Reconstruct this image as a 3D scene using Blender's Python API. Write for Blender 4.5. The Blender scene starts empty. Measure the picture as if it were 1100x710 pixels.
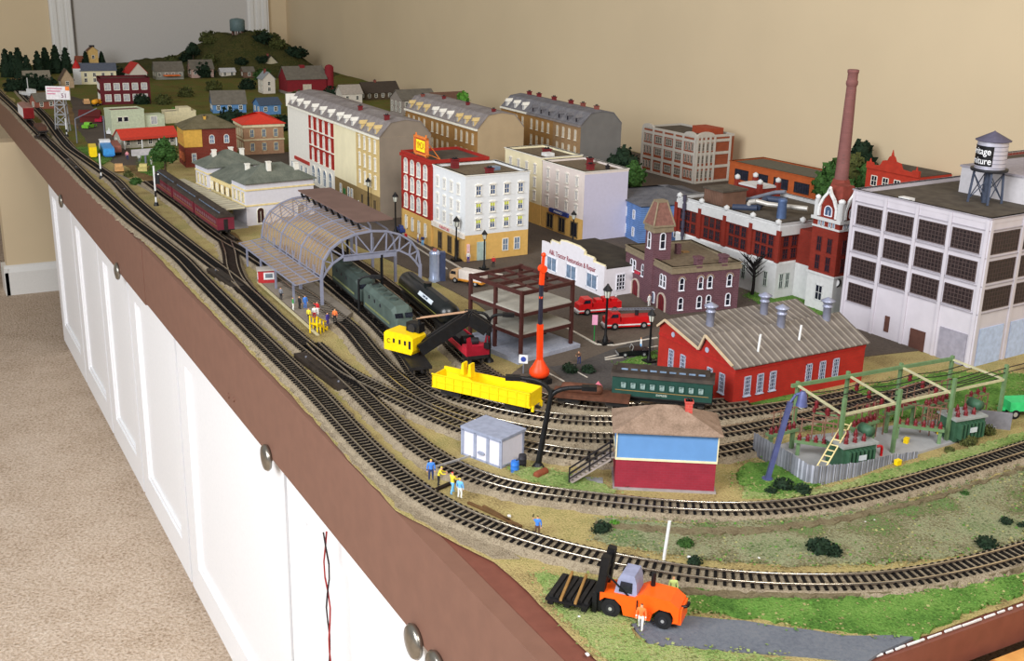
import bpy, bmesh, math, random
from math import sin, cos, pi, radians, sqrt, atan2, hypot
from mathutils import Matrix, Vector, noise
random.seed(7)
S = bpy.context.scene
COL = S.collection
rnd = random.uniform

# ------------------------------------------------------------------ materials
def lin(c):
    c /= 255.0
    return c / 12.92 if c <= 0.04045 else ((c + 0.055) / 1.055) ** 2.4
def rgb(t): return (lin(t[0]), lin(t[1]), lin(t[2]), 1)
_M = {}
def mat(name, c, rough=.6, metal=0., var=.12, scale=150., bump=0., c2=None, spec=.3, emit=0):
    """procedural paint / plastic / metal: a base colour broken up by noise"""
    if name in _M: return _M[name]
    m = bpy.data.materials.new(name); m.use_nodes = True
    nt = m.node_tree; n = nt.nodes; l = nt.links
    b = n['Principled BSDF']
    b.inputs['Roughness'].default_value = rough
    b.inputs['Metallic'].default_value = metal
    b.inputs['Specular IOR Level'].default_value = spec
    tc = n.new('ShaderNodeTexCoord')
    nz = n.new('ShaderNodeTexNoise'); nz.inputs['Scale'].default_value = scale; nz.inputs['Detail'].default_value = 5
    l.new(tc.outputs['Object'], nz.inputs['Vector'])
    cr = n.new('ShaderNodeValToRGB'); e = cr.color_ramp.elements
    a = rgb(c); d = rgb(c2) if c2 else tuple(v * (1 - var) for v in a[:3]) + (1,)
    h = a if c2 else tuple(min(1, v * (1 + var * .6)) for v in a[:3]) + (1,)
    e[0].position = .35; e[0].color = d; e[1].position = .65; e[1].color = h
    l.new(nz.outputs['Fac'], cr.inputs['Fac']); l.new(cr.outputs['Color'], b.inputs['Base Color'])
    if emit:
        l.new(cr.outputs['Color'], b.inputs['Emission Color']); b.inputs['Emission Strength'].default_value = emit
    if bump:
        bp = n.new('ShaderNodeBump'); bp.inputs['Strength'].default_value = bump; bp.inputs['Distance'].default_value = .002
        l.new(nz.outputs['Fac'], bp.inputs['Height']); l.new(bp.outputs['Normal'], b.inputs['Normal'])
    _M[name] = m; return m
def brick(name, c, mortar, course=.0035, var=.15, rough=.8):
    if name in _M: return _M[name]
    m = bpy.data.materials.new(name); m.use_nodes = True
    nt = m.node_tree; n = nt.nodes; l = nt.links; b = n['Principled BSDF']
    b.inputs['Roughness'].default_value = rough; b.inputs['Specular IOR Level'].default_value = .2
    tc = n.new('ShaderNodeTexCoord'); sx = n.new('ShaderNodeSeparateXYZ'); l.new(tc.outputs['Object'], sx.inputs[0])
    ad = n.new('ShaderNodeMath'); ad.operation = 'ADD'; l.new(sx.outputs[0], ad.inputs[0]); l.new(sx.outputs[1], ad.inputs[1])
    cx = n.new('ShaderNodeCombineXYZ'); l.new(ad.outputs[0], cx.inputs[0]); l.new(sx.outputs[2], cx.inputs[1])
    bk = n.new('ShaderNodeTexBrick'); bk.inputs['Scale'].default_value = 1
    bk.inputs['Brick Width'].default_value = course * 2.4; bk.inputs['Row Height'].default_value = course
    bk.inputs['Mortar Size'].default_value = course * .1; bk.inputs['Mortar Smooth'].default_value = .3
    a = rgb(c); bk.inputs['Color1'].default_value = a
    bk.inputs['Color2'].default_value = tuple(v * (1 - var) for v in a[:3]) + (1,)
    bk.inputs['Mortar'].default_value = rgb(mortar)
    l.new(cx.outputs[0], bk.inputs['Vector'])
    nz = n.new('ShaderNodeTexNoise'); nz.inputs['Scale'].default_value = 70; l.new(tc.outputs['Object'], nz.inputs['Vector'])
    mx = n.new('ShaderNodeMixRGB'); mx.blend_type = 'MULTIPLY'; mx.inputs[0].default_value = .35
    l.new(bk.outputs['Color'], mx.inputs[1]); l.new(nz.outputs['Fac'], mx.inputs[2])
    mr = n.new('ShaderNodeMixRGB'); mr.blend_type = 'ADD'; mr.inputs[0].default_value = .0
    l.new(mx.outputs[0], b.inputs['Base Color'])
    _M[name] = m; return m
def strips(name, c, c2, pitch, axis=0, rough=.7):
    """standing-seam / board / corrugated look: fine parallel lines along one object axis, with weathering"""
    if name in _M: return _M[name]
    m = bpy.data.materials.new(name); m.use_nodes = True
    nt = m.node_tree; n = nt.nodes; l = nt.links; b = n['Principled BSDF']; b.inputs['Roughness'].default_value = rough
    b.inputs['Specular IOR Level'].default_value = .2
    tc = n.new('ShaderNodeTexCoord')
    wv = n.new('ShaderNodeTexWave'); wv.wave_type = 'BANDS'; wv.bands_direction = 'XYZ'[axis]
    wv.inputs['Scale'].default_value = .314 / pitch; wv.inputs['Distortion'].default_value = 0
    l.new(tc.outputs['Object'], wv.inputs['Vector'])
    cr = n.new('ShaderNodeValToRGB'); e = cr.color_ramp.elements
    e[0].position = .8; e[0].color = rgb(c); e[1].position = .95; e[1].color = rgb(c2)
    l.new(wv.outputs['Fac'], cr.inputs['Fac'])
    nz = n.new('ShaderNodeTexNoise'); nz.inputs['Scale'].default_value = 60; nz.inputs['Detail'].default_value = 4
    l.new(tc.outputs['Object'], nz.inputs['Vector'])
    mx = n.new('ShaderNodeMixRGB'); mx.blend_type = 'OVERLAY'; mx.inputs[0].default_value = .45
    l.new(cr.outputs['Color'], mx.inputs[1]); l.new(nz.outputs['Fac'], mx.inputs[2]); l.new(mx.outputs[0], b.inputs['Base Color'])
    bp = n.new('ShaderNodeBump'); bp.inputs['Strength'].default_value = .5; bp.inputs['Distance'].default_value = .001
    l.new(wv.outputs['Fac'], bp.inputs['Height']); l.new(bp.outputs['Normal'], b.inputs['Normal'])
    _M[name] = m; return m
def scatter(name, stops, s1=25., s2=350., rough=.95, bump=.8, dist=.003, mixw=.5):
    """scenic ground foam: large soft patches mixed with fine grain, both through one colour ramp"""
    if name in _M: return _M[name]
    m = bpy.data.materials.new(name); m.use_nodes = True
    nt = m.node_tree; n = nt.nodes; l = nt.links; b = n['Principled BSDF']; b.inputs['Roughness'].default_value = rough
    b.inputs['Specular IOR Level'].default_value = .1
    tc = n.new('ShaderNodeTexCoord')
    a = n.new('ShaderNodeTexNoise'); a.inputs['Scale'].default_value = s1; a.inputs['Detail'].default_value = 4
    f = n.new('ShaderNodeTexNoise'); f.inputs['Scale'].default_value = s2; f.inputs['Detail'].default_value = 3; f.inputs['Roughness'].default_value = .7
    l.new(tc.outputs['Object'], a.inputs['Vector']); l.new(tc.outputs['Object'], f.inputs['Vector'])
    mx = n.new('ShaderNodeMixRGB'); mx.inputs[0].default_value = mixw
    l.new(a.outputs['Fac'], mx.inputs[1]); l.new(f.outputs['Fac'], mx.inputs[2])
    cr = n.new('ShaderNodeValToRGB'); e = cr.color_ramp.elements
    lo, hi = .33, .67
    while len(e) < len(stops): e.new(.5)
    for i, s in enumerate(stops):
        e[i].position = lo + (hi - lo) * i / (len(stops) - 1); e[i].color = rgb(s)
    l.new(mx.outputs[0], cr.inputs['Fac']); l.new(cr.outputs['Color'], b.inputs['Base Color'])
    bp = n.new('ShaderNodeBump'); bp.inputs['Strength'].default_value = bump; bp.inputs['Distance'].default_value = dist
    l.new(f.outputs['Fac'], bp.inputs['Height']); l.new(bp.outputs['Normal'], b.inputs['Normal'])
    _M[name] = m; return m

# ------------------------------------------------------------------ mesh builder
class MB:
    def __init__(s): s.v = []; s.f = []; s.mi = []; s.ms = []; s.sm = []; s.T = None
    def m(s, mt):
        if mt not in s.ms: s.ms.append(mt)
        return s.ms.index(mt)
    def add(s, vs, fs, mt, smooth=False):
        o = len(s.v); i = s.m(mt)
        for p in vs:
            p = Vector(p); s.v.append(s.T @ p if s.T else p)
        for f in fs: s.f.append([o + k for k in f]); s.mi.append(i); s.sm.append(smooth)
        return s
    def box(s, x0, x1, y0, y1, z0, z1, mt):
        v = [(x0,y0,z0),(x1,y0,z0),(x1,y1,z0),(x0,y1,z0),(x0,y0,z1),(x1,y0,z1),(x1,y1,z1),(x0,y1,z1)]
        return s.add(v, [(3,2,1,0),(4,5,6,7),(0,1,5,4),(1,2,6,5),(2,3,7,6),(3,0,4,7)], mt)
    def cbox(s, c, d, mt): return s.box(c[0]-d[0]/2, c[0]+d[0]/2, c[1]-d[1]/2, c[1]+d[1]/2, c[2]-d[2]/2, c[2]+d[2]/2, mt)
    def poly(s, pts, mt): return s.add(pts, [tuple(range(len(pts)))], mt)
    def prism(s, pts, z0, z1, mt, top=None):
        n = len(pts)
        a = sum(pts[i][0]*pts[(i+1)%n][1]-pts[(i+1)%n][0]*pts[i][1] for i in range(n))
        if a < 0: pts = pts[::-1]
        v = [(p[0],p[1],z0) for p in pts] + [(p[0],p[1],z1) for p in pts]
        s.add(v, [tuple(range(n-1,-1,-1))] + [(i,(i+1)%n,n+(i+1)%n,n+i) for i in range(n)], mt)
        return s.add([(p[0],p[1],z1) for p in pts], [tuple(range(n))], top or mt)
    def ext(s, pts, axis, a, b, mt):
        """prism of a 2-D outline along x (outline in y,z) or y (outline in x,z)"""
        n = len(pts)
        def q(p, t): return (t,p[0],p[1]) if axis == 'x' else (p[0],t,p[1])
        v = [q(p,a) for p in pts] + [q(p,b) for p in pts]
        A = sum(pts[i][0]*pts[(i+1)%n][1]-pts[(i+1)%n][0]*pts[i][1] for i in range(n))
        fs = [tuple(range(n-1,-1,-1)), tuple(range(n,2*n))] + [(i,(i+1)%n,n+(i+1)%n,n+i) for i in range(n)]
        if (A < 0) != (axis == 'y'): fs = [f[::-1] for f in fs]
        return s.add(v, fs, mt)
    def cyl(s, p0, p1, r0, mt, r1=None, n=10, cap=True, smooth=True):
        p0 = Vector(p0); p1 = Vector(p1); r1 = r0 if r1 is None else r1
        d = p1 - p0
        if d.length < 1e-9: return s
        q = d.to_track_quat('Z','Y')
        v = []
        for k in range(n):
            u = q @ Vector((cos(2*pi*k/n), sin(2*pi*k/n), 0)); v.append(p0 + u*r0); v.append(p1 + u*r1)
        s.add(v, [(2*k, 2*((k+1)%n), 2*((k+1)%n)+1, 2*k+1) for k in range(n)], mt, smooth)
        if cap: s.add(v, [tuple(2*k for k in range(n-1,-1,-1)), tuple(2*k+1 for k in range(n))], mt)
        return s
    def bar(s, p0, p1, w, mt, h=None):
        """square section bar"""
        p0 = Vector(p0); p1 = Vector(p1); h = h or w; q = (p1-p0).to_track_quat('Z','Y' if abs((p1-p0).normalized().y) < .9 else 'X')
        v = []
        for p in (p0,p1):
            for a,b in ((-1,-1),(1,-1),(1,1),(-1,1)): v.append(p + q @ Vector((a*w/2,b*h/2,0)))
        return s.add(v, [(3,2,1,0),(4,5,6,7),(0,1,5,4),(1,2,6,5),(2,3,7,6),(3,0,4,7)], mt)
    def tube(s, pts, r, mt, n=8):
        for i in range(len(pts)-1): s.cyl(pts[i], pts[i+1], r if not isinstance(r,(list,tuple)) else r[i], mt, None if not isinstance(r,(list,tuple)) else r[i+1], n)
        return s
    def lathe(s, prof, mt, c=(0,0,0), n=16, smooth=True):
        v = []
        for r,z in prof:
            for k in range(n): v.append((c[0]+r*cos(2*pi*k/n), c[1]+r*sin(2*pi*k/n), c[2]+z))
        fs = [(i*n+k, i*n+(k+1)%n, (i+1)*n+(k+1)%n, (i+1)*n+k) for i in range(len(prof)-1) for k in range(n)]
        s.add(v, fs, mt, smooth)
        m_ = len(prof)-1
        s.add(v, [tuple(range(n-1,-1,-1)), tuple(m_*n+k for k in range(n))], mt); return s
    def ball(s, c, r, mt, sub=1, jit=0, sq=(1,1,1)):
        bm = bmesh.new(); bmesh.ops.create_icosphere(bm, subdivisions=sub, radius=1)
        v = []
        for q in bm.verts:
            k = 1 + (rnd(-jit, jit) if jit else 0); v.append((c[0]+q.co.x*r*sq[0]*k, c[1]+q.co.y*r*sq[1]*k, c[2]+q.co.z*r*sq[2]*k))
        fs = [tuple(x.index for x in f.verts) for f in bm.faces]; bm.free()
        return s.add(v, fs, mt, jit < .01)
    def leaves(s, c, r, mt, n=200, size=.003, sq=(1,1,1)):
        """loose leaf flakes through a rounded crown"""
        for _ in range(n):
            d = Vector((random.gauss(0,1), random.gauss(0,1), random.gauss(0,1))).normalized() * rnd(.75, 1.08)
            p = Vector((c[0]+d.x*r*sq[0], c[1]+d.y*r*sq[1], c[2]+d.z*r*sq[2]))
            a = Vector((rnd(-1,1),rnd(-1,1),rnd(-1,1))).normalized(); b = a.cross(Vector((rnd(-1,1),rnd(-1,1),rnd(-1,1)))).normalized()
            k = size*rnd(.6,1.3); s.add([p+a*k, p+b*k, p-a*k*.8, p-b*k*.8], [(0,1,2,3)], mt)
        return s
    def mesh(s, name):
        me = bpy.data.meshes.new(name); me.from_pydata([tuple(v) for v in s.v], [], s.f)
        for mt in s.ms: me.materials.append(mt)
        me.polygons.foreach_set('material_index', s.mi); me.polygons.foreach_set('use_smooth', s.sm); me.update(); return me
    def build(s, name, parent=None, loc=(0,0,0), rot=0):
        return put(name, s.mesh(name), parent, loc, rot)
def put(name, me, parent=None, loc=(0,0,0), rot=0):
    o = bpy.data.objects.new(name, me); COL.objects.link(o); o.location = loc
    o.rotation_euler = rot if isinstance(rot, (tuple, list)) else (0,0,rot)
    if parent: o.parent = parent
    return o
def tag(o, label, cat, group=None):
    o['label'] = label; o['category'] = cat
    if group: o['group'] = group
    return o
def thing(name, label, cat, loc=(0,0,0), rot=0, group=None):
    if len(loc) == 2: loc = (loc[0], loc[1], 0)
    o = bpy.data.objects.new(name, None); COL.objects.link(o); o.empty_display_size = .01
    o.location = loc; o.rotation_euler = (0,0,rot); return tag(o, label, cat, group)
def kind(o, k): o['kind'] = k; return o
def dup(r, loc, rot=0, label=None, scale=None):
    c = r.copy(); COL.objects.link(c); c.location = loc if len(loc) == 3 else (loc[0],loc[1],0); c.rotation_euler = (0,0,rot)
    if label: c['label'] = label
    if scale: c.scale = (scale,)*3
    for ch in list(r.children):
        d = ch.copy(); COL.objects.link(d); d.parent = c
        for g in list(ch.children):
            e = g.copy(); COL.objects.link(e); e.parent = d
    return c
def text(s, size, mt, parent, loc, rot, name='lettering', depth=.0002, sx=1):
    cu = bpy.data.curves.new(name, 'FONT'); cu.body = s; cu.size = size; cu.extrude = depth; cu.align_x = 'CENTER'; cu.align_y = 'CENTER'
    tmp = bpy.data.objects.new(name, cu); COL.objects.link(tmp)
    bpy.context.view_layer.update()
    me = bpy.data.meshes.new_from_object(tmp.evaluated_get(bpy.context.evaluated_depsgraph_get()))
    bpy.data.objects.remove(tmp); me.materials.clear(); me.materials.append(mt); me.name = name
    for v in me.vertices: v.co.x *= sx
    return put(name, me, parent, loc, rot)

# palette shared by many models
WHITE = mat('white paint', (222,222,222), .5); CREAM = mat('cream paint', (226,214,176), .6)
BLACK = mat('black plastic', (22,22,24), .45, var=.3); IRON = mat('dark iron', (38,38,42), .5, var=.2)
GLASS = mat('dark glazing', (32,36,48), .15, var=.4, scale=90, spec=.6); PALEGLASS = mat('pale glazing', (120,140,165), .2, var=.35, scale=90, spec=.6)
CONC = mat('concrete', (142,142,146), .85, bump=.2); TAR = mat('tar roof', (72,64,56), .9, c2=(88,80,70), scale=60)
GREYMETAL = mat('grey metal', (128,132,145), .4, .3); WOOD = mat('bare wood', (132,100,62), .7, scale=80)
RED = mat('red enamel', (196,26,30), .35); ORANGE = mat('orange enamel', (240,84,22), .4, var=.06)
YELLOW = mat('yellow plastic', (243,208,18), .4, var=.06); SKIN = mat('skin', (214,160,125), .6, var=.05)

# ------------------------------------------------------------------ room shell
FZ = -.680                     # carpet level, table top is z = 0
carpet = scatter('beige carpet pile', [(150,128,105),(190,168,146),(208,188,168),(222,206,188)], 9, 160, bump=1., dist=.006, mixw=.8)
wallp = mat('tan wall paint', (214,194,161), .85, var=.035, scale=3, spec=.15)
trimw = mat('white gloss trim', (226,224,220), .4, var=.02)
kind(MB().box(-2.6, 1.6, -1.6, 6.2, FZ-.02, FZ, carpet).build('floor'), 'structure')
kind(MB().box(1.567, 1.65, -1.6, 5.7, FZ, 1.9, wallp).build('wall_right'), 'structure')
kind(MB().box(-2.6, 1.65, 5.6, 5.7, FZ, 1.9, wallp).build('wall_far'), 'structure')
# return wall under the far part of the layout, with its skirting
kind(MB().box(-.073, 1.567, 3.88, 3.98, FZ, -.122, wallp).build('wall_return'), 'structure')
b = MB(); b.box(-.085, 1.56, 3.865, 3.88, FZ, FZ+.085, trimw); b.ext([(3.865,FZ+.085),(3.88,FZ+.085),(3.88,FZ+.11),(3.873,FZ+.105)], 'x', -.085, 1.56, trimw)
b.box(-.088, -.073, 3.865, 3.98, FZ, FZ+.1, trimw)
kind(b.build('baseboard_return'), 'structure')
b = MB(); b.box(-2.6, .372, 5.585, 5.6, FZ, FZ+.11, trimw); kind(b.build('baseboard_far'), 'structure')
# panelled white door in the far wall behind the layout
d = kind(MB().box(.482, 1.348, 5.575, 5.6, FZ, 1.5, mat('door white', (200,196,192), .5, var=.02)).build('door_1'), 'structure')
b = MB()
for x0,x1 in ((.372,.482),(1.348,1.461)):
    b.box(x0, x1, 5.57, 5.6, FZ, 1.6, trimw); b.box(x0+.012, x0+.03, 5.562, 5.575, FZ, 1.6, trimw); b.box(x1-.03, x1-.012, 5.562, 5.575, FZ, 1.6, trimw)
    b.box(x0+.05, x0+.065, 5.565, 5.575, FZ, 1.6, trimw)
b.box(.474, .482, 5.565, 5.572, FZ, 1.6, mat('seam shadow', (105,98,90), .8))
kind(b.build('trim_1'), 'structure')

# ------------------------------------------------------------------ layout bench: fascia, top, cabinets, door knobs
fasc = mat('brown fascia paint', (122,88,74), .55, var=.06, scale=40, bump=.05)
topb = mat('brown edge paint', (118,70,58), .5, var=.1, scale=60)
t = thing('layout_bench', 'long brown painted bench top carrying the whole model railway', 'table', (0,0,-.002))
MB().box(.0, 1.56, 0, 5.57, -.03, -.0012, topb).build('bench_top', t)
MB().box(-.001, .018, -.001, 1.646, -.117, -.0006, fasc).build('fascia_board', t)
MB().box(-.002, .018, 1.648, 5.57, -.121, -.0006, fasc).build('fascia_board', t)
MB().box(.018, 1.56, -.002, .012, -.034, -.0004, topb).build('end_board', t)
for y,z in ((1.02,-.095),(1.05,-.1)): MB().cyl((-.0005,y,z),(-.003,y,z),.004,fasc,n=10).build('screw_plug', t)
# chipped white filler along the near end
b = MB(); x = .245
while x < 1.0:
    w = rnd(.004,.014); b.box(x, x+w, rnd(.0008,.0014), rnd(.0018,.0028), -.001, rnd(.0002,.0006), WHITE); x += w + rnd(-.001,.008)
kind(tag(b.build('chipped_filler'), 'broken line of white filler along near end of bench', 'filler'), 'stuff')
# base carcass and door fronts
cabw = mat('cabinet white', (238,238,240), .4, var=.02)
edges = [(-.42,.328),(.336,.82),(.828,1.465),(1.475,1.91),(1.92,2.29),(2.30,2.70),(2.71,3.14)]
clab = ['white cabinet at near end of the bench, its knob cut by the frame', 'white cabinet second from near end, one knob close to its neighbour',
        'widest white cabinet with single knob near the hanging wires', 'white cabinet below the joint in the brown fascia',
        'narrowest white cabinet with a knob, fifth from near end of the bench', 'white cabinet second from the far end', 'white cabinet at the far end beside the tan wall']
kn = {0:.306,1:.358,2:.852,4:1.925,6:2.74}
nick = mat('brushed nickel', (150,145,135), .28, .9)
for i,(y0,y1) in enumerate(edges):
    c = thing('base_cabinet', clab[i], 'cabinet', (.008,y0,FZ), 0, 'cabinets under the layout')
    h = -.121-FZ
    MB().box(.03, .25, 0, y1-y0, 0, h-.002, cabw).build('carcass', c)
    b = MB(); w = y1-y0; st = .06
    b.box(.012,.03, .002, w-.002, .035, h-.002, cabw)
    for a0,a1,z0,z1 in ((.002,st,.035,h-.002),(w-st,w-.002,.035,h-.002),(st,w-st,.035,.1),(st,w-st,h-.05,h-.002)):
        b.box(.004,.012,a0,a1,z0,z1,cabw)
    # bead round the raised panel
    for a0,a1,z0,z1 in ((st,st+.008,.108,h-.05),(w-st-.008,w-st,.108,h-.05),(st,w-st,.1,.108)): b.box(.007,.0125,a0,a1,z0,z1,cabw)
    dr = b.build('cabinet_door', c)
    MB().box(.02,.03,0,w,0,.035,cabw).build('plinth', c)
    if kn.get(i):
        b = MB(); b.T = Matrix.Translation((.004, kn[i]-y0, -.122-FZ)) @ Matrix.Rotation(-pi/2, 4, 'Y')
        b.lathe([(.009,0),(.006,.003),(.005,.008),(.008,.011),(.0175,.014),(.0190,.017),(.0165,.0205),(.007,.0225),(.001,.023)], nick, n=24)
        b.build('knob', dr)
# twisted feeder wires hanging down the front
t = thing('feeder_wires', 'thin twisted red and black wires hanging from under the fascia', 'wire', (-.006,.608,-.118))
for k,(nm,mt) in enumerate((('red_wire',mat('red wire',(150,40,40),.5)),('dark_wire',mat('dark wire',(40,30,35),.5)))):
    p = [( .002*cos(i*1.3+k*pi)-.002, .004*sin(i*.7+k*pi)-.004*sin(i*.22), -i*.02) for i in range(20)]
    MB().tube(p, .0011, mt, 6).build(nm, t)
# corner of a wooden table standing against the near end
plank = strips('honey plank wood', (206,150,84), (150,96,48), .06, 0, .5)
t = thing('side_table', 'honey coloured wooden table top touching the near end of bench', 'table', (.28,-.5,0))
MB().box(0, 1.1, 0, .49, -.06, -.036, plank).build('table_top', t)
for x,y in ((.04,.04),(1.06,.04),(.04,.45),(1.06,.45)): MB().box(x-.025,x+.025,y-.025,y+.025,FZ,-.06,plank).build('leg', t)

# ------------------------------------------------------------------ scenery base
random.seed(11)
foam = scatter('sandy ground foam', [(112,98,66),(150,132,90),(182,164,112),(138,132,80),(196,180,138)], 16, 420)
weed = scatter('grass foam', [(84,108,56),(112,138,74),(138,156,92),(160,162,112),(98,126,66)], 22, 420)
lush = scatter('bright lawn foam', [(58,92,40),(82,120,52),(104,142,66),(128,150,84)], 30, 420)
dry = scatter('grey weed foam', [(92,116,70),(118,126,92),(146,148,116),(118,108,84),(88,122,64),(142,142,112)], 14, 380, mixw=.42)
ballast_m = scatter('grey brown ballast', [(92,80,66),(142,128,108),(168,154,132),(126,112,92),(190,178,158)], 40, 520, bump=1)
asphalt = scatter('street asphalt', [(74,66,60),(92,82,74),(104,94,84)], 6, 300, bump=.15)
asphalt2 = scatter('dark lot asphalt', [(62,58,58),(80,76,74),(92,86,82)], 8, 300, bump=.15)
pave = scatter('blue grey paving', [(88,92,102),(104,108,116),(116,116,120)], 12, 300, bump=.2)
farland = scatter('far hillside foam', [(62,66,30),(96,92,46),(118,102,56),(82,104,42),(128,104,66),(92,88,48)], 9, 150, mixw=.4)

def rag(pts, step=.02, amp=.004, closed=True):
    """outline with a ragged, hand-sprinkled edge"""
    out = []; n = len(pts)
    for i in range(n if closed else n-1):
        a = Vector(pts[i]); b = Vector(pts[(i+1)%n]); L = (b-a).length; k = max(1, int(L/step)); nr = Vector((-(b-a).y, (b-a).x))
        if L > 0: nr = nr / L
        for j in range(k): out.append(tuple(a + (b-a)*j/k + nr*rnd(-amp,amp)))
    return out
def patch(name, pts, z, m, amp=.004, step=.015, k='structure', z0=-.001):
    return kind(MB().prism(rag(pts, step, amp), z0, z, m).build(name), k)
# ground sheet, leaving the brown painted border at the near corner bare
edge = [(0.004,0.6586),(0.0006,0.5473),(-0.0005,0.4096),(0.0241,0.3179),(0.0386,0.2733),(0.0415,0.2134),(0.0403,0.1481),(0.0401,0.0934)]
front = [(.006,5.57),(.006,2.0),(.006,1.0)] + edge + [(.05,.035),(.075,.006),(1.55,.004),(1.55,5.57)]
patch('ground', front, .0, foam, .0012, .02)
patch('ground', [(.03,2.75),(.75,2.55),(1.55,2.4),(1.55,5.57),(.03,5.57)], .0009, farland, .01, .05)
# town streets, car park and pavements
patch('road', [(.29,2.62),(.335,1.9),(.37,1.45),(.392,1.22),(.40,1.02),(.385,.86),(.36,.76),(.285,.70),(.275,.62),(.33,.592),(.47,.575),(.50,.62),(.74,.565),(1.54,.45),(1.54,2.5)], .0014, asphalt, .001, .05)
patch('road', [(0.3915,0.7042),(0.5657,0.7699),(0.4805,0.6379),(0.3885,0.602),(0.3409,0.6357),(0.353,0.7095)], .0020, asphalt2, .001, .05)
patch('path', [(0.0943,0.1386),(0.1301,0.1241),(0.1808,0.0876),(0.2412,0.0356),(0.2963,0.0066),(0.2301,-0.0018),(0.1514,0.052),(0.09,0.0944)], .0016, pave, .002, .02)
curb = mat('curb white', (196,188,176), .8)
def line_strip(name, pts, w, z, m):
    b = MB()
    for i in range(len(pts)-1):
        a = Vector(pts[i]); c = Vector(pts[i+1]); nr = Vector((-(c-a).y,(c-a).x)).normalized()*w/2
        b.prism([tuple(a+nr),tuple(c+nr),tuple(c-nr),tuple(a-nr)], 0, z, m)
    return kind(b.build(name), 'structure')
line_strip('curb', [(0.4649,0.8508),(0.4644,0.7636),(0.4855,0.7492),(0.5629,0.7516)], .0035, .0026, curb)
line_strip('curb', [(0.4418,0.7066),(0.5401,0.7195)], .003, .0026, curb)
line_strip('curb', [(0.4375,0.6999),(0.468,0.6988)], .003, .0026, curb)
line_strip('curb', [(0.4881,1.5397),(0.476,1.3352),(0.473,1.2111),(0.522,1.1619)], .004, .0028, curb)
line_strip('curb', [(0.4667,1.444),(0.46,1.3421),(0.4482,1.2361)], .003, .0028, curb)
for s in ([(0.3387,0.6876),(0.3414,0.6508)], [(0.3747,0.7036),(0.377,0.6498)]): line_strip('parking_line', s, .002, .0024, curb)
line_strip('curb', [(0.06,2.5581),(0.0995,2.369),(0.1204,2.1657),(0.1431,1.7778)], .004, .0026, mat('old curb', (138,128,112), .9))
# lawns
LZ = [0]
def inside(p, q):
    c = False; n = len(q); j = n-1
    for i in range(n):
        if (q[i][1] > p[1]) != (q[j][1] > p[1]) and p[0] < (q[j][0]-q[i][0])*(p[1]-q[i][1])/(q[j][1]-q[i][1]) + q[i][0]: c = not c
        j = i
    return c
def flock(pts, ms, n, size, z, spread):
    """sprinkled turf: small flakes over a plot, thinning out past its edge"""
    b = MB(); L = [(Vector(pts[i]), Vector(pts[(i+1)%len(pts)])) for i in range(len(pts))]; w = [(c-a).length for a,c in L]
    xs = [p[0] for p in pts]; ys = [p[1] for p in pts]
    for k in range(n):
        if k % 2:
            a,c = random.choices(L, w)[0]; p = a.lerp(c, random.random()) + Vector((random.gauss(0,spread), random.gauss(0,spread)))
        else:
            for _ in range(30):
                p = Vector((rnd(min(xs),max(xs)), rnd(min(ys),max(ys))))
                if inside(p, pts): break
        if p.x < .012 or p.y < .008: continue
        s_ = size*rnd(.5,1.4); t = rnd(0,6.28); u = Vector((cos(t),sin(t),rnd(-.35,.35)))*s_; v = Vector((-sin(t),cos(t),rnd(-.35,.35)))*s_; o = Vector((p.x,p.y,z+rnd(-.0002,.0008)))
        b.add([o+u, o+v*.7, o-u*.8, o-v*.9], [(0,1,2,3)], random.choice(ms))
    return b
def lawn(pts, m, label, z=None, amp=.004):
    LZ[0] += 1; z = .0022 + .00012*LZ[0]
    b = flock(pts, [m,m,m,m,GA if m in (lush,dry) else GB,GC], max(400,int(110000*poly_area(pts))), .0015, z, .006)
    b.prism(rag(pts,.005,.003), -.001, z, m)
    o = kind(b.build('grass'), 'stuff'); tag(o, label, 'grass'); return o
def poly_area(q): return abs(sum(q[i][0]*q[(i+1)%len(q)][1]-q[(i+1)%len(q)][0]*q[i][1] for i in range(len(q))))/2
GA = mat('grass flake green', (84,128,50), .9, var=.3); GB = mat('grass flake olive', (132,140,80), .9, var=.3); GC = mat('grass flake straw', (150,146,96), .9, var=.3)
patch('road', [(0.2366,4.1834),(0.271,4.0117),(0.2435,3.4634),(0.2126,2.9478),(0.1736,2.5146),(0.1166,2.5364),(0.1057,2.8378),(0.1248,3.2254)], .0013, asphalt, .003, .05)
soil = scatter('brown soil', [(84,64,44),(116,92,62),(136,112,76),(104,82,56)], 14, 260)
patch('soil', [(0.1008,4.9368),(0.1251,3.7097),(0.1294,2.8291),(0.1369,2.3544),(0.1341,1.86),(0.1437,1.4713),(0.175,1.5688),(0.1991,2.1342),(0.1866,2.6038),(0.1667,3.2108),(0.2044,4.2946),(0.174,4.9171)], .0011, soil, .006, .03)
patch('gravel', [(0.0114,1.2475),(0.0159,1.0704),(0.01,0.825),(0.006,0.6641),(0.0024,0.552),(0.0015,0.4155),(0.0169,0.3484),(0.0311,0.3064),(0.041,0.2779),(0.0643,0.2665),(0.0437,0.3417),(0.0277,0.4167),(0.0218,0.5019),(0.019,0.6079),(0.0252,0.7948),(0.0258,1.0071),(0.0289,1.1989)], .0013, ballast_m, .003, .01, 'stuff')
dirtm = scatter('dark ballast edge', [(84,74,56),(112,100,78),(128,118,92),(104,106,74)], 60, 400)
patch('dirt', [(0.1635,0.2939),(0.2208,0.2486),(0.2869,0.2163),(0.3857,0.192),(0.5096,0.1851),(0.6663,0.1942),(0.6598,0.1892),(0.5027,0.1789),(0.3785,0.1845),(0.2794,0.2072),(0.214,0.2393),(0.1593,0.2873)], .0046, dirtm, .003, .006, 'stuff')
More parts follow.
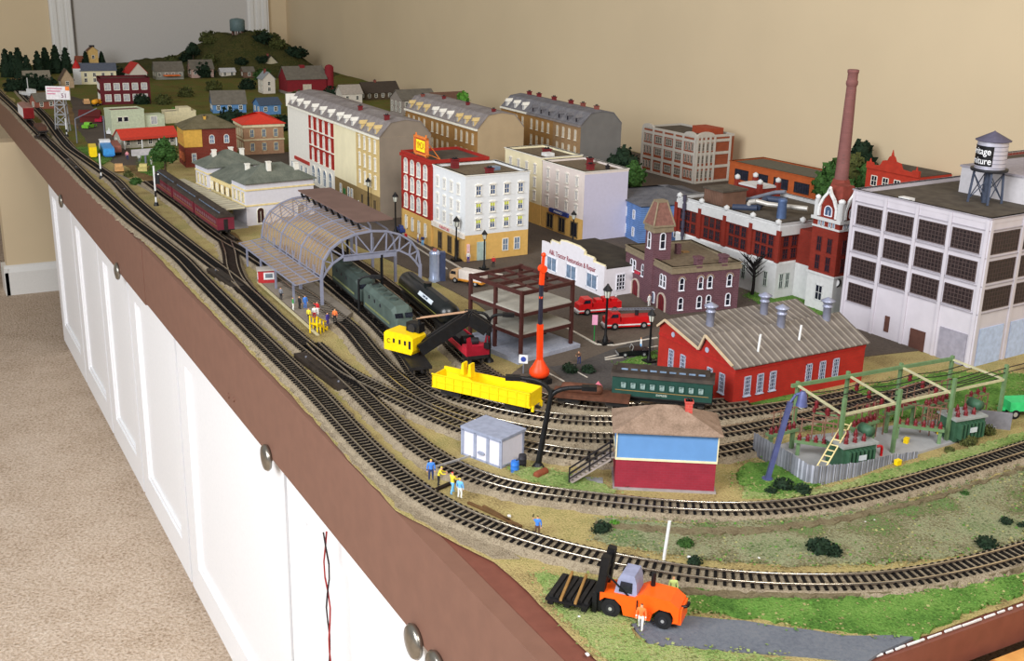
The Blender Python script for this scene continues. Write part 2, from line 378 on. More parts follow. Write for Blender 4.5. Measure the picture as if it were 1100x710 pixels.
patch('dirt', [(0.1405,0.1661),(0.2079,0.1206),(0.2822,0.0838),(0.3695,0.0582),(0.4749,0.0431),(0.4704,0.0396),(0.3645,0.0535),(0.2777,0.0791),(0.2039,0.1157),(0.1369,0.161)], .0046, dirtm, .003, .006, 'stuff')
lawn([(0.4659,0.4967),(0.5225,0.5021),(0.5868,0.4866),(0.6482,0.4578),(0.7339,0.4517),(0.7099,0.4287),(0.6193,0.4278),(0.538,0.4488),(0.4786,0.4666),(0.4514,0.4727)], lush, 'green lawn strip in front of the red sawtooth shed')
lawn([(0.8343,0.8802),(0.8868,0.8945),(0.9224,0.8409),(0.9805,0.8026),(0.8839,0.7023),(0.8438,0.7367),(0.8263,0.7891),(0.8266,0.8353)], lush, 'green lawn at the foot of the red brick brewery')
lawn([(0.4455,0.6792),(0.523,0.7045),(0.5088,0.6756),(0.4717,0.6586),(0.4417,0.6642)], lush, 'small grass plot around the street lamp by black car')
lawn([(0.1478,0.1268),(0.1854,0.0933),(0.2417,0.0415),(0.2941,0.0046),(0.3392,0.0104),(0.3904,0.0147),(0.4336,0.0105),(0.4646,0.035),(0.3987,0.0419),(0.3246,0.0593),(0.2471,0.0926),(0.1941,0.1292),(0.1737,0.1533)], lush, 'bright green verge between front track and grey path')
lawn([(0.0608,0.2343),(0.0839,0.2156),(0.1104,0.1952),(0.1405,0.1661),(0.1627,0.1413),(0.1462,0.1193),(0.1038,0.1275),(0.0878,0.1261),(0.0832,0.0978),(0.1125,0.0744),(0.1497,0.05),(0.1764,0.0251),(0.0467,0.0901),(0.0468,0.122),(0.0477,0.1618),(0.053,0.1991)], weed, 'patchy green grass around the orange forklift')
lawn([(0.236,0.2541),(0.2983,0.2303),(0.3931,0.1997),(0.5131,0.1883),(0.6641,0.1925),(0.5234,0.0814),(0.4491,0.0851),(0.3631,0.1078),(0.282,0.1439),(0.2183,0.1868),(0.1816,0.2245),(0.1459,0.2664),(0.175,0.2949)], dry, 'grey green weedy bank between the two front tracks')
lawn([(0.1467,0.4471),(0.1765,0.4274),(0.2032,0.3935),(0.2206,0.3473),(0.2065,0.3347),(0.17,0.3767),(0.1479,0.4177)], weed, 'green weeds beside the rusty tank and lamp foot')
lawn([(0.3569,0.3013),(0.3838,0.2583),(0.4415,0.2503),(0.5156,0.256),(0.5885,0.2566),(0.6845,0.26),(0.7542,0.2637),(0.7346,0.2482),(0.6478,0.2423),(0.5401,0.2389),(0.4349,0.2434),(0.3778,0.2516),(0.3336,0.273)], weed, 'green strip between substation fence and curved track')
lawn([(0.3881,0.3391),(0.4255,0.3266),(0.4176,0.2875),(0.4268,0.2599),(0.3719,0.2593),(0.3467,0.2813),(0.3553,0.3149)], lush, 'green tuft of grass at the foot of the blue lamp post')
lawn([(0.5274,0.4368),(0.6426,0.4604),(0.7421,0.4596),(0.8297,0.4589),(0.9311,0.4034),(0.8227,0.3178),(0.7568,0.3489),(0.6411,0.3628),(0.536,0.3803),(0.5011,0.3969)], lush, 'dark green ground behind the substation')
lawn([(0.0585,2.8552),(0.1352,2.8631),(0.1191,2.6294),(0.0639,2.5264),(0.0565,2.6531)], lush, 'small green plot by the far signal')
lawn([(0.2083,2.7122),(0.2725,2.7763),(0.2308,2.4927),(0.1682,2.3422),(0.1499,2.4198)], lush, 'grass plot in front of the dark red brick house')

# ------------------------------------------------------------------ track
tie_m = mat('black tie plastic', (17,15,16), .6, var=.3, scale=200, spec=.15)
tie_b = mat('brown tie plastic', (38,29,24), .7, var=.3, scale=200, spec=.15)
rail_m = mat('nickel silver rail', (206,196,178), .22, .95, var=.25, scale=40)
rail_r = mat('rusty rail side', (120,106,92), .45, .6, var=.25)
def smooth(pts, step=.008, it=14):
    """even resample of a traced centre line, relaxed into a fair curve"""
    def resample(p, st):
        q = [Vector(x) for x in p]; L = [0]
        for i in range(1,len(q)): L.append(L[-1] + (q[i]-q[i-1]).length)
        n = max(2, int(L[-1]/st)); out = []; j = 0
        for k in range(n+1):
            d = L[-1]*k/n
            while j < len(q)-2 and L[j+1] < d: j += 1
            t = (d-L[j])/max(1e-9, L[j+1]-L[j]); out.append(q[j].lerp(q[j+1], t))
        return out
    p = resample(pts, .02)
    for _ in range(it):
        p = [p[0]] + [p[i]*.5 + (p[i-1]+p[i+1])*.25 for i in range(1,len(p)-1)] + [p[-1]]
    return resample(p, step)
TIE_TOP = .0070; RAIL = .0093
TR = {}
def track(key, pts, label, ties=tie_m, bal=True, it=14):
    p = smooth(pts, .0079, it); TR[key] = p; n = len(p)
    tg = [(p[min(i+1,n-1)]-p[max(i-1,0)]).normalized() for i in range(n)]
    nr = [Vector((-t.y, t.x)) for t in tg]
    if bal:
        b = MB(); v = []
        for i in range(n):
            w0 = .0222 + rnd(-.0028,.0028); w1 = .0165; w2 = .0222 + rnd(-.0028,.0028)
            for w,z in ((-w0,-.0005),(-w1,.0055),(w1,.0055),(w2,-.0005)): v.append((p[i].x+nr[i].x*w, p[i].y+nr[i].y*w, z))
        b.add(v, [(4*i+k, 4*i+4+k, 4*i+5+k, 4*i+1+k) for i in range(n-1) for k in range(3)], ballast_m)
        kind(tag(b.build('ballast'), 'stone ballast shoulder under ' + label, 'ballast'), 'stuff')
    t = thing('railway_track', label, 'railway track')
    b = MB()
    for i in range(n):
        T = Matrix.Translation((p[i].x, p[i].y, 0)) @ Matrix.Rotation(atan2(tg[i].y, tg[i].x), 4, 'Z'); b.T = T
        b.box(-.0015, .0015, -.0148, .0148, .0040, TIE_TOP, ties)
        for s in (-1,1): b.box(-.0012,.0012, s*.0083-.0017, s*.0083+.0017, TIE_TOP, TIE_TOP+.0006, ties)
    b.build('tie_strip', t)
    for s in (-1,1):
        b = MB(); v = []; o = s*.00865
        prof = [(-.0009,TIE_TOP),(-.0009,TIE_TOP+.0005),(-.0002,TIE_TOP+.0008),(-.00025,RAIL-.0007),(-.0008,RAIL-.0005),(-.0007,RAIL-.0001),(-.0003,RAIL),
                (.0003,RAIL),(.0007,RAIL-.0001),(.0008,RAIL-.0005),(.00025,RAIL-.0007),(.0002,TIE_TOP+.0008),(.0009,TIE_TOP+.0005),(.0009,TIE_TOP)]
        m = len(prof)
        for i in range(n):
            for w,z in prof: v.append((p[i].x+nr[i].x*(o+w), p[i].y+nr[i].y*(o+w), z))
        f = [(m*i+k, m*i+m+k, m*i+m+k+1, m*i+k+1) for i in range(n-1) for k in range(m-1)]
        top = [q for j,q in enumerate(f) if 4 <= j%(m-1) <= 8]; side = [q for j,q in enumerate(f) if not 4 <= j%(m-1) <= 8]
        b.add(v, top, rail_m, True); b.add(v, side, rail_r)
        b.build('rail', t)
    return t
Z1 = .009
track('front', [(-0.0002,4.7055),(-0.0005,4.2032),(0.005,3.7809),(0.0048,3.3086),(0.0054,2.9893),(0.0101,2.6348),(0.0097,2.2588),(0.0176,1.8397),(0.0305,1.6079),(0.0373,1.4734),(0.0334,1.363),(0.032,1.2043),(0.0311,1.0677),(0.0306,0.877),(0.0315,0.7396),(0.0252,0.5748),(0.0251,0.5017),(0.0319,0.4133),(0.0459,0.3547),(0.0719,0.3046),(0.0993,0.2551),(0.131,0.2183),(0.1625,0.1823),(0.2131,0.1374),(0.2657,0.1085),(0.3159,0.0824),(0.3526,0.071),(0.3982,0.0661),(0.4566,0.0582),(0.519,0.0587)], 'front main track running along the brown fascia', it=8)
track('second', [(0.0855,4.6038),(0.0752,4.068),(0.0682,3.4742),(0.0521,3.1262),(0.0425,2.8352),(0.0541,2.6182),(0.07,2.3003),(0.0626,2.0913),(0.0643,1.8369),(0.0694,1.6484),(0.0756,1.4568),(0.0831,1.2969),(0.0816,1.1728),(0.0788,1.0695),(0.0774,0.944),(0.0825,0.8279),(0.0807,0.7032),(0.0785,0.6346),(0.077,0.5545),(0.0817,0.4903),(0.0924,0.4437),(0.1095,0.4055),(0.1319,0.374),(0.1758,0.3424),(0.2262,0.2955),(0.2624,0.2696),(0.3119,0.2428),(0.3442,0.2298),(0.3986,0.2219),(0.4703,0.216),(0.5535,0.2174),(0.6352,0.2205),(0.6947,0.2234),(0.7376,0.2267)], 'second main track curving in front of the signal tower', it=8)
track('third', [(0.0895,0.9223),(0.0861,0.8378),(0.0923,0.7713),(0.1054,0.7278),(0.1154,0.6798),(0.1282,0.6197),(0.1455,0.5611),(0.1636,0.5126),(0.1825,0.4813),(0.2107,0.448),(0.2389,0.4232),(0.2778,0.3976),(0.3325,0.3769),(0.3969,0.3689),(0.4326,0.3694)], 'yard track passing behind the white relay shed', it=6)
track('fourth', [(0.1428,2.1187),(0.147,1.9122),(0.1393,1.7077),(0.1429,1.5748),(0.1529,1.4897),(0.1603,1.3529),(0.1607,1.2011),(0.1649,1.1217),(0.1648,1.0548),(0.1653,0.9629),(0.1509,0.8675),(0.1428,0.7877),(0.1419,0.7063),(0.1434,0.6504),(0.1647,0.5905),(0.2037,0.524),(0.2184,0.5023),(0.2528,0.4768),(0.2878,0.454),(0.3399,0.4316),(0.4087,0.4141),(0.4469,0.4116),(0.5156,0.4079),(0.5919,0.4088),(0.6772,0.4147),(0.7709,0.4234)], 'yard track running from the station canopy to the substation', it=5)
track('fifth', [(0.2256,1.5065),(0.2258,1.3456),(0.2192,1.1628),(0.2117,1.0016),(0.2021,0.9058),(0.1856,0.8011),(0.1678,0.7334),(0.1727,0.6862),(0.1875,0.6367),(0.2157,0.5925),(0.2452,0.5491),(0.2606,0.532),(0.2976,0.508),(0.3395,0.4881),(0.4061,0.4664),(0.4818,0.454),(0.5626,0.4435),(0.6566,0.4428)], 'yard track carrying the yellow crane and gondola', it=5)
track('sixth', [(0.3124,1.5716),(0.3124,1.3899),(0.3097,1.2459),(0.3024,1.1136),(0.2946,1.0072),(0.2787,0.895),(0.2645,0.8126),(0.256,0.7434),(0.2574,0.6788),(0.2673,0.6218),(0.2898,0.579),(0.3095,0.5558),(0.3427,0.5333),(0.395,0.5086),(0.4556,0.494),(0.5067,0.4841)], 'spur track under the black tank car and green coach', tie_b, it=5)
track('crossover', [(0.1429,1.5748),(0.1265,1.4855),(0.1034,1.3919),(0.0877,1.3059),(0.0815,1.2179)], 'short S-shaped crossover from the station track', tie_b, it=2)
swm = mat('switch machine', (46,38,32), .6, var=.3)
def machine(p0, p1, w, label, h=.0075):
    a = Vector(p0); c = Vector(p1); t = thing('switch_machine', label, 'switch machine', ((a.x+c.x)/2,(a.y+c.y)/2,0), atan2(c.y-a.y,c.x-a.x)); L = (c-a).length
    MB().prism([(-L/2,-w/2),(L/2-.01,-w/2),(L/2,-w/4),(L/2,w/2),(-L/2+.006,w/2),(-L/2,w/4)], 0, h, swm).build('housing', t)
    b = MB(); b.cbox((0,0,h+.001),(L*.5,w*.4,.002),swm)
    for s in (-1,1): b.cyl((s*L*.35,0,h),(s*L*.35,0,h+.0015),.0015,GREYMETAL,n=8)
    b.build('cover', t)
machine((0.0601,0.8917),(0.0698,0.7367),.017,'long dark green switch machine beside the middle turnout')
machine((0.0676,1.3889),(0.0761,1.255),.020,'dark switch machine wedged beside the station crossover')
machine((0.0099,2.6548),(0.0125,2.4875),.018,'dark switch machine on the fascia side of far front track')
machine((-0.0088,3.1061),(-0.0009,3.0059),.018,'small switch machine just behind the red boxcar')
machine((0.063,2.2896),(0.0671,2.1508),.016,'brown switch machine between the far tracks by a signal')

# ------------------------------------------------------------------ building kit
random.seed(21)
_W = {}
def window(w, h, fm, gm, nx=2, ny=2, arch=False, fw=.0012, dp=.0012, mun=.0007, sill=None, hood=None, blind=None):
    """one window, drawn on the x-z plane facing -y: glass, frame, muntins, optional sill / hood / blind"""
    key = (w,h,fm.name,gm.name,nx,ny,arch,fw,dp,mun,sill and sill.name,hood and hood.name,blind and blind.name)
    if key in _W: return _W[key]
    b = MB(); x = w/2; e = .0004
    if arch:
        hs = h - x
        top = [(x*cos(pi*k/8), hs + x*sin(pi*k/8)) for k in range(9)]
        out = [(-x,0),(x,0)] + top
        b.add([(p[0],-e,p[1]) for p in out], [tuple(range(len(out)))], gm)
        pts = [(x,-dp/2,0)] + [(p[0],-dp/2,p[1]) for p in top] + [(-x,-dp/2,0),(x,-dp/2,0)]
        for i in range(len(pts)-1): b.bar(pts[i], pts[i+1], fw, fm, dp)
        z1 = hs
    else:
        b.add([(-x,-e,0),(x,-e,0),(x,-e,h),(-x,-e,h)], [(0,1,2,3)], gm)
        b.box(-x,-x+fw,-dp,0,0,h,fm); b.box(x-fw,x,-dp,0,0,h,fm); b.box(-x,x,-dp,0,0,fw,fm); b.box(-x,x,-dp,0,h-fw,h,fm); z1 = h
    for i in range(1,nx): u = -x + w*i/nx; b.box(u-mun/2,u+mun/2,-dp*.8,0,0,z1,fm)
    for i in range(1,ny): z = h*i/ny; b.box(-x,x,-dp*.8,0,z-mun/2,z+mun/2,fm)
    if blind: b.box(-x+fw,x-fw,-dp*.6,-.0002,h*.6,h-fw,blind)
    if sill: b.box(-x-.001,x+.001,-dp-.0012,0,-.0012,0,sill)
    if hood:
        b.box(-x-.001,x+.001,-dp-.001,0,h,h+.0014,hood)
        b.ext([(-x-.001,h+.0014),(x+.001,h+.0014),(0,h+.0032)], 'y', -dp-.0006, 0, hood)
    _W[key] = b.mesh('window'); return _W[key]
FR = {'S':0, 'W':-pi/2, 'N':pi, 'E':pi/2}
class Bld:
    """a model building: local x runs into its depth, y away from the viewer, W face at x=0 and S face at y=0"""
    def __init__(s, name, label, cat, loc, rot, dx, dy, h, group=None):
        s.t = thing(name, label, cat, loc, rot, group); s.dx, s.dy, s.h = dx, dy, h
    def pos(s, f, u, z, off=0):
        return {'S':(u,-off,z),'W':(-off,u,z),'N':(u,s.dy+off,z),'E':(s.dx+off,u,z)}[f]
    def walls(s, bands, name='wall'):
        """bands: (z0,z1,material)"""
        b = MB()
        for z0,z1,m in bands: b.box(0,s.dx,0,s.dy,z0,z1,m)
        b.build(name, s.t); return s
    def flat(s, roof, par, ph=.005, th=.0025, cap=None):
        b = MB(); b.box(th,s.dx-th,th,s.dy-th,s.h-.001,s.h+.0012,roof); b.build('roof', s.t)
        b = MB(); e = .0006
        for x0,x1,y0,y1 in ((-e,th,-e,s.dy+e),(s.dx-th,s.dx+e,-e,s.dy+e),(th,s.dx-th,-e,th),(th,s.dx-th,s.dy-th,s.dy+e)): b.box(x0,x1,y0,y1,s.h,s.h+ph,par)
        if cap:
            for x0,x1,y0,y1 in ((-.002,th,-.002,s.dy+.002),(s.dx-th,s.dx+.002,-.002,s.dy+.002),(th,s.dx-th,-.002,th),(th,s.dx-th,s.dy-th,s.dy+.002)): b.box(x0,x1,y0,y1,s.h+ph-.0015,s.h+ph,cap)
        b.build('parapet', s.t); return s
    def hip(s, roof, rise, over=.004, along='x', frac=.5, x0=None, x1=None, y0=None, y1=None, z=None, name='roof'):
        x0 = 0 if x0 is None else x0; x1 = s.dx if x1 is None else x1; y0 = 0 if y0 is None else y0; y1 = s.dy if y1 is None else y1; z = s.h if z is None else z
        X0,X1,Y0,Y1 = x0-over,x1+over,y0-over,y1+over; b = MB()
        if along == 'x': i = (Y1-Y0)/2*frac*2; r = [(X0+i,(Y0+Y1)/2),(X1-i,(Y0+Y1)/2)]
        else: i = (X1-X0)/2*frac*2; r = [((X0+X1)/2,Y0+i),((X0+X1)/2,Y1-i)]
        v = [(X0,Y0,z),(X1,Y0,z),(X1,Y1,z),(X0,Y1,z),(r[0][0],r[0][1],z+rise),(r[1][0],r[1][1],z+rise)]
        f = [(0,1,5,4),(1,2,5),(2,3,4,5),(3,0,4)] if along == 'x' else [(0,1,4),(1,2,5,4),(2,3,5),(3,0,4,5)]
        b.add(v, f, roof); b.box(X0,X1,Y0,Y1,z-.0015,z,roof); b.build(name, s.t); return s
    def gable(s, roof, wallm, rise, over=.003, along='x', name='roof', x0=None,x1=None,y0=None,y1=None,z=None):
        x0 = 0 if x0 is None else x0; x1 = s.dx if x1 is None else x1; y0 = 0 if y0 is None else y0; y1 = s.dy if y1 is None else y1; z = s.h if z is None else z
        b = MB(); g = MB(); t = .0015
        if along == 'x':
            c = (y0+y1)/2; k = rise/((y1-y0)/2)
            g.ext([(y0,z),(y1,z),(c,z+rise)],'x',x0,x1,wallm)
            b.ext([(y0-over,z-over*k),(c,z+rise),(c,z+rise+t),(y0-over,z-over*k+t)],'x',x0-over,x1+over,roof)
            b.ext([(y1+over,z-over*k),(c,z+rise),(c,z+rise+t),(y1+over,z-over*k+t)],'x',x0-over,x1+over,roof)
        else:
            c = (x0+x1)/2; k = rise/((x1-x0)/2)
            g.ext([(x0,z),(x1,z),(c,z+rise)],'y',y0,y1,wallm)
            b.ext([(x0-over,z-over*k),(c,z+rise),(c,z+rise+t),(x0-over,z-over*k+t)],'y',y0-over,y1+over,roof)
            b.ext([(x1+over,z-over*k),(c,z+rise),(c,z+rise+t),(x1+over,z-over*k+t)],'y',y0-over,y1+over,roof)
        g.build('gable_wall', s.t); b.build(name, s.t); return s
    def wins(s, f, us, zs, me, name='window', off=0):
        for z in zs:
            for u in us: put(name, me, s.t, s.pos(f,u,z,off), FR[f])
        return s
    def bx(s, name, x0,x1,y0,y1,z0,z1,m): MB().box(x0,x1,y0,y1,z0,z1,m).build(name, s.t); return s
    def chim(s, x, y, z, h=.012, w=.006, m=None, pot=None):
        b = MB(); b.box(x-w/2,x+w/2,y-w/2,y+w/2,z,z+h,m or brick('chimney brick',(150,62,52),(150,130,120)))
        b.box(x-w*.62,x+w*.62,y-w*.62,y+w*.62,z+h-.002,z+h,m or _M['chimney brick'])
        for k in (-1,1): b.cyl((x+k*w*.22,y,z+h),(x+k*w*.22,y,z+h+.003),w*.16,pot or IRON,n=8)
        b.build('chimney', s.t); return s
def lerp(a,b,n): return [a+(b-a)*(i+.5)/n for i in range(n)]

# ------------------------------------------------------------------ white concrete warehouse with roof tank
conc_w = mat('whitewashed concrete', (196,190,198), .85, var=.05, scale=40, bump=.1)
seam = mat('concrete seam', (158,152,160), .9)
fgl = mat('brown industrial glass', (30,25,27), .35, c2=(58,46,46), scale=300)
fmu = mat('rust steel sash', (84,70,68), .7)
F = Bld('warehouse', 'tall white concrete warehouse with grids of brown steel windows and a roof tank', 'building', (.889,.461), radians(4.5), .36, .236, .205)
F.walls([(0,.205,conc_w)]).flat(TAR, conc_w, .008, .004, seam)
wm = window(.0465,.0290,fmu,fgl,8,5,fw=.0012,mun=.0007,sill=seam)
ys = lerp(.006,.230,4)[::-1]
zr = [.1615,.1215,.0815]
F.wins('W', ys, zr, wm); F.wins('W', [ys[0]], [.041], wm)
b = MB()
for u in [.003]+[.006+.056*i for i in (1,2,3)]+[.233]: b.box(-.002,0,u-.0025,u+.0025,0,.21,conc_w)
for z in (.078,.118,.158,.196): b.box(-.0012,0,0,.236,z-.0014,z,seam)
b.build('pilaster', F.t)
b = MB()
for u in [.003,.075,.15,.225,.30,.357]: b.box(u-.003,u+.003,-.002,0,0,.21,conc_w)
for z in (.078,.118,.158,.196): b.box(0,.36,-.0012,0,z-.0014,z,seam)
b.build('pilaster', F.t)
F.wins('S', lerp(.003,.357,5), [.1615,.1215,.0815], window(.060,.0305,fmu,fgl,10,5,fw=.0012,mun=.0007))
door_m = mat('brown steel door', (88,58,50), .6)
F.bx('door', -.0016,0, ys[2]-.013,ys[2]+.013,0,.03, door_m)
F.bx('door', -.0016,0, ys[1]-.004,ys[1]+.004,.012,.036, door_m)
F.bx('loading_door', -.0016,0, ys[3]-.025,ys[3]+.02,0,.046, mat('grey roller door',(148,144,156),.6))
bluew = mat('pale blue door panel', (178,194,226), .5)
for u in lerp(.003,.357,5): F.bx('loading_door', u-.027,u+.027,-.0014,0,0,.055, bluew)
P2 = MB(); P2.box(.16,.34,.02,.17,.205,.245,mat('grey white stucco',(196,192,196),.85,var=.05)); P2.box(.158,.342,.018,.172,.245,.248,seam); P2.build('penthouse', F.t)
F.bx('vent', .25,.256,.0195,.02,.212,.232, IRON)
F.bx('skylight', .02,.032,.15,.17,.205,.211, WHITE)
# roof water tank, its own thing standing on the warehouse
tin = mat('galvanised tank', (196,194,208), .35, .35, var=.06, scale=30)
T = thing('water_tank', 'silver water tank with black lettered panel on warehouse roof', 'water tank', (1.0,.565,.2065), radians(4.5)); T.scale = (.87,.87,1.02)
b = MB(); b.lathe([(.0245,.050),(.0245,.089)], tin, n=32)
for z in (.052,.058,.064,.070,.076,.082,.088): b.lathe([(.0248,z),(.0248,z+.0007)], mat('tank hoop',(120,122,140),.4,.5), n=32)
b.build('tank', T)
MB().lathe([(.0285,.089),(.0285,.0902),(.0015,.102),(.0005,.103)], mat('dark tank roof',(84,80,98),.6), n=32).build('tank_roof', T)
MB().lathe([(.029,.046),(.030,.047),(.030,.050),(.0245,.050)], IRON, n=32).build('platform', T)
steel_b = mat('blue grey steel', (66,74,92), .5)
for i in range(4):
    a = pi/4 + i*pi/2; MB().bar((.027*cos(a),.027*sin(a),0),(.023*cos(a),.023*sin(a),.046),.0035,steel_b).build('leg', T)
for i in range(4):
    a = pi/4+i*pi/2; c = a+pi/2; p = lambda q,z: ((.027-.004*z/.046)*cos(q),(.027-.004*z/.046)*sin(q),z)
    b = MB(); b.bar(p(a,.004),p(c,.042),.0012,steel_b); b.bar(p(c,.004),p(a,.042),.0012,steel_b); b.build('brace', T)
MB().cyl((0,0,0),(0,0,.047),.005,steel_b,n=12).build('riser_pipe', T)
# lettered panel wrapped on the tank
blk = mat('sign black', (14,14,16), .5); wlet = mat('letter white', (236,236,238), .5)
def wrapped(s, z, size, a0, r, parent, m):
    cu = bpy.data.curves.new('lettering','FONT'); cu.body = s; cu.size = size; cu.align_x = 'CENTER'; cu.align_y = 'CENTER'; cu.extrude = .0001; cu.offset = .0001
    o = bpy.data.objects.new('lettering', cu); COL.objects.link(o); bpy.context.view_layer.update()
    me = bpy.data.meshes.new_from_object(o.evaluated_get(bpy.context.evaluated_depsgraph_get())); bpy.data.objects.remove(o)
    me.materials.clear(); me.materials.append(m)
    for v in me.vertices:
        q = a0 + v.co.x*1.02/r; zz = z + v.co.y; rr = r + v.co.z; v.co = (rr*cos(q), rr*sin(q), zz)
    put('lettering', me, parent)
A0 = radians(158)
b = MB()
for z0,z1 in ((.0545,.0825),):
    v = []; n = 16
    for k in range(n+1):
        q = A0 - 1.1 + 2.2*k/n; v += [(.0251*cos(q),.0251*sin(q),z0),(.0251*cos(q),.0251*sin(q),z1)]
    b.add(v, [(2*k,2*k+2,2*k+3,2*k+1) for k in range(n)], blk)
b.build('sign_panel', T)
wrapped('Heritage', .0750, .0135, A0, .0254, T, wlet); wrapped('Furniture', .0615, .0135, A0, .0254, T, wlet)

# ------------------------------------------------------------------ red sawtooth shed
redb = brick('red shed brick', (188,48,38), (160,54,46), .003, .1, .7)
tinroof = strips('weathered standing seam roof', (112,104,98), (150,142,132), .011, 0)
sgl = mat('blue dark glass', (38,44,72), .2, var=.3, spec=.6); sfr = mat('pale grey sash', (172,178,196), .6)
R = Bld('engine_shed', 'red brick engine shed with grey sawtooth roof and four roof ventilators', 'building', (0.4844,0.4811), radians(1.5), .226, .155, .056)
R.walls([(0,.056,redb)])
D = .155; zz = .056; prof = [(0,zz),(D*.36,zz+.0235),(D*.43,zz+.002),(D*.90,zz+.0205),(D,zz+.008),(D,zz)]
b = MB(); b.ext(prof, 'x', 0, .226, redb); b.build('gable_wall', R.t)
for j,(p,q) in enumerate(((0,1),(1,2),(2,3),(3,4))):
    a,c = prof[p],prof[q]; b = MB(); k = .0016
    y0 = a[0]-(.004 if j==0 else 0); z0 = a[1]-(.0026 if j==0 else 0)
    b.ext([(y0,z0),(c[0],c[1]),(c[0],c[1]+k),(y0,z0+k)], 'x', -.004, .230, tinroof); b.build('roof', R.t)
b = MB(); tr = mat('cream barge board',(196,176,146),.7)
for i in range(4): b.bar((-.0045,prof[i][0],prof[i][1]+.0012),(-.0045,prof[i+1][0],prof[i+1][1]+.0012),.0022,tr,.003)
b.build('barge_board', R.t)
me = window(.0105,.026,sfr,sgl,3,5,fw=.0012,mun=.0007,sill=sfr)
R.wins('S', [.022,.043,.064,.126,.150,.174], [.014], me); R.wins('W', [.022,.046,.101,.126], [.014], me)
R.bx('brick_course', -.001,0,0,.155,.052,.056,mat('dark red brick course',(168,36,30),.8)); R.bx('brick_course', 0,.226,-.001,0,.048,.0535,_M['dark red brick course'])
for y in (.055,.125):
    MB().cyl((-.0008,y,.061),(.001,y,.061),.0035,sfr,n=14).build('round_window', R.t)
vent_m = mat('ventilator zinc', (156,160,182), .35, .4, var=.1); vcap = mat('ventilator cap', (138,134,128), .6)
for x,y,z in ((.050,.112,.073),(.150,.118,.073),(.118,.050,.078),(.198,.048,.078)):
    b = MB(); b.lathe([(.0055,z-.012),(.0055,z+.016),(.0068,z+.0165),(.0068,z+.018),(.0055,z+.0185),(.0055,z+.021),(.0068,z+.0215),(.0068,z+.023),(.0095,z+.0245),(.0095,z+.0255),(.001,z+.030)], vent_m, (x,y,0), 16)
    v = b.build('ventilator', R.t)
for x,y in ((.050,.016),(.125,.022)): MB().cyl((x,y,.06),(x+.002,y,.086),.0016,WHITE,n=8).build('stove_pipe', R.t)

# ------------------------------------------------------------------ signal tower: maroon below, blue above
mar = brick('maroon brick', (156,46,62), (150,56,70), .0028, .08, .8); blu = mat('blue clapboard', (96,140,192), .75, var=.05, scale=60)
shing = scatter('brown shingle', [(112,94,80),(140,118,102),(158,136,120)], 60, 500, bump=.4, dist=.0008)
Tn = Bld('signal_tower', 'two storey signal tower, blue clapboard over maroon base, brown hipped roof', 'building', (0.2243,0.3529), radians(-32), .104, .055, .067)
Tn.walls([(0,.035,mar),(.035,.067,blu)]).hip(shing, .020, .005, 'x', .72)
Tn.bx('belt_board', -.001,.105,-.001,.056,.034,.0363, CREAM)
Tn.bx('plinth', -.002,.106,-.002,.057,0,.0025, mat('plinth grey',(150,140,140),.9))
for x in (-.0008,.104): Tn.bx('corner_board', x,x+.0012,-.001,.0005,.0363,.066, CREAM)
tc = brick('tower chimney brick', (214,82,72), (200,110,100), .003)
Tn.chim(.074,.024,.076,.018,.0075,tc)
# stair with railing at the left side
stw = mat('stair grey wood', (150,138,132), .8); stb = mat('stair black rail', (34,30,32), .6)
b = MB()
for i in range(10): b.box(-.006-.0042*(i+1), -.006-.0042*i, .004,.018, .034-.0033*i-.0012, .034-.0033*i, stw)
b.box(-.006,0,.004,.018,.033,.0345,stw)
for y in (.004,.018): b.bar((-.005,y,.032),(-.048,y,.001),.0035,stw,.0012)
b.build('stair', Tn.t)
b = MB()
for y in (.004,.018):
    for x,z in ((-.048,0),(-.027,.017),(-.006,.034)): b.bar((x,y,z),(x,y,z+.014),.0016,stb)
    b.bar((-.048,y,.013),(-.004,y,.047),.0016,stb); b.bar((-.048,y,.007),(-.004,y,.041),.0012,stb)
b.build('stair_rail', Tn.t)
MB().box(-.06,-.012,.0,.022,0,.0022,CONC).build('landing', Tn.t)

# ------------------------------------------------------------------ purple brick firehouse
pur = brick('purple brown brick', (112,76,84), (130,98,106), .003, .18); stone = mat('buff stone trim', (134,120,98), .85, bump=.2)
groof = mat('gravel roof', (98,84,68), .95, c2=(116,102,82), scale=220, bump=.3)
ww = mat('white sash', (232,232,240), .5)
H = Bld('firehouse', 'purple brick firehouse with square pyramid roofed tower and arched doors', 'building', (.650,.841), radians(-7), .124, .158, .074)
H.walls([(0,.074,pur)]).flat(groof, stone, .005, .003, stone)
H.bx('cornice', -.002,.126,-.002,0,.068,.074, stone); H.bx('cornice', -.002,0,0,.158,.068,.074, stone)
aw = window(.0082,.020,ww,GLASS,1,2,True,fw=.0014,mun=.001,sill=ww)
H.wins('S', [.018,.052,.069,.105], [.040,.008], aw)
H.wins('W', [.022,.032,.095,.125,.135], [.040], aw)
hood = mat('arch hood stone',(150,128,112),.8)
for u in (.018,.052,.069,.105):
    b = MB(); pts = [(u+.0065*cos(pi*k/8),-.0012,.056+.0065*sin(pi*k/8)) for k in range(9)]
    for i in range(8): b.bar(pts[i],pts[i+1],.0016,hood)
    b.build('arch_hood', H.t)
ad = mat('maroon engine door', (118,26,34), .5)
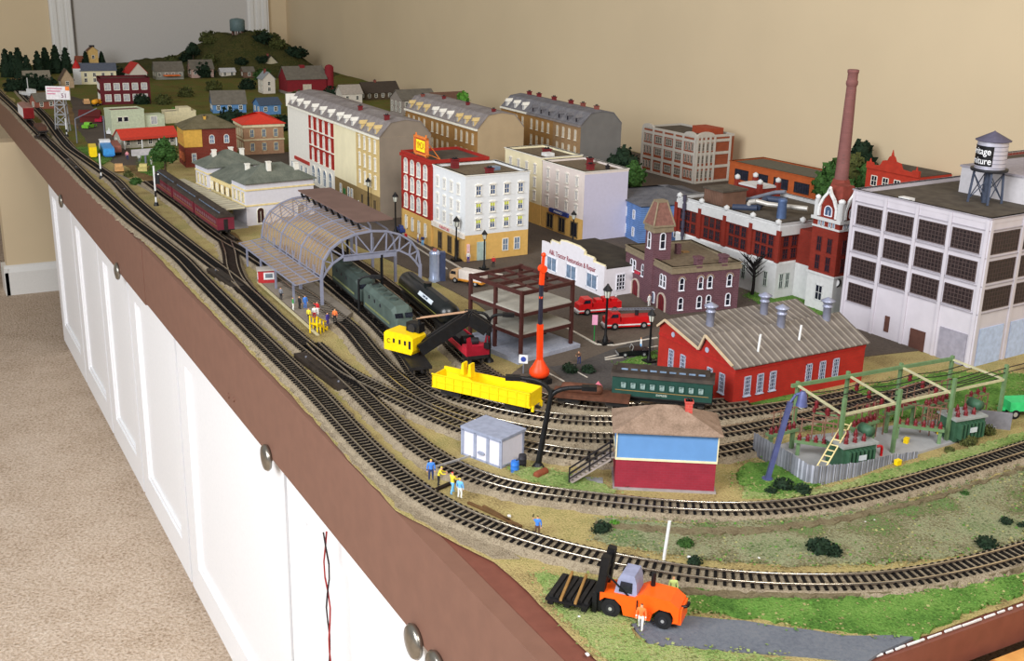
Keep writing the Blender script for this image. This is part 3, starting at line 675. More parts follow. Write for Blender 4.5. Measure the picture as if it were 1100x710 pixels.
for u in (.027,.117):
    b = MB(); w = .011
    o = [(-w,0),(w,0)]+[(w*cos(pi*k/10),.017+w*sin(pi*k/10)) for k in range(11)]
    b.add([(-.0006,u-p[0],p[1]) for p in o],[tuple(range(len(o)))],ad)
    for k in range(4): b.box(-.001,-.0006,u-w+.0055*k+.0025,u-w+.0055*k+.0032,0,.024,IRON)
    b.build('engine_door', H.t)
    b = MB(); pts = [(-.001,u-(w+.0012)*cos(pi*k/10),.017+(w+.0012)*sin(pi*k/10)) for k in range(11)]; pts = [(-.001,u-w-.0012,0)]+pts+[(-.001,u+w+.0012,0)]
    for i in range(len(pts)-1): b.bar(pts[i],pts[i+1],.0024,mat('light arch stone',(188,172,160),.8))
    b.build('door_arch', H.t)
H.wins('W', [.055], [.006], window(.008,.018,ww,PALEGLASS,1,1,True,fw=.0018))
# tower
b = MB(); x0,x1,y0,y1 = -.004,.028,.058,.086; b.box(x0,x1,y0,y1,0,.128,pur); b.build('tower_wall', H.t)
b = MB(); b.box(x0-.002,x1+.002,y0-.002,y1+.002,.121,.130,stone); b.box(x0-.004,x1+.004,y0-.004,y1+.004,.130,.133,stone); b.build('tower_cornice', H.t)
def frustum(b, x0,x1,y0,y1,z0,z1,k,m,z_over=0):
    cx,cy=(x0+x1)/2,(y0+y1)/2; q=lambda x,y:(cx+(x-cx)*k,cy+(y-cy)*k,z1)
    v=[(x0,y0,z0),(x1,y0,z0),(x1,y1,z0),(x0,y1,z0),q(x0,y0),q(x1,y0),q(x1,y1),q(x0,y1)]
    b.add(v,[(0,1,5,4),(1,2,6,5),(2,3,7,6),(3,0,4,7),(4,5,6,7)],m); return v
b = MB(); rt = mat('brown tower shingles',(126,88,78),.8,var=.2,scale=250); v = frustum(b,x0-.003,x1+.003,y0-.003,y1+.003,.133,.168,.45,rt)
for i in range(4): b.bar(v[i],v[i+4],.0022,stone)
b.box(x0+.007,x1-.007,y0+.006,y1-.006,.168,.171,stone); b.build('tower_roof', H.t)
for z in (.094,): 
    put('window', window(.009,.026,ww,GLASS,1,2,True,fw=.0014,mun=.001,sill=ww), H.t, (x0,.072,z), FR['W']); put('window', window(.009,.026,ww,GLASS,1,2,True,fw=.0014,mun=.001,sill=ww), H.t, (.012,y0,z), 0)
for x,y in ((.048,.005),(.094,.005)):
    b = MB(); b.box(x-.005,x+.005,y-.006,y+.005,.05,.088,pur); b.box(x-.0065,x+.0065,y-.0075,y+.0065,.088,.092,pur); b.build('chimney', H.t)
H.bx('chimney', .055,.063,.085,.093,.074,.092, pur)
H.bx('roof_hatch', .07,.082,.09,.1,.074,.077, WOOD)
b = MB(); fl = mat('pink red flag',(220,70,90),.6); b.cyl((0,.1,.045),(-.014,.1,.052),.0006,WHITE,n=6); b.add([(-.002,.1,.046),(-.013,.1,.0515),(-.012,.104,.044),(-.002,.103,.040)],[(0,1,2,3)],fl); b.build('flag', H.t)

# ------------------------------------------------------------------ white stepped-front repair garage
A = Bld('repair_garage', 'white repair garage with stepped parapet front and dark roof', 'building', (.611,.968), radians(2), .11, .195, .048)
gw = mat('garage white', (224,220,226), .6, var=.04)
A.walls([(0,.048,gw)])
MB().box(.002,.11,.002,.193,.048,.050,mat('dark brown felt roof',(48,42,38),.9,c2=(60,54,46),scale=50)).build('roof', A.t)
D=.195; b = MB(); st=[(0,0),(D,0),(D,.056),(D-.03,.056),(D-.03,.062),(D-.06,.062),(D-.06,.068),(D/2+.02,.070),(D/2-.02,.070),(.06,.066),(.06,.060),(.032,.060),(.032,.054),(0,.054)]
b.ext(st,'x',-.0035,0,gw); b.build('stepped_front', A.t)
b=MB(); 
for i in range(3,13): b.bar((-.0018,st[i][0],st[i][1]),(-.0018,st[(i+1)%14][0],st[(i+1)%14][1]),.005,CREAM,.0015)
b.build('parapet_cap', A.t)
darkred = mat('dark red lettering', (140,22,44), .5)
text('A&L Tractor Restoration & Repair', .0125, darkred, A.t, (-.0038,.0975,.0415), (pi/2,0,-pi/2), sx=.82)
me = window(.032,.026,ww,PALEGLASS,2,1,fw=.0016)
A.wins('W', [.035,.098,.16], [.008], me, off=.0035)
A.wins('S', [.03,.082], [.010], window(.018,.028,ww,GLASS,3,4,fw=.0014,mun=.001))

# ------------------------------------------------------------------ red brewery with corner tower and tall smokestack
bred = brick('brewery brick', (142,46,34), (120,58,48), .003, .15); bst = mat('brewery stone', (196,196,196), .8, var=.06)
B = Bld('brewery', 'red brick brewery on a pale stone base with white capped pilasters', 'building', (.864,.842), radians(3), .20, .262, .122)
B.walls([(0,.060,bst),(.060,.064,WHITE),(.064,.122,bred)]).flat(TAR, bst, .008, .004, bst)
for u in [0,.0655,.131,.1965,.262]: B.bx('pilaster', -.004,0,u-.004,u+.004,.064,.118,bred)
for u in [.05,.098]: B.bx('pilaster', u-.004,u+.004,-.004,0,.064,.118,bred)
for u in [.005,.0655,.131,.1965,.257]: MB().ball((0,u,.131),.006,bst,1).build('parapet_knob', B.t)
for u in [.05,.098]: MB().ball((u,0,.131),.006,bst,1).build('parapet_knob', B.t)
b=MB(); b.box(-.003,0,-.003,.262,.109,.124,bst); b.box(0,.1,-.003,0,.109,.124,bst); b.build('frieze', B.t)
me = window(.012,.018,mat('dark red sash',(92,34,30),.6),GLASS,2,2,fw=.001,mun=.0007)
us = [.0655*i+k for i in range(4) for k in (.018,.034,.049)]
B.wins('W', us, [.068,.089], me); B.wins('S', [.015,.034,.065,.083], [.068,.089], me)
me2 = window(.009,.026,mat('sage sash',(176,184,176),.6),GLASS,2,2,fw=.001)
B.wins('W', lerp(.01,.25,9), [.018], me2); B.wins('S', [.012,.026,.052,.066], [.018], me2)
# roof plant on the brewery
b = MB(); b.box(.02,.075,.165,.215,.122,.150,strips('brown boards',(112,84,70),(90,66,56),.004,1)); b.box(.018,.077,.163,.217,.150,.153,TAR); b.build('penthouse', B.t)
bst2 = mat('blue steel pipe', (84,104,142), .45, .3)
MB().lathe([(.0085,.122),(.0075,.150),(.008,.152),(.008,.155),(.004,.157)], bst2, (.055,.055,0), 14).build('vent_stack', B.t)
MB().tube([(.03,.15,.126),(.06,.12,.128),(.09,.13,.14),(.11,.1,.14)], .006, mat('dark blue duct',(52,62,84),.5), 10).build('duct', B.t)
MB().tube([(.05,.13,.122),(.05,.13,.137),(.055,.118,.141),(.065,.1,.138),(.1,.04,.138)], .0042, mat('pale duct',(190,186,180),.4,.3), 10).build('duct', B.t)
MB().tube([(.09,.19,.125),(.1,.12,.152),(.105,.1,.156)], .0035, GREYMETAL, 8).build('conveyor_pipe', B.t)
b = MB()
for u in (0,.06): 
    for v_ in (0,.045): b.box(.13+v_-.004,.13+v_+.004,.19+u-.004,.19+u+.004,.122,.152,bred); b.ball((.13+v_,.19+u,.156),.006,bst,1)
b.box(.132,.173,.192,.248,.122,.143,bred); b.box(.13,.175,.19,.25,.143,.146,bst); b.build('roof_turret', B.t)
b = MB()
for k in range(5): b.cyl((-.007,.235,.06+.016*k),(-.007,.235,.072+.016*k),.0034,mat('dark pipe',(62,58,74),.6),n=8)
b.cyl((-.007,.235,.05),(-.007,.235,.128),.0022,_M['dark pipe'],n=8); b.build('downpipe', B.t)
# tower block
W0 = Bld('brewery_tower', 'red brick corner tower of brewery with white gothic gables', 'building', (.888,.735), radians(3), .052, .056, .150)
W0.walls([(0,.060,bst),(.060,.150,bred)])
for k_,z_,y_ in ((.003,.148,.153),(.002,.060,.063),(.001,.136,.139)): W0.bx('stone_band', -k_,.052+k_,-k_,.056+k_,z_,y_,bst)
me3 = window(.010,.024,_M['dark red sash'],GLASS,2,2,fw=.001)
W0.wins('W', [.016,.038], [.068,.098], me3); W0.wins('S', [.015,.037], [.068,.098], me3)
W0.wins('W', [.012,.020,.034,.042], [.139], window(.0055,.010,bst,PALEGLASS,1,1,fw=.001)); W0.wins('S', [.01,.018,.033,.041], [.139], window(.0055,.010,bst,PALEGLASS,1,1,fw=.001))
W0.wins('W', [.028], [.018], window(.016,.026,bst,GLASS,2,2,fw=.0014))
TW = .052
W0.bx('link_wall', .024,.052,.056,.110,.06,.118, bred); W0.bx('link_base', .024,.052,.056,.110,0,.06, bst)
b = MB(); b.box(0,TW,0,TW,.153,.172,bred); b.build('lantern_wall', W0.t)
for f in ('W','S'):
    b = MB(); c = TW/2; P3 = lambda u,z,o: (-o,u,z) if f=='W' else (u,-o,z)
    g = [(c-.017,.172),(c+.017,.172),(c,.196)]
    b.add([P3(u,z,.001) for u,z in g],[(0,1,2)],bred); b.add([P3(u,z,-.002) for u,z in g],[(0,1,2)],bred)
    arch = [(c-.018,.155),(c-.018,.170),(c-.011,.184),(c-.003,.193),(c,.200),(c+.003,.193),(c+.011,.184),(c+.018,.170),(c+.018,.155)]
    for i in range(len(arch)-1): b.bar(P3(arch[i][0],arch[i][1],.0015),P3(arch[i+1][0],arch[i+1][1],.0015),.0042,WHITE)
    b.ball(P3(c,.2015,.001),.003,WHITE,1)
    for u in (.002,TW-.002): b.add(*[[P3(u+a,z,o) for a in(-.0035,.0035) for z in (.153,.180) for o in (-.003,.003)],[(0,1,3,2),(4,6,7,5),(0,4,5,1),(2,3,7,6),(0,2,6,4),(1,5,7,3)]],bst); b.ball(P3(u,.183,0),.005,WHITE,1)
    b.build('gothic_gable', W0.t)
    put('window', window(.015,.016,ww,mat('blue tower glass',(70,90,120),.2,spec=.6),2,1,True,fw=.0016), W0.t, P3(c,.157,0), FR[f])
b = MB(); frustum(b,.004,TW-.004,.004,TW-.004,.172,.204,.55,mat('maroon tower roof',(128,58,48),.8,var=.2,scale=120)); b.build('tower_roof', W0.t)
stk = brick('stack brick', (140,92,88), (126,88,84), .003, .12)
K = thing('smokestack', 'tall slender round brick smokestack rising behind the brewery tower', 'chimney', (.945,.80))
b = MB(); b.T = Matrix.Rotation(pi/8,4,'Z'); b.lathe([(.026,.0),(.026,.165),(.0135,.205)], mat('maroon stack base',(124,58,48),.85), n=8, smooth=False); b.build('base', K)
b = MB(); b.lathe([(.0112,.2),(.0098,.26),(.0086,.32),(.0078,.352)], stk, n=20); b.build('shaft', K)
b = MB(); b.lathe([(.0078,.352),(.0094,.356),(.0094,.360),(.0082,.362),(.0080,.372),(.0090,.374),(.0090,.378),(.007,.3785),(.006,.36)], stk, n=20); b.build('crown', K)

# ------------------------------------------------------------------ terraced row along the street
random.seed(31)
slate = scatter('grey slate roof', [(104,98,96),(132,124,122),(150,144,140)], 40, 400, bump=.3, dist=.0008)
creamw = mat('cream stucco', (236,226,190), .8, var=.05, scale=30); whitew = mat('white stucco', (230,226,216), .8, var=.04)
tanw = mat('tan stucco', (206,180,124), .8, var=.08, scale=60); olive = mat('olive brown storefront', (134,112,72), .8, var=.1)
redw = brick('red terrace brick', (178,44,36), (160,60,50), .003); greyend = mat('grey end wall', (134,122,108), .85, var=.07, scale=40)
winw = mat('ivory sash', (238,234,220), .5)
litgl = mat('curtained glass', (196,194,196), .4, c2=(150,152,160), scale=120)
def terrace(label, x, y, w, bands, style, roofm, dorm, h=.174, dx=.118, endm=None, group=None, rot=0, name='terrace_house', rise=.034, cat='building'):
    """one house of a mansard row: facade on the street side, dormers in the lower slope"""
    t = Bld(name, label, cat, (x,y), rot, dx, w, h, group)
    t.walls(bands)
    b = MB(); pr = [(0,h),(.026,h+rise*.86),(dx*.5,h+rise),(dx-.024,h+rise*.84),(dx,h)]
    if endm:
        b.ext(pr,'y',0,w,endm)
        b.add([(0,-.0004,0),(dx,-.0004,0),(dx,-.0004,h),(0,-.0004,h)],[(0,1,2,3)],endm); b.build('end_wall', t.t); b = MB()
    for i in range(4):
        a,c = pr[i],pr[i+1]; b.ext([(a[0],a[1]+.0002),(c[0],c[1]+.0002),(c[0],c[1]+.0018),(a[0],a[1]+.0018)],'y',(-.0015 if endm else 0.0004),w-.0004,roofm)
    b.build('roof', t.t)
    t.bx('cornice', -.004,.002,0,w,h-.004,h,winw if style!='grey' else slate)
    k = 3
    for u in lerp(.004,w-.004,k):
        b = MB(); z0 = h+.004
        b.box(.002,.018,u-.0045,u+.0045,z0,z0+.011,dorm); b.ext([(u-.006,z0+.011),(u+.006,z0+.011),(u,z0+.0185)],'x',-.0005,.02,dorm)
        b.add([(.0018,u+.0028,z0+.0015),(.0018,u-.0028,z0+.0015),(.0018,u-.0028,z0+.0105),(.0018,u+.0028,z0+.0105)],[(0,1,2,3)],litgl if style!='grey' else GLASS)
        b.build('dormer', t.t)
    return t
n4 = lambda w: lerp(.008, w-.008, 4)
tw = window(.009,.026,winw,litgl,2,2,fw=.0012,sill=winw,hood=winw)
ta = window(.012,.030,winw,litgl,2,2,True,fw=.0016,mun=.0008,sill=winw)
x0 = .497
t1 = terrace('tan terrace house with pale windows and grey gable end at street corner', x0, 1.668, .135, [(0,.048,olive),(.048,.174,tanw)], 'tan', slate, tanw, endm=greyend, group='street front terrace')
t1.wins('W', n4(.135), [.062,.1,.138], tw); t1.wins('W', lerp(.01,.12,3), [.012], window(.016,.026,olive,GLASS,2,1,fw=.0014)); t1.chim(.03,.03,.196,.02,.009,brick('dark red chimney',(130,40,44),(120,60,60)))
t2 = terrace('plain pale yellow terrace house over brown shopfront, second from the street corner', x0, 1.803, .14, [(0,.048,olive),(.048,.174,creamw)], 'cream', slate, whitew, group='street front terrace')
t2.wins('W', [.03,.05,.1], [.010], window(.012,.028,winw,PALEGLASS,1,2,fw=.0014)); t2.bx('door', -.001,0,.07,.085,0,.03,mat('green shop door',(60,120,70),.6)); t2.chim(.035,.06,.2,.016,.008,_M['dark red chimney'])
t3 = terrace('red terrace house with three rows of white arched windows', x0, 1.943, .175, [(0,.058,whitew),(.058,.174,redw)], 'red', slate, whitew, group='street front terrace')
t3.wins('W', n4(.175), [.062,.100,.136], ta); t3.wins('W', n4(.175), [.010], window(.022,.040,winw,PALEGLASS,2,2,True,fw=.002))
for z in (.058,.097,.134,.168): t3.bx('stone_course', -.0025,0,0,.175,z,z+.0022,winw)
t4 = terrace('blank cream terrace house with red sign band, farthest of the street row', x0, 2.118, .16, [(0,.174,whitew)], 'white', slate, whitew, group='street front terrace')
t4.bx('sign_band', -.003,0,.0,.11,.044,.052,mat('red sign band',(176,60,50),.6)); t4.wins('W', lerp(.01,.15,4), [.006], window(.02,.03,winw,PALEGLASS,2,2,fw=.0016))
t4.bx('end_parapet', -.003,.05,.157,.163,.174,.2,whitew)
# second row behind
brownw = brick('ochre brick', (176,130,72), (160,130,90), .004, .12); tan2 = mat('beige end wall', (172,152,122), .85, var=.06, scale=30)
gw_ = window(.009,.024,mat('buff sash',(214,200,170),.6),litgl,2,2,fw=.0012,sill=winw)
bx_,by_ = (0.7472,1.7098)
for i,(lab,w) in enumerate((('ochre brick terrace house with beige gable end behind the red corner house',.13),('ochre brick terrace house in the middle of second row',.13),('ochre brick terrace house farthest back in the second row',.14))):
    y = by_ + sum((.13,.13,.14)[:i])
    t = terrace(lab, bx_ - .0*i, y, w, [(0,.174,brownw)], 'tan', slate, whitew if i==1 else tanw, dx=.117, endm=tan2 if i==0 else None, group='second terrace row')
    t.wins('W', n4(w), [.062,.1,.138], gw_); t.chim(.05,.02,.203,.012,.007,_M['dark red chimney'])
    if i == 2: t.chim(.03,.10,.2,.012,.007)
# third row, grey mansard
cx_,cy_ = (1.0007,1.6858); dgrey = mat('slate grey end wall', (112,110,108), .85, var=.07, scale=40)
mans = scatter('blue grey mansard slate', [(88,86,90),(112,110,114),(134,130,130)], 40, 400, bump=.3, dist=.0008)
gw2 = mat('grey tan brick', (150,120,86), .85, var=.12)
for i,(lab,w,bm_) in enumerate((('grey mansard house with blank slate grey gable end',.125,gw2),('grey mansard house with red chimney in the middle of back row',.125,brownw),('grey mansard house with small white dormers farthest along back row',.14,brownw))):
    y = cy_ + (0,.125,.25)[i]
    t = terrace(lab, cx_, y, w, [(0,.174,bm_)], 'grey' if i<2 else 'tan', mans, mans if i<2 else whitew, dx=.112, endm=dgrey if i==0 else None, rise=.030, group='back terrace row')
    t.wins('W', n4(w), [.062,.1,.138], gw_)
    for u in ((.03,.09),(.02,.1),(.05,.1))[i]: t.chim(.06,u,.2,.014,.009,[_M['chimney brick'],_M['dark red chimney'],_M['dark red chimney']][i])

# ------------------------------------------------------------------ corner blocks: red house with roof sign, white flats
ochre = mat('ochre ground floor', (214,172,98), .8, var=.06)
RC = Bld('corner_house', 'red corner house with white arched windows and yellow sign on its roof', 'building', (.493,1.403), radians(1), .125, .135, .162)
RC.walls([(0,.052,ochre),(.052,.162,redw)]).flat(TAR, redw, .006, .004)
RC.wins('W', n4(.135), [.058,.093,.127], window(.015,.029,winw,litgl,2,2,True,fw=.0022,sill=winw)); RC.wins('W', n4(.135), [.014], window(.011,.028,winw,litgl,2,2,fw=.002))
RC.bx('cornice', -.004,0,0,.135,.158,.164, redw)
sg = thing('roof_sign', 'yellow sign board in orange frame standing on the red corner house', 'sign', (.497,1.425,.168), radians(1))
o_ = mat('orange frame',(230,130,60),.5)
MB().box(-.001,.001,.002,.058,.004,.036,mat('sign red brown',(170,62,36),.6)).build('sign_board', sg)
b = MB()
for y0,y1,z0,z1 in ((0,.06,.002,.006),(0,.06,.034,.038),(0,.004,.002,.038),(.056,.06,.002,.038)): b.box(-.002,.002,y0,y1,z0,z1,o_)
b.build('sign_frame', sg)
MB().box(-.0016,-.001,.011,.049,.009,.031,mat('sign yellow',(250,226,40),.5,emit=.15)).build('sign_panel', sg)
text('YMCA', .019, mat('sign letter',(196,120,30),.5), sg, (-.0018,.030,.020), (pi/2,0,-pi/2), sx=.62)
b = MB()
for y in (.008,.052): b.bar((.002,y,.03),(.03,y,-.005),.0016,o_); b.bar((0,y,-.006),(0,y,.043),.0022,o_); b.bar((.002,y,.008),(.028,y,-.004),.0014,o_)
b.build('sign_strut', sg)
wht = mat('white flats', (222,224,226), .75, var=.03); 
WC = Bld('white_flats', 'white four storey corner flats with yellow green blinds over ochre shops', 'building', (.501,1.271), radians(1.5), .134, .131, .155)
WC.walls([(0,.050,ochre),(.050,.155,wht)]).flat(groof, wht, .006, .004, whitew)
bl = mat('lime blind', (196,204,60), .6)
for z,blind in ((.060,bl),(.090,bl),(.122,None)): WC.wins('S', lerp(.012,.130,4), [z], window(.012,.019,whitew,mat('blue room glass',(70,100,150),.25,c2=(40,44,52),scale=200,spec=.6),2,2,fw=.0016,mun=.0008,sill=whitew,hood=whitew,blind=blind))
WC.wins('W', lerp(.012,.125,4), [.060,.090,.122], window(.011,.019,whitew,litgl,2,2,fw=.0016,sill=whitew,hood=whitew))
WC.bx('sign_band', -.004,0,.0,.131,.044,.053,mat('cream sign band',(236,226,214),.6)); text('FURNITURE', .008, mat('pink letters',(214,110,120),.5), WC.t, (-.0043,.075,.0487), (pi/2,0,-pi/2))
WC.wins('S', [.085,.110], [.014], window(.013,.024,whitew,PALEGLASS,2,2,fw=.0014)); WC.bx('door', .025,.043,-.0016,0,0,.036,mat('pale green door',(176,196,190),.5))
WC.wins('W', [.03,.06,.10], [.004], window(.018,.034,olive,GLASS,2,1,fw=.0016)); WC.bx('shop_sign', .004,.009,-.003,-.0,.006,.034,mat('pink white sign',(236,196,200),.5)) 
WC.chim(.03,.1,.156,.018,.012,_M['dark red chimney']); WC.chim(.06,.02,.156,.012,.012,_M['dark red chimney']); WC.bx('skylight', .085,.10,.05,.065,.156,.163,PALEGLASS)
pk = mat('pinkish white flats', (224,212,206), .75, var=.03); lil = mat('lilac white side wall', (196,192,212), .8, var=.03)
W2 = Bld('pale_flats', 'pale four storey flats with blank lilac white side wall and blue shop sign', 'building', (.786,1.322), radians(2), .105, .155, .135)
W2.walls([(0,.045,ochre),(.045,.135,pk)]).flat(groof, pk, .006, .004, whitew)
MB().add([(0.0,-.0005,0),(.105,-.0005,0),(.105,-.0005,.135),(0,-.0005,.135)],[(0,1,2,3)],lil).build('side_wall', W2.t)
W2.wins('W', lerp(.008,.15,4), [.052,.080,.108], window(.010,.019,whitew,litgl,2,2,fw=.0014,sill=whitew,hood=whitew))
W2.bx('sign_band', -.004,0,.05,.12,.040,.048,mat('navy sign',(44,62,130),.5)); text('PHARMACY', .006, wlet, W2.t, (-.0043,.085,.044), (pi/2,0,-pi/2))
W2.wins('W', [.03,.075,.12], [.004], window(.026,.032,olive,GLASS,2,1,fw=.002)); W2.chim(.04,.04,.136,.012,.012,_M['dark red chimney']); W2.chim(.08,.1,.136,.012,.01,_M['dark red chimney']); W2.chim(.075,.03,.136,.008,.006,IRON)
W3 = Bld('cream_flats', 'cream flats with brown roof joined to the far side of the pale flats', 'building', (.780,1.48), radians(2), .10, .15, .139)
W3.walls([(0,.045,ochre),(.045,.139,creamw)]).flat(groof, creamw, .006, .004, whitew); W3.wins('W', n4(.15), [.052,.080,.108], window(.010,.019,whitew,litgl,2,2,fw=.0014,sill=whitew,hood=whitew)); W3.chim(.05,.06,.14,.012,.014,_M['dark red chimney']); W3.bx('roof_hatch', .03,.05,.03,.05,.14,.147,WHITE)

# ------------------------------------------------------------------ blue house, tan mill, orange works, far red facade
bw = strips('slate blue siding', (96,128,180), (80,110,160), .004, 2); gr_ = scatter('grey shingles', [(78,78,84),(96,96,102),(112,112,116)], 60, 500, bump=.2, dist=.0006)
BH = Bld('blue_house', 'large slate blue boarded house with grey hipped roof behind the firehouse', 'building', (.882,1.262), radians(-8), .18, .17, .078)
BH.walls([(0,.076,bw)]).hip(gr_, .022, .004, 'x', .6); BH.wins('S', lerp(.01,.15,5), [.010,.045], window(.010,.019,ww,GLASS,2,2,fw=.0014)); BH.wins('W', lerp(.01,.16,4), [.010,.045], window(.010,.019,ww,GLASS,2,2,fw=.0014))
BH.bx('porch', .02,.05,-.012,0,0,.028,ww)
mg = mat('mill stone grey', (186,180,170), .8, var=.06); mb_ = brick('mill brick', (164,84,54), (140,90,70), .004); ml = mat('mill glass', (120,112,100), .3, c2=(74,70,66), scale=150)
MH = Bld('mill', 'grey framed brick mill with arched end bays standing against the tan wall', 'building', (1.387,1.752), radians(3), .125, .213, .116)
MH.walls([(0,.116,mb_)]).flat(TAR, mg, .006, .003)
b = MB()
for u in (.003,.05,.085,.13,.172,.217): b.box(-.003,0,u-.003,u+.003,0,.118,mg)
for z in (.0,.038,.072,.104): b.box(-.002,0,0,.22,z,z+.007,mg)
b.build('frame_grid', MH.t)
b = MB()
for u in (.003,.016,.03,.045,.06,.112): b.box(u-.0025,u+.0025,-.003,0,0,.118,mg)
for z in (.0,.038,.072,.104): b.box(0,.115,-.002,0,z,z+.007,mg)
b.build('frame_grid', MH.t)
MH.wins('W', [.068,.108,.15], [.014,.052,.083], window(.026,.018,mg,ml,3,2,fw=.001)); MH.wins('W', [.014,.026,.038,.183,.195,.207], [.014,.052,.083], window(.008,.019,mg,ml,1,2,fw=.001)); MH.wins('S', [.01,.023,.037,.052], [.014,.052,.083], window(.009,.019,mg,ml,1,2,fw=.001))
for u0,u1 in ((0,.05),(.172,.22)):
    b = MB(); c=(u0+u1)/2; r=(u1-u0)/2; b.ext([(c+r*cos(pi*k/10),.118+.5*r*sin(pi*k/10)) for k in range(11)],'x',-.002,.004,mg); b.build('arched_gable', MH.t)
b = MB(); b.ext([(.03+.03*cos(pi*k/10),.118+.013*sin(pi*k/10)) for k in range(11)],'y',-.002,.004,mg); b.build('arched_gable', MH.t)
MH.bx('penthouse', .06,.105,.02,.09,.112,.135,mat('rust brick penthouse',(158,70,44),.8))
org = brick('orange brick', (196,96,48), (180,100,60), .0035, .1); dsash = mat('navy glass', (44,46,60), .3, var=.3)
OW = Bld('orange_works', 'long low orange brick works with dark windows behind the brewery roof', 'building', (1.372,1.30), radians(5), .11, .27, .088)
OW.walls([(0,.088,org)]).flat(mat('green grey roof felt',(96,92,80),.9,var=.1), org, .004, .003, org); OW.wins('W', lerp(.01,.26,4), [.052,.014], window(.044,.024,IRON,dsash,6,3,fw=.0014))
rb = brick('bright red brick', (200,62,42), (180,70,56), .0035, .12)
q0 = (1.4319,1.1875)
VF = Bld('gabled_factory', 'bright red brick building with curly gable front beyond the white warehouse', 'building', (1.40,1.045), radians(3), .1, .135, .135)
VF.walls([(0,.135,rb)])
b = MB(); prof=[(0,.135),(.135,.135),(.135,.148),(.120,.148),(.118,.143),(.100,.145),(.094,.156),(.082,.158),(.078,.166),(.072,.170),(.066,.166),(.062,.158),(.050,.156),(.044,.145),(.018,.143),(.016,.148),(0,.148)]
b.ext(prof,'x',-.003,.003,rb); b.build('curly_gable', VF.t)
b = MB()
for u in (.008,.127,.072): b.cyl((0,u,.148 if u!=.072 else .17),(0,u,.156 if u!=.072 else .181),.003,rb,.0006,8)
b.build('finial', VF.t)
VF.bx('roof', .003,.1,.002,.133,.135,.137,TAR); VF.wins('W', lerp(.008,.127,4), [.1,.06], window(.016,.022,winw,GLASS,2,2,fw=.0014,mun=.0009))
RF = Bld('parapet_factory', 'dark red building with white coping rising behind the warehouse penthouse', 'building', (1.30,.66), radians(4), .2, .16, .214)
RF.walls([(0,.214,brick('dark red works brick',(150,58,50),(170,150,140),.004))]).flat(TAR, _M['dark red works brick'], .008, .004, WHITE)

# ------------------------------------------------------------------ station with hipped pavilions and platform awning
stw_ = mat('station lilac white', (206,204,212), .8, var=.04); sty = mat('station cream panel', (226,206,150), .8); grn = scatter('green grey slate', [(84,88,80),(104,108,98),(122,124,112)], 50, 450, bump=.2, dist=.0006)
ST = Bld('station', 'pale station building with two green grey hipped pavilions and low link', 'building', (.224,1.716), radians(6), .150, .29, .088)
b = MB(); b.box(0,.15,0,.075,0,.088,stw_); b.box(.0,.12,.215,.29,0,.088,stw_); b.box(.006,.13,.075,.215,0,.072,sty); b.build('wall', ST.t)
ST.hip(grn,.032,.006,'x',.7,0,.15,0,.075,.088); ST.hip(grn,.030,.006,'x',.7,0,.12,.215,.29,.088); ST.gable(grn,sty,.024,.003,'y','roof',.006,.13,.075,.215,.072)
for z in (.04,.072): ST.bx('string_course', -.0015,.1515,-.0015,.0765,z,z+.003,sty); ST.bx('string_course', -.0015,.1215,.2135,.2915,z,z+.003,sty)
ST.wins('W', [.015,.037,.060,.23,.252,.275], [.046], window(.012,.022,sty,PALEGLASS,2,2,fw=.002)); ST.wins('W', [.10,.13,.16,.19], [.045], window(.014,.018,winw,sty,2,2,fw=.0016)); ST.wins('S', [.03,.12], [.004], window(.016,.032,winw,mat('brown arch door',(60,36,34),.5),2,1,True,fw=.0016))
for x,y,z in ((.03,.06,.098),(.06,.02,.106),(.12,.02,.1),(.03,.25,.1),(.09,.24,.1),(.08,.28,.098)):
    b = MB(); b.box(x-.004,x+.004,y-.004,y+.004,z,z+.018,whitew); b.box(x-.005,x+.005,y-.005,y+.005,z+.018,z+.020,whitew); b.build('chimney', ST.t)
PA = thing('platform_awning', 'flat cream awning on posts along the station platform', 'canopy', (.178,1.70), radians(6))
b = MB(); aw_ = strips('cream awning boards',(196,188,164),(160,150,128),.02,1); b.box(0,.04,0,.36,.040,.0425,aw_); b.build('awning_roof', PA)
for i in range(9): MB().box(.002,.0045,.004+.042*i,.0065+.042*i,.0,.040,CREAM).build('post', PA)
MB().box(0,.044,-.004,.364,.0,.004,CONC).build('platform', PA)

# ------------------------------------------------------------------ two brick houses beyond the station
db = brick('dark house brick', (132,52,40), (120,80,66), .0035); yp = mat('yellow panel', (206,160,70), .7)
olr = scatter('olive brown shingle', [(84,78,58),(104,96,74),(122,112,90)], 50, 400, bump=.2, dist=.0006)
h1 = Bld('brick_house', 'dark red brick house with yellow corner and olive hipped roof', 'house', (0.2729,2.4461), radians(-3), .134, .095, .100)
h1.walls([(0,.05,db),(.05,.1,db)]).hip(olr,.030,.006,'x',.55); h1.bx('corner_panel', -.001,.002,.0,.095,.052,.098,yp); h1.bx('corner_panel', 0,.045,-.001,.001,.052,.098,yp)
h1.wins('S', [.022,.07,.108], [.012], window(.012,.024,winw,PALEGLASS,2,2,fw=.0016)); h1.wins('S', [.07,.108], [.06], window(.012,.022,winw,PALEGLASS,2,2,True,fw=.0016)); h1.wins('W', [.02,.047,.074], [.012,.06], window(.012,.024,mat('orange sash',(196,104,60),.6),PALEGLASS,2,2,fw=.0016)); h1.chim(.06,.03,.115,.012,.006,yp)
pkb = mat('pinkish brick', (180,142,112), .8, var=.08); rr = mat('bright red roof', (214,60,42), .7, var=.08)
h2 = Bld('red_roofed_house', 'tan two storey house with bright red hipped roof', 'house', (0.4664,2.5815), radians(-2), .112, .105, .086)
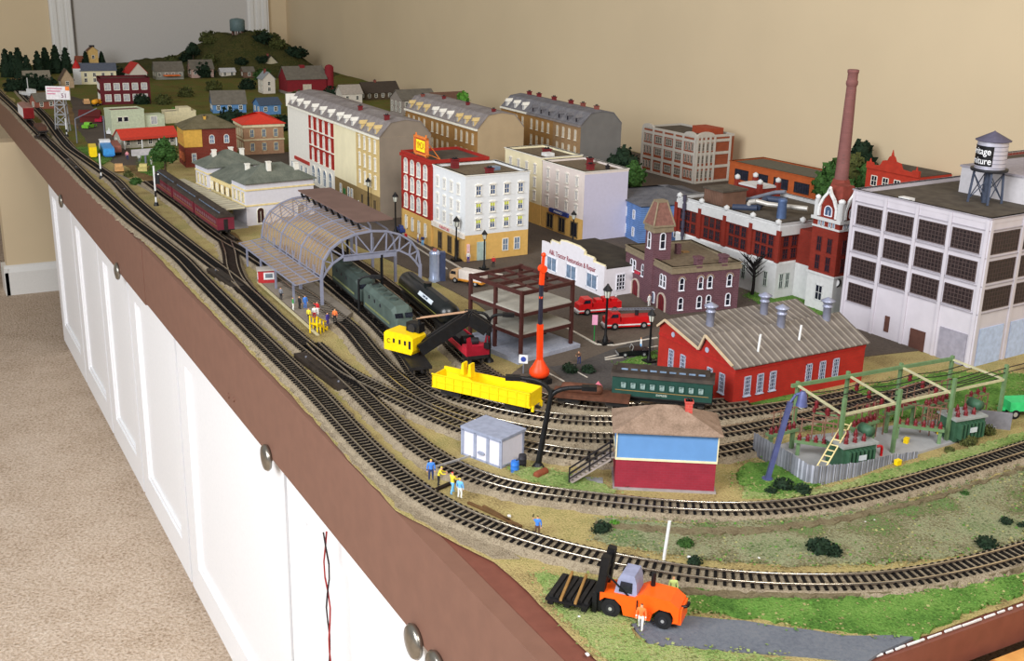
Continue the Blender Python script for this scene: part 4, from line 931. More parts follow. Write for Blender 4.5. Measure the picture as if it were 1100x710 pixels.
h2.walls([(0,.086,pkb)]).hip(rr,.026,.006,'x',.62); h2.bx('cornice', -.003,.115,-.003,.108,.076,.086,CREAM); h2.bx('string_course', -.002,.114,-.002,.107,.040,.044,CREAM)
h2.wins('S', lerp(.006,.106,3), [.010,.048], window(.013,.024,CREAM,PALEGLASS,2,2,fw=.0018)); h2.wins('W', lerp(.006,.1,4), [.010,.048], window(.011,.024,CREAM,PALEGLASS,2,2,fw=.0018))

# ------------------------------------------------------------------ trains
random.seed(41)
def on_track(key, px, back=0.):
    """nearest place on a traced track and the heading there"""
    p = TR[key]; q = Vector(px); i = min(range(len(p)), key=lambda k: (p[k]-q).length); a = p[max(0,i-5)]; b = p[min(len(p)-1,i+5)]; d = b-a
    return (p[i].x,p[i].y,RAIL), atan2(d.y,d.x)
STEEL = mat('wheel steel', (92,86,80), .4, .6); UNDER = mat('underframe black', (30,28,28), .6, var=.3)
def truck(root, x, z=0, wb=.018, name='wheel_truck'):
    b = MB()
    for s in (-1,1):
        for e in (-1,1): b.cyl((x+e*wb/2,s*.0074,.0055),(x+e*wb/2,s*.0098,.0055),.0055,STEEL,n=14)
        b.box(x-wb*.72,x+wb*.72,s*.0105-.001,s*.0105+.001,.004,.0085,UNDER); b.box(x-.004,x+.004,s*.0105-.0014,s*.0105+.0014,.003,.0095,UNDER)
    for e in (-1,1): b.cyl((x+e*wb/2,-.0098,.0055),(x+e*wb/2,.0098,.0055),.001,STEEL,n=6)
    b.box(x-.003,x+.003,-.0105,.0105,.006,.009,UNDER); b.build(name, root)
def coupler(root, x, s): MB().box(min(x,x+s*.006),max(x,x+s*.006),-.0015,.0015,.0075,.0105,UNDER).build('coupler', root)
def coach(loc, rot, L, body, roofm, label, group=None, clere=True, letter=None, lm=None, light=None):
    t = thing('passenger_coach', label, 'railway coach', loc, rot, group); w = .0165; h0,h1 = .010,.036
    b = MB(); b.box(-L/2,L/2,-w,w,h0,h1,body); b.box(-L/2-.001,L/2+.001,-w-.0006,w+.0006,h0,h0+.0016,UNDER); b.build('body', t)
    b = MB(); pr = [(-w-.0015,h1),(w+.0015,h1),(w-.001,h1+.004),(w*.55,h1+.0055),(-w*.55,h1+.0055),(-w+.001,h1+.004)]
    b.ext(pr,'x',-L/2-.002,L/2+.002,roofm)
    if clere: b.ext([(-w*.5,h1+.0055),(w*.5,h1+.0055),(w*.48,h1+.0095),(0,h1+.011),(-w*.48,h1+.0095)],'x',-L/2+.004,L/2-.004,roofm)
    b.build('roof', t)
    n = max(3,int(L/.0135)); gl = light or mat('coach window',(150,150,150),.3,c2=(86,80,80),scale=200)
    for s in (-1,1):
        me = window(.0075,.009,body,gl,1,1,fw=.0008,dp=.0008)
        for u in lerp(-L/2+.008,L/2-.008,n): put('window', me, t, (u,s*w,.021), 0 if s<0 else pi)
        if clere:
            b = MB()
            for u in lerp(-L/2+.008,L/2-.008,n): b.box(u-.004,u+.004,min(s*w*.5,s*w*.535),max(s*w*.5,s*w*.535),h1+.0065,h1+.0085,_M['pale glazing'])
            b.build('clerestory_lights', t)
        MB().box(-L/2+.004,L/2-.004,min(s*w,s*(w+.0006)),max(s*w,s*(w+.0006)),.0185,.0192,mat('coach stripe',(150,120,70),.5)).build('side_stripe', t)
    for s in (-1,1):
        b = MB(); b.box(s*L/2-.0006,s*L/2+.0006,-.004,.004,h0+.002,h1-.004,UNDER); b.build('end_door', t); truck(t, s*(L/2-.022)); coupler(t, s*L/2, s)
    MB().box(-L*.22,L*.22,-.012,.012,.0045,h0,UNDER).build('underframe', t)
    if letter: text(letter, .0036, lm, t, (0,-w-.0004,.0155), (pi/2,0,0))
    return t
maroon = mat('maroon coach paint', (112,38,52), .45, var=.12, scale=80); dkroof = mat('dark coach roof', (46,38,34), .7, c2=(64,54,46), scale=80)
nose = Vector((0.1478,1.6065)); tail = Vector((0.1355,2.1338)); dr = (tail-nose).normalized(); LL = (tail-nose).length/3
nr_ = Vector((dr.y,-dr.x))
for i,lab in enumerate(('maroon coach at the near end of station train, end door showing','maroon coach in the middle of the station train','maroon coach at the far end of station train by the white signal')):
    c = nose + dr*LL*(i+.5) + nr_*.006
    coach((c.x,c.y,RAIL), atan2(dr.y,dr.x), LL-.012, maroon, dkroof, lab, 'maroon coaches at the station')
# short straight track below that train
track('station', [tuple(nose+nr_*.006-dr*.02), tuple(nose+nr_*.006+dr*.2), tuple(tail+nr_*.006+dr*.12)], 'straight station track under the maroon coaches', tie_b, it=2)
gcoach = mat('dark green coach paint', (38,70,62), .4, var=.12)
g0 = Vector((0.3525,0.5566)); g1 = Vector((0.4501,0.4758)); d = (g1-g0).normalized(); c = (g0+g1)/2
coach((c.x,c.y,RAIL), atan2(d.y,d.x), .122, gcoach, dkroof, 'dark green clerestory coach standing between the relay tower and the red shed', letter='EXPRESS', lm=mat('coach letters',(196,206,196),.5), light=mat('pale coach glass',(170,190,186),.3,c2=(60,86,82),scale=220))

def hull(b, L, w, z0, z1, m, ch=.003):
    b.ext([(-w,z0),(w,z0),(w,z1-ch),(w-ch,z1),(-w+ch,z1),(-w,z1-ch)],'x',-L/2,L/2,m)
loco_g = mat('dusty green loco', (78,92,86), .6, var=.2, scale=60); loco_d = mat('dark loco green', (56,68,64), .6, var=.2, scale=60)
def diesel(loc, rot, label, bm):
    L = .155; t = thing('diesel_locomotive', label, 'locomotive', loc, rot, 'green diesel pair under the canopy'); b = MB(); w = .016
    hull(b, L-.03, w, .012, .046, bm, .006); b.build('body', t)
    b = MB(); x = L/2-.015
    v = [(x,-w,.012),(x,w,.012),(x,w,.040),(x,w-.006,.046),(x,-w+.006,.046),(x,-w,.040)]; k = [(x+.016,-w*.75,.012),(x+.016,w*.75,.012),(x+.014,w*.7,.028),(x+.004,w*.6,.042),(x+.004,-w*.6,.042),(x+.014,-w*.7,.028)]
    b.add(v+k, [(0,1,7,6),(1,2,8,7),(2,3,9,8),(3,4,10,9),(4,5,11,10),(5,0,6,11),(6,7,8,9,10,11)], bm); b.build('cab', t)
    b = MB()
    for s in (-1,1): b.add([(x+.0085,s*.0075-.006,.037),(x+.0085,s*.0075+.006,.037),(x+.0125,s*.0075+.006,.031),(x+.0125,s*.0075-.006,.031)],[(0,1,2,3) ,(3,2,1,0)],GLASS)
    b.build('windscreen', t)
    for s in (-1,1): 
        for u in (-.035,-.01,.015): MB().cyl((u,s*w,.034),(u,s*(w+.0005),.034),.003,GLASS,n=10).build('porthole', t)
        MB().box(-.055,.055,min(s*w,s*(w+.0005)),max(s*w,s*(w+.0005)),.017,.020,mat('loco stripe',(120,126,84),.5)).build('side_stripe', t)
    b = MB()
    for u in (-.045,-.02,.005,.03): b.cyl((u,0,.046),(u,0,.0478),.0065,loco_d,n=14)
    b.box(-.055,-.05,-.005,.005,.046,.0485,UNDER); b.build('roof_fans', t)
    MB().box(-L/2+.014,L/2-.006,-.0155,.0155,.0085,.0122,UNDER).build('underframe', t)
    truck(t,-.048,0,.022); truck(t,.048,0,.022); coupler(t,-L/2+.012,-1); return t
a = Vector((0.211,0.8462)); c_ = Vector((0.2305,1.1889)); dd = (a-c_).normalized()
an = atan2(dd.y,dd.x)
p1,_ = on_track('fifth', (0.2098,0.9313)); p2,_ = on_track('fifth', (0.2194,1.1505))
def hd(key, px): return on_track(key, px)[1]
q = Vector((0.217,0.9379)); qb = q - dd*.165
diesel((q.x-dd.x*.02,q.y-dd.y*.02,RAIL), an, 'dusty green diesel locomotive with cab toward the yellow crane', loco_g)
diesel((qb.x-dd.x*.02,qb.y-dd.y*.02,RAIL), an, 'dark green diesel unit coupled behind, deeper under the canopy', loco_d)
# black tank car
tk0 = Vector((0.2804,0.87)); tk1 = Vector((0.313,1.2241)); d = (tk0-tk1).normalized(); c = tk0-d*.1; L = .20
tblk = mat('gloss black tank', (20,24,24), .3, var=.3, spec=.5)
t = thing('tank_car', 'long black tank car with white name board beside the silver posts', 'railway wagon', (c.x,c.y,RAIL), atan2(d.y,d.x))
b = MB(); b.T = Matrix.Translation((0,0,.030)) @ Matrix.Rotation(pi/2,4,'Y'); b.lathe([(.002,-L/2-.004),(.010,-L/2-.002),(.0165,-L/2+.006),(.0165,L/2-.006),(.010,L/2+.002),(.002,L/2+.004)],tblk,n=24); b.build('tank', t)
MB().box(-.1,.1,-.012,.012,.010,.0145,UNDER).build('underframe', t)
b = MB(); b.cyl((0,0,.046),(0,0,.052),.006,tblk,n=12); b.cyl((0,0,.052),(0,0,.053),.0068,tblk,n=12); b.build('dome', t)
MB().box(-.085,.085,-.0035,.0035,.0462,.0476,mat('walkway',(52,50,48),.7)).build('walkway', t)
for x in (-.075,.075): truck(t,x)
b = MB(); s_=Vector((0,-.0140,.0385)); b.T = Matrix.Translation(s_) @ Matrix.Rotation(radians(-33),4,'X'); b.box(.0,.06,-.0008,.0004,-.003,.003,mat('name board',(206,214,222),.5)); o = b.build('name_board', t)
text('TANK LINE', .0045, mat('board lettering',(70,80,96),.5), t, (.03,-.0149,.0390), (radians(57),0,0))
MB().tube([(-.095,-.0166,.028),(.095,-.0166,.028)], .0007, mat('olive rail',(110,110,50),.5), 6).build('handrail', t)

# yellow crane: cab on a flat wagon, black lattice boom
t = thing('railway_crane', 'yellow cabbed railway crane with long black boom reaching over the red wagon', 'crane', (0,0,0))
c0,_h = on_track('fifth', (0.1866,0.7755)); h_ = hd('fifth', (0.1889,0.7869)); t.location = (c0[0],c0[1],RAIL); t.rotation_euler = (0,0,h_)
yel = mat('crane yellow', (246,206,16), .35, var=.06)
MB().box(-.055,.055,-.014,.014,.0105,.0145,UNDER).build('wagon_bed', t); truck(t,-.035); truck(t,.035); coupler(t,.055,1)
b = MB(); b.cyl((0,0,.0145),(0,0,.018),.012,UNDER,n=16); b.build('turntable', t)
b = MB(); b.ext([(-.036,.018),(.010,.018),(.013,.024),(.013,.041),(.008,.045),(-.032,.045),(-.036,.041)],'y',-.015,.013,yel); b.build('cab', t)
b = MB()
for u,w_ in ((-.019,.003),(-.009,.003),(.0,.003)): b.box(u-w_/2,u+w_/2,-.0156,-.015,.030,.036,GLASS)
b.box(.006,.0095,-.0156,-.015,.026,.037,GLASS); b.build('cab_windows', t)
text('C', .009, BLACK, t, (-.028,-.0152,.031), (pi/2,0,0), 'emblem')
b = MB(); b.box(-.01,.012,.0,.012,.045,.057,BLACK); b.cyl((.0,-.002,.05),(.0,.014,.05),.006,IRON,n=14); b.bar((.012,.006,.046),(.006,.006,.066),.003,BLACK); b.build('winch', t)
B0 = Vector((.014,.0,.024)); B1 = Vector((.060,.046,.066)); B2 = Vector((.080,.060,.050))
b = MB()
for o in (-.006,.006):
    n_ = Vector((-.6,.8,0))*o
    b.bar(B0+n_,B1+n_,.006,BLACK,.016); b.bar(B1+n_,B2+n_,.006,BLACK,.017)
for k in range(7): 
    p_ = B0.lerp(B1,k/6); b.bar(p_+Vector((-.6,.8,0))*-.006,p_+Vector((-.6,.8,0))*.006,.002,BLACK)
b.build('boom', t)
b = MB(); b.cyl(B2+Vector((0,0,-.004)),B2+Vector((0,0,.006)),.007,IRON,n=14); b.cyl(B2,B2+Vector((.004,-.004,-.02)),.0015,IRON,n=6); b.cbox(B2+Vector((.004,-.004,-.022)),(.008,.006,.008),BLACK); b.build('hook_block', t)
b = MB(); rope = mat('tan boom bars',(176,140,112),.6)
for o in (-.004,0,.004): b.tube([Vector((.006,.006+o,.064)),B1+Vector((-.005,o,.006))],.0009,rope,6)
b.build('boom_rope', t)
for o in t.children:
    if o.name.split('.')[0] in ('turntable','cab','cab_windows','winch','boom','hook_block','boom_rope'): o.rotation_euler.z = radians(-62)-h_
    if o.name.startswith('emblem'): o.location = Matrix.Rotation(radians(-62)-h_,4,'Z') @ o.location; o.rotation_euler = (pi/2,0,radians(-62)-h_)
# red ended wagon under the boom tip
p,hh = on_track('sixth', (0.2575,0.7807))
t = thing('boom_wagon', 'black flat wagon with raised red end boards under the crane boom', 'railway wagon', p, hh)
redp = mat('dark pink red board', (186,36,56), .5)
MB().box(-.058,.052,-.0145,.0145,.0105,.0145,UNDER).build('wagon_bed', t); truck(t,-.035); truck(t,.032)
b = MB(); b.add([(.05,-.0155,.0145),(.05,.0155,.0145),(.05,.0165,.040),(.05,.011,.042),(.05,.008,.028),(.05,-.008,.028),(.05,-.011,.042),(.05,-.0165,.040)],[(0,1,2,3,4,5,6,7),(7,6,5,4,3,2,1,0)],redp)
b.box(.030,.049,-.0155,.0155,.0145,.026,redp)
for s in (-1,1): b.box(-.05,.05,s*.0155-.0006,s*.0155+.0006,.0145,.022,redp)
b.build('end_board', t)
b = MB(); b.cyl((.01,-.008,.024),(.01,.008,.024),.007,BLACK,n=14); b.box(-.045,.0,-.009,.009,.0145,.024,IRON); b.cyl((.034,-.006,.03),(.034,.006,.03),.005,IRON,n=12); b.build('machinery', t)
# yellow gondola
g0 = Vector((0.1675,0.6722)); g1 = Vector((0.2453,0.5524)); p,_ = on_track('fifth', (0.2034,0.6059)); d = (g1-g0).normalized()
t = thing('gondola_wagon', 'bright yellow gondola wagon with open top and notched end', 'railway wagon', p, atan2(d.y,d.x)); L = .138; w = .0155
b = MB(); b.box(-L/2,L/2,-w,w,.011,.0135,YELLOW)
pf = [(-L/2,.0135),(L/2,.0135),(L/2,.030),(-L/2+.058,.030),(-L/2+.052,.033),(-L/2+.040,.033),(-L/2+.038,.035),(-L/2+.022,.035),(-L/2+.022,.028),(-L/2,.027)]
b.ext(pf,'y',-w,-w+.0016,YELLOW); b.ext([(-L/2,.0135),(L/2,.0135),(L/2,.030),(-L/2,.030)],'y',w-.0016,w,YELLOW)
for x0,x1 in ((-L/2,-L/2+.0016),(L/2-.0016,L/2)): b.box(x0,x1,-w,w,.0135,.030 if x0>0 else .027,YELLOW)
b.build('body', t)
b = MB()
for u in lerp(-L/2,L/2,11): b.box(u-.0008,u+.0008,-w-.0009,-w,.0125,.029,YELLOW)
b.box(-L/2,L/2,-w-.001,-w,.0285,.0300,YELLOW); b.box(-L/2+.004,L/2-.004,-w-.0008,-w,.020,.0207,YELLOW); b.build('side_ribs', t)
b = MB(); 
for u in (-.032,-.022): b.ext([(u-.0025,.030),(u+.0025,.030),(u+.0015,.046),(u-.001,.046)],'y',-.004,.006,YELLOW)
b.build('load_bracket', t)
b = MB()
for s in (-1,1): b.box(L/2,L/2+.003,s*.011-.0015,s*.011+.0015,.006,.013,YELLOW)
b.build('step', t); truck(t,-.045); truck(t,.045); coupler(t,L/2,1)
# rusty flat wagon
p,hh = on_track('sixth', (0.3139,0.5435))
t = thing('flat_wagon', 'low rusty brown flat wagon with small red tractor load', 'railway wagon', p, hh); rust = mat('rusty brown', (92,56,40), .7, var=.25)
b = MB(); b.box(-.05,.045,-.014,.014,.0105,.014,rust); b.box(-.05,.045,-.0146,-.0138,.009,.0145,rust); b.build('deck', t); b = MB(); b.T = Matrix.Translation((-.015,0,.0185)) @ Matrix.Rotation(pi/2,4,'Y'); b.lathe([(.002,-.026),(.006,-.024),(.007,-.015),(.007,.015),(.006,.024),(.002,.026)],rust,n=14); b.build('log_load', t); truck(t,-.03); truck(t,.03)
# red boxcar far away
p,hh = on_track('front', (-0.0026,3.4737))
t = thing('boxcar', 'red boxcar with bright white end on the far front track', 'railway wagon', p, hh+pi); L=.15
redc = mat('boxcar red', (168,40,44), .5); b = MB(); b.box(-L/2,L/2,-.016,.016,.011,.044,redc); b.build('body', t)
b = MB(); b.ext([(-.0168,.044),(.0168,.044),(0,.048)],'x',-L/2-.001,L/2+.001,mat('boxcar roof',(150,110,100),.6)); b.build('roof', t)
MB().box(L/2,L/2+.001,-.0155,.0155,.012,.043,redc).build('end_wall', t)
for s in (-1,1): MB().box(-L*.48,L*.48,min(s*.016,s*.0165),max(s*.016,s*.0165),.013,.043,WHITE).build('side_panel', t); MB().box(-L/2-.001,-L/2,-.0155,.0155,.012,.043,redc).build('end_wall', t)
MB().box(-.012,.012,-.0168,-.016,.013,.042,mat('boxcar door',(140,30,36),.5)).build('sliding_door', t); truck(t,-.052); truck(t,.052)
p,hh = on_track('front', (0.0061,3.1362))
t = thing('low_wagon', 'low dark wagon loaded with brown crates behind the red boxcar', 'railway wagon', p, hh); MB().box(-.06,.06,-.0145,.0145,.0105,.0145,UNDER).build('wagon_bed', t)
for u in (-.04,-.012,.018,.044): MB().box(u-.012,u+.012,-.012,.012,.0145,.0145+rnd(.008,.014),mat('crate brown',(86,56,44),.8,var=.2)).build('crate', t)
truck(t,-.04); truck(t,.04)

# ------------------------------------------------------------------ arched train shed
stl = mat('train shed steel', (132,134,152), .5, var=.08); glz = bpy.data.materials.new('dirty roof glazing'); glz.use_nodes = True
_b = glz.node_tree.nodes['Principled BSDF']; _b.inputs['Base Color'].default_value = rgb((176,148,118)); _b.inputs['Roughness'].default_value = .35; _b.inputs['Alpha'].default_value = .55
_n = glz.node_tree.nodes.new('ShaderNodeTexNoise'); _n.inputs['Scale'].default_value = 60; _r = glz.node_tree.nodes.new('ShaderNodeMapRange'); _r.inputs[3].default_value = .3; _r.inputs[4].default_value = .75
glz.node_tree.links.new(_n.outputs['Fac'], _r.inputs[0]); glz.node_tree.links.new(_r.outputs[0], _b.inputs['Alpha'])
nl = Vector((.166,1.098)); nrt = Vector((.334,1.116)); fl_ = Vector((.160,1.415))
ax = (nrt-nl).normalized(); SPAN = (nrt-nl).length; ang = atan2(ax.y,ax.x); LEN = .305
t = thing('train_shed', 'grey steel arched train shed with dusty glass roof over the station tracks', 'canopy', (nl.x,nl.y,0), radians(.5))
# local x spans the tracks, local y runs away; eave at z=.074, crown at .132
EA,CR = .052,.118
def arc(k, n=10, sx=SPAN): 
    a = pi*k/n; return (sx/2 - sx/2*cos(a), EA + (CR-EA)*sin(a)**.8 if 0<k<n else EA)
A = [arc(k) for k in range(11)]
for y in (0,LEN/3,LEN*2/3,LEN):
    b = MB()
    for k in range(10): b.bar((A[k][0],y,A[k][1]),(A[k+1][0],y,A[k+1][1]),.0045,stl,.003)
    if y in (0,LEN):
        I = [(SPAN*.0,EA-.004)]+[(SPAN/2-(SPAN/2-.004)*cos(pi*k/10),EA-.006+(CR-EA-.030)*min(1,sin(pi*k/10)*1.25)) for k in range(1,10)]+[(SPAN,EA-.004)]
        for k in range(10): b.bar((I[k][0],y,I[k][1]),(I[k+1][0],y,I[k+1][1]),.003,stl)
        for k in range(1,10):
            b.bar((A[k][0],y,A[k][1]),(I[k][0],y,I[k][1]),.002,stl)
            if k<9: b.bar((A[k][0],y,A[k][1]),(I[k+1][0],y,I[k+1][1]),.0018,stl) if k<5 else b.bar((I[k][0],y,I[k][1]),(A[k+1][0],y,A[k+1][1]),.0018,stl)
        b.bar((SPAN*.22,y,EA+.026),(SPAN*.75,y,EA+.026),.003,stl,.009)
    b.build('arch_truss', t)
for y in (0,LEN/3,LEN*2/3,LEN):
    for x in (0,SPAN): MB().bar((x,y,0),(x,y,EA+.004),.0042,stl).build('post', t)
b = MB()
for k in range(5): b.add([(A[k][0],0,A[k][1]),(A[k+1][0],0,A[k+1][1]),(A[k+1][0],LEN,A[k+1][1]),(A[k][0],LEN,A[k][1])],[(0,1,2,3)],glz)
b.build('glass_roof', t)
b = MB()
for k in range(0,6): b.bar((A[k][0],0,A[k][1]+.001),(A[k][0],LEN,A[k][1]+.001),.0013,stl)
for i in range(22):
    y = LEN*i/21
    for k in range(5): b.bar((A[k][0],y,A[k][1]+.001),(A[k+1][0],y,A[k+1][1]+.001),.0009,stl)
b.build('glazing_bars', t)
b = MB(); dkr = mat('brown roof sheet',(112,88,80),.8,var=.1,scale=30)
b.box(A[5][0]-.012,A[5][0]+.050,.03,LEN+.01,A[5][1]+.008,A[5][1]+.0105,dkr)
b.build('sheet_roof', t)
b = MB(); 
for k in range(int(LEN/.03)): 
    y=.02+.03*k; b.bar((A[5][0]-.010,y,A[5][1]-.002),(A[5][0]-.010,y+.012,A[5][1]+.006),.003,BLACK)
b.build('ridge_bracket', t)
# side lean-to awning along the platform
b = MB(); b.add([(0,0,EA-.004),(-.042,0,EA-.009),(-.042,LEN,EA-.009),(0,LEN,EA-.004)],[(0,1,2,3)],glz); b.build('side_awning_glass', t)
b = MB()
for x,z in ((0,EA-.0035),(-.021,EA-.006),(-.042,EA-.0085)): b.bar((x,0,z),(x,LEN,z),.0018,stl)
for i in range(18): b.bar((0,LEN*i/17,EA-.0035),(-.042,LEN*i/17,EA-.0085),.001,stl)
b.build('side_awning_bars', t)
for y in (.03,.12,.20,.28): MB().bar((-.036,y,.006),(-.036,y,EA-.009),.003,stl).build('awning_post', t)
for i in range(10): MB().bar((0,LEN*i/9,EA-.006),(0,LEN*i/9,EA+.012),.002,stl).build('side_strut', t)
for x,y in ((SPAN*.60,0),(SPAN*.6,.15)): MB().bar((x,y,0),(x,y,EA+.026),.0036,BLACK).build('dark_post', t)
# island platform
t = thing('island_platform', 'low concrete island platform with pale edging beside the train shed', 'platform', (0,0,0))
pl = [(0.1139,0.9764),(0.1446,1.0018),(0.1658,1.0073),(0.1938,1.0416),(0.1988,1.3953),(0.152,1.3657),(0.1187,1.2929)]
MB().prism(pl, .0, .007, mat('platform grey',(132,122,110),.9,var=.1)).build('platform_slab', t)
e0 = [(0.107,0.956),(0.1118,1.2683)]; b = MB(); a_=Vector(e0[0]); c_=Vector(e0[1]); nn=Vector((-(c_-a_).y,(c_-a_).x)).normalized()*.004
b.prism([tuple(a_),tuple(c_),tuple(c_-nn),tuple(a_-nn)],.006,.0078,mat('platform edge',(186,176,140),.8)).build('platform_edge', t)
# kiosk
k0 = (0.1258,1.2621); t = thing('kiosk', 'small red and white kiosk with grey roof on the platform', 'kiosk', (k0[0],k0[1],.007), radians(-14))
b = MB(); b.box(-.013,.017,-.006,.012,0,.021,mat('kiosk red',(172,44,48),.5)); b.build('wall', t); MB().box(-.015,.019,-.008,.014,.021,.0235,mat('kiosk roof',(176,168,160),.7)).build('roof', t)
MB().box(-.004,.013,-.0068,-.006,.006,.018,WHITE).build('notice_board', t); MB().box(-.0015,.0105,-.0072,-.0068,.009,.016,mat('notice grey',(110,120,130),.5)).build('notice', t); MB().box(-.0138,-.013,-.003,.008,.006,.018,WHITE).build('notice_board', t)
# yellow step frames at the platform end
for nm,lab in (('safety_gate','yellow step barrier at the near end of the platform'),):
    g = (0.1247,0.9909); t = thing(nm, lab, 'barrier', (g[0],g[1],0), radians(40)); b = MB()
    for y in (-.006,.006):
        b.bar((-.018,y,.018),(.010,y,.0),.002,YELLOW); b.bar((-.018,y,.028),(.010,y,.012),.0016,YELLOW)
        for x,z in ((-.018,.018),(-.009,.0118),(.0,.0055),(.010,0)): b.bar((x,y,max(0,z-.016)),(x,y,z+.011),.0016,YELLOW)
    b.build('rail_frame', t); b = MB()
    for i in range(4): b.box(-.016+.007*i,-.010+.007*i,-.006,.006,.015-.0042*i,.0162-.0042*i,YELLOW)
    b.build('step', t)

# ------------------------------------------------------------------ building site: bare steel frame on a concrete pad
random.seed(51)
girder = mat('rust red girder', (70,36,32), .6, var=.2); slabm = mat('pale slab', (160,156,146), .85, var=.06); pad = scatter('blue grey pad', [(128,132,146),(148,152,166),(164,168,180)], 40, 300, bump=.2, dist=.0005)
t = thing('steel_frame', 'dark red steel building frame with two concrete floors under construction', 'building frame', (0.3301,0.7497), radians(12)); W_,D_ = .095,.112
MB().box(-.012,W_+.010,-.010,D_+.01,0,.007,pad).build('foundation', t)
for x in (0,W_):
    for y in (0,D_/2,D_): MB().box(x-.0022,x+.0022,y-.0022,y+.0022,.007,.101,girder).build('column', t)
for z,fl in ((.036,1),(.067,1),(.098,0)):
    b = MB()
    for x in (0,W_): b.box(x-.002,x+.002,-.002,D_+.002,z-.003,z+.002,girder)
    for y in (0,D_/2,D_): b.box(-.002,W_+.002,y-.002,y+.002,z-.003,z+.002,girder)
    if not fl:
        for y in (D_*.25,D_*.75): b.box(0,W_,y-.0012,y+.0012,z-.002,z+.001,girder)
        for x in (W_*.33,W_*.66): b.box(x-.0012,x+.0012,0,D_,z-.002,z+.001,girder)
    b.build('girder_ring', t)
    if fl: MB().box(-.001,W_+.001,-.001,D_+.001,z+.002,z+.004,slabm).build('floor_slab', t)
# upright orange crane boom beside it
orr = mat('signal orange', (240,70,24), .4, var=.05); g = (0.3095,0.6619)
t = thing('boom_crane', 'upright orange telescopic crane with black inner boom in front of the steel frame', 'crane', (g[0],g[1],.0))
b = MB(); b.box(-.014,.014,-.01,.01,0,.008,UNDER)
for x in (-.009,.009):
    for s_ in (-1,1): b.cyl((x,s_*.008,.004),(x,s_*.012,.004),.004,BLACK,n=12)
b.build('carrier', t)
b = MB(); b.lathe([(.004,.008),(.010,.010),(.0135,.014),(.0135,.019),(.009,.026),(.0045,.034)],orr,n=18); b.build('turret', t)
b = MB(); b.bar((.0,0,.03),(-.001,0,.082),.006,orr,.0065); b.build('outer_boom', t)
b = MB(); b.bar((-.001,0,.082),(-.001,0,.135),.0042,mat('dark boom',(44,44,58),.5)); b.build('inner_boom', t)
b = MB(); b.bar((-.001,0,.135),(.0,0,.152),.005,orr); b.cyl((0,-.004,.156),(0,.004,.156),.005,orr,n=12); b.ball((-.001,0,.118),.003,orr,1); b.bar((0,0,.156),(.001,0,.172),.003,orr); b.ball((.001,0,.174),.0035,orr,1); b.build('boom_head', t)
sgn = (0.308,0.7019); t2 = thing('blue_sign', 'small white square sign with blue mark beside the orange crane', 'sign', (sgn[0],sgn[1],0), radians(-38))
MB().bar((0,0,0),(0,0,.026),.0014,GREYMETAL).build('post', t2); MB().box(-.006,.006,-.0016,-.0008,.016,.028,WHITE).build('board', t2); MB().cyl((0,-.0022,.022),(0,-.0016,.022),.0036,mat('sign blue',(50,70,150),.5),n=14).build('emblem', t2)

# ------------------------------------------------------------------ lamps
glassl = mat('lantern glass', (206,208,196), .2, var=.1, spec=.5)
def lamp_mesh(H):
    t = thing('street_lamp','x','street lamp')
    b = MB(); b.box(-.008,.008,-.008,.008,0,.003,BLACK); b.lathe([(.004,.003),(.0032,.008),(.0018,.012),(.0015,H-.018),(.003,H-.016)],BLACK,n=10); b.build('post', t)
    MB().lathe([(.003,H-.016),(.0048,H-.006),(.0046,H-.005)],glassl,n=8,smooth=False).build('lantern', t)
    b = MB(); b.lathe([(.0066,H-.006),(.0062,H-.0045),(.002,H+.001),(.0012,H+.003)],BLACK,n=8,smooth=False)
    for k in range(4): a_=pi/4+k*pi/2; b.bar((.003*cos(a_),.003*sin(a_),H-.016),(.0049*cos(a_),.0049*sin(a_),H-.005),.0008,BLACK)
    b.build('lantern_cap', t); return t
L0 = lamp_mesh(.080); first = True
for (x,y),lab,sc in (((0.4885,1.7131),'black street lamp in front of the tan terrace house',.98),((0.4729,1.5281),'black street lamp at the gap left of the red corner house',1.02),((0.4897,1.2835),'black street lamp at the corner of the white flats',1.0),((0.5094,1.2093),'black street lamp in front of the ochre shop end of the white flats',.86),
        ((0.7453,1.2913),'black street lamp before the pale flats with blue shop sign',.86),((0.4778,0.7621),'large black street lamp on the kerb by the red fire engines',1.08),((0.4889,0.6675),'black street lamp on the grass plot by the red shed',.92)):
    if first: L0.location = (x,y,.002); L0['label'] = lab; L0.scale = (sc,)*3; L0['group'] = 'old style street lamps'; first = False
    else: dup(L0,(x,y,.002),0,lab,sc)
# street clock
t = thing('street_clock', 'black street clock on a post in front of the warehouse corner', 'clock', (0.8966,0.7405)); b = MB(); b.lathe([(.005,0),(.004,.004),(.0022,.008),(.0018,.046)],BLACK,n=10); b.build('post', t)
b = MB(); b.T = Matrix.Translation((0,0,.053)) @ Matrix.Rotation(radians(-40),4,'Z') @ Matrix.Rotation(pi/2,4,'X'); b.lathe([(.008,-.004),(.009,-.003),(.009,.003),(.008,.004)],BLACK,n=20); b.lathe([(.0068,.004),(.0066,.0046)],WHITE,n=20); b.build('clock_face', t)
MB().lathe([(.004,.0615),(.002,.065),(.0005,.068)],BLACK,n=10).build('finial', t)
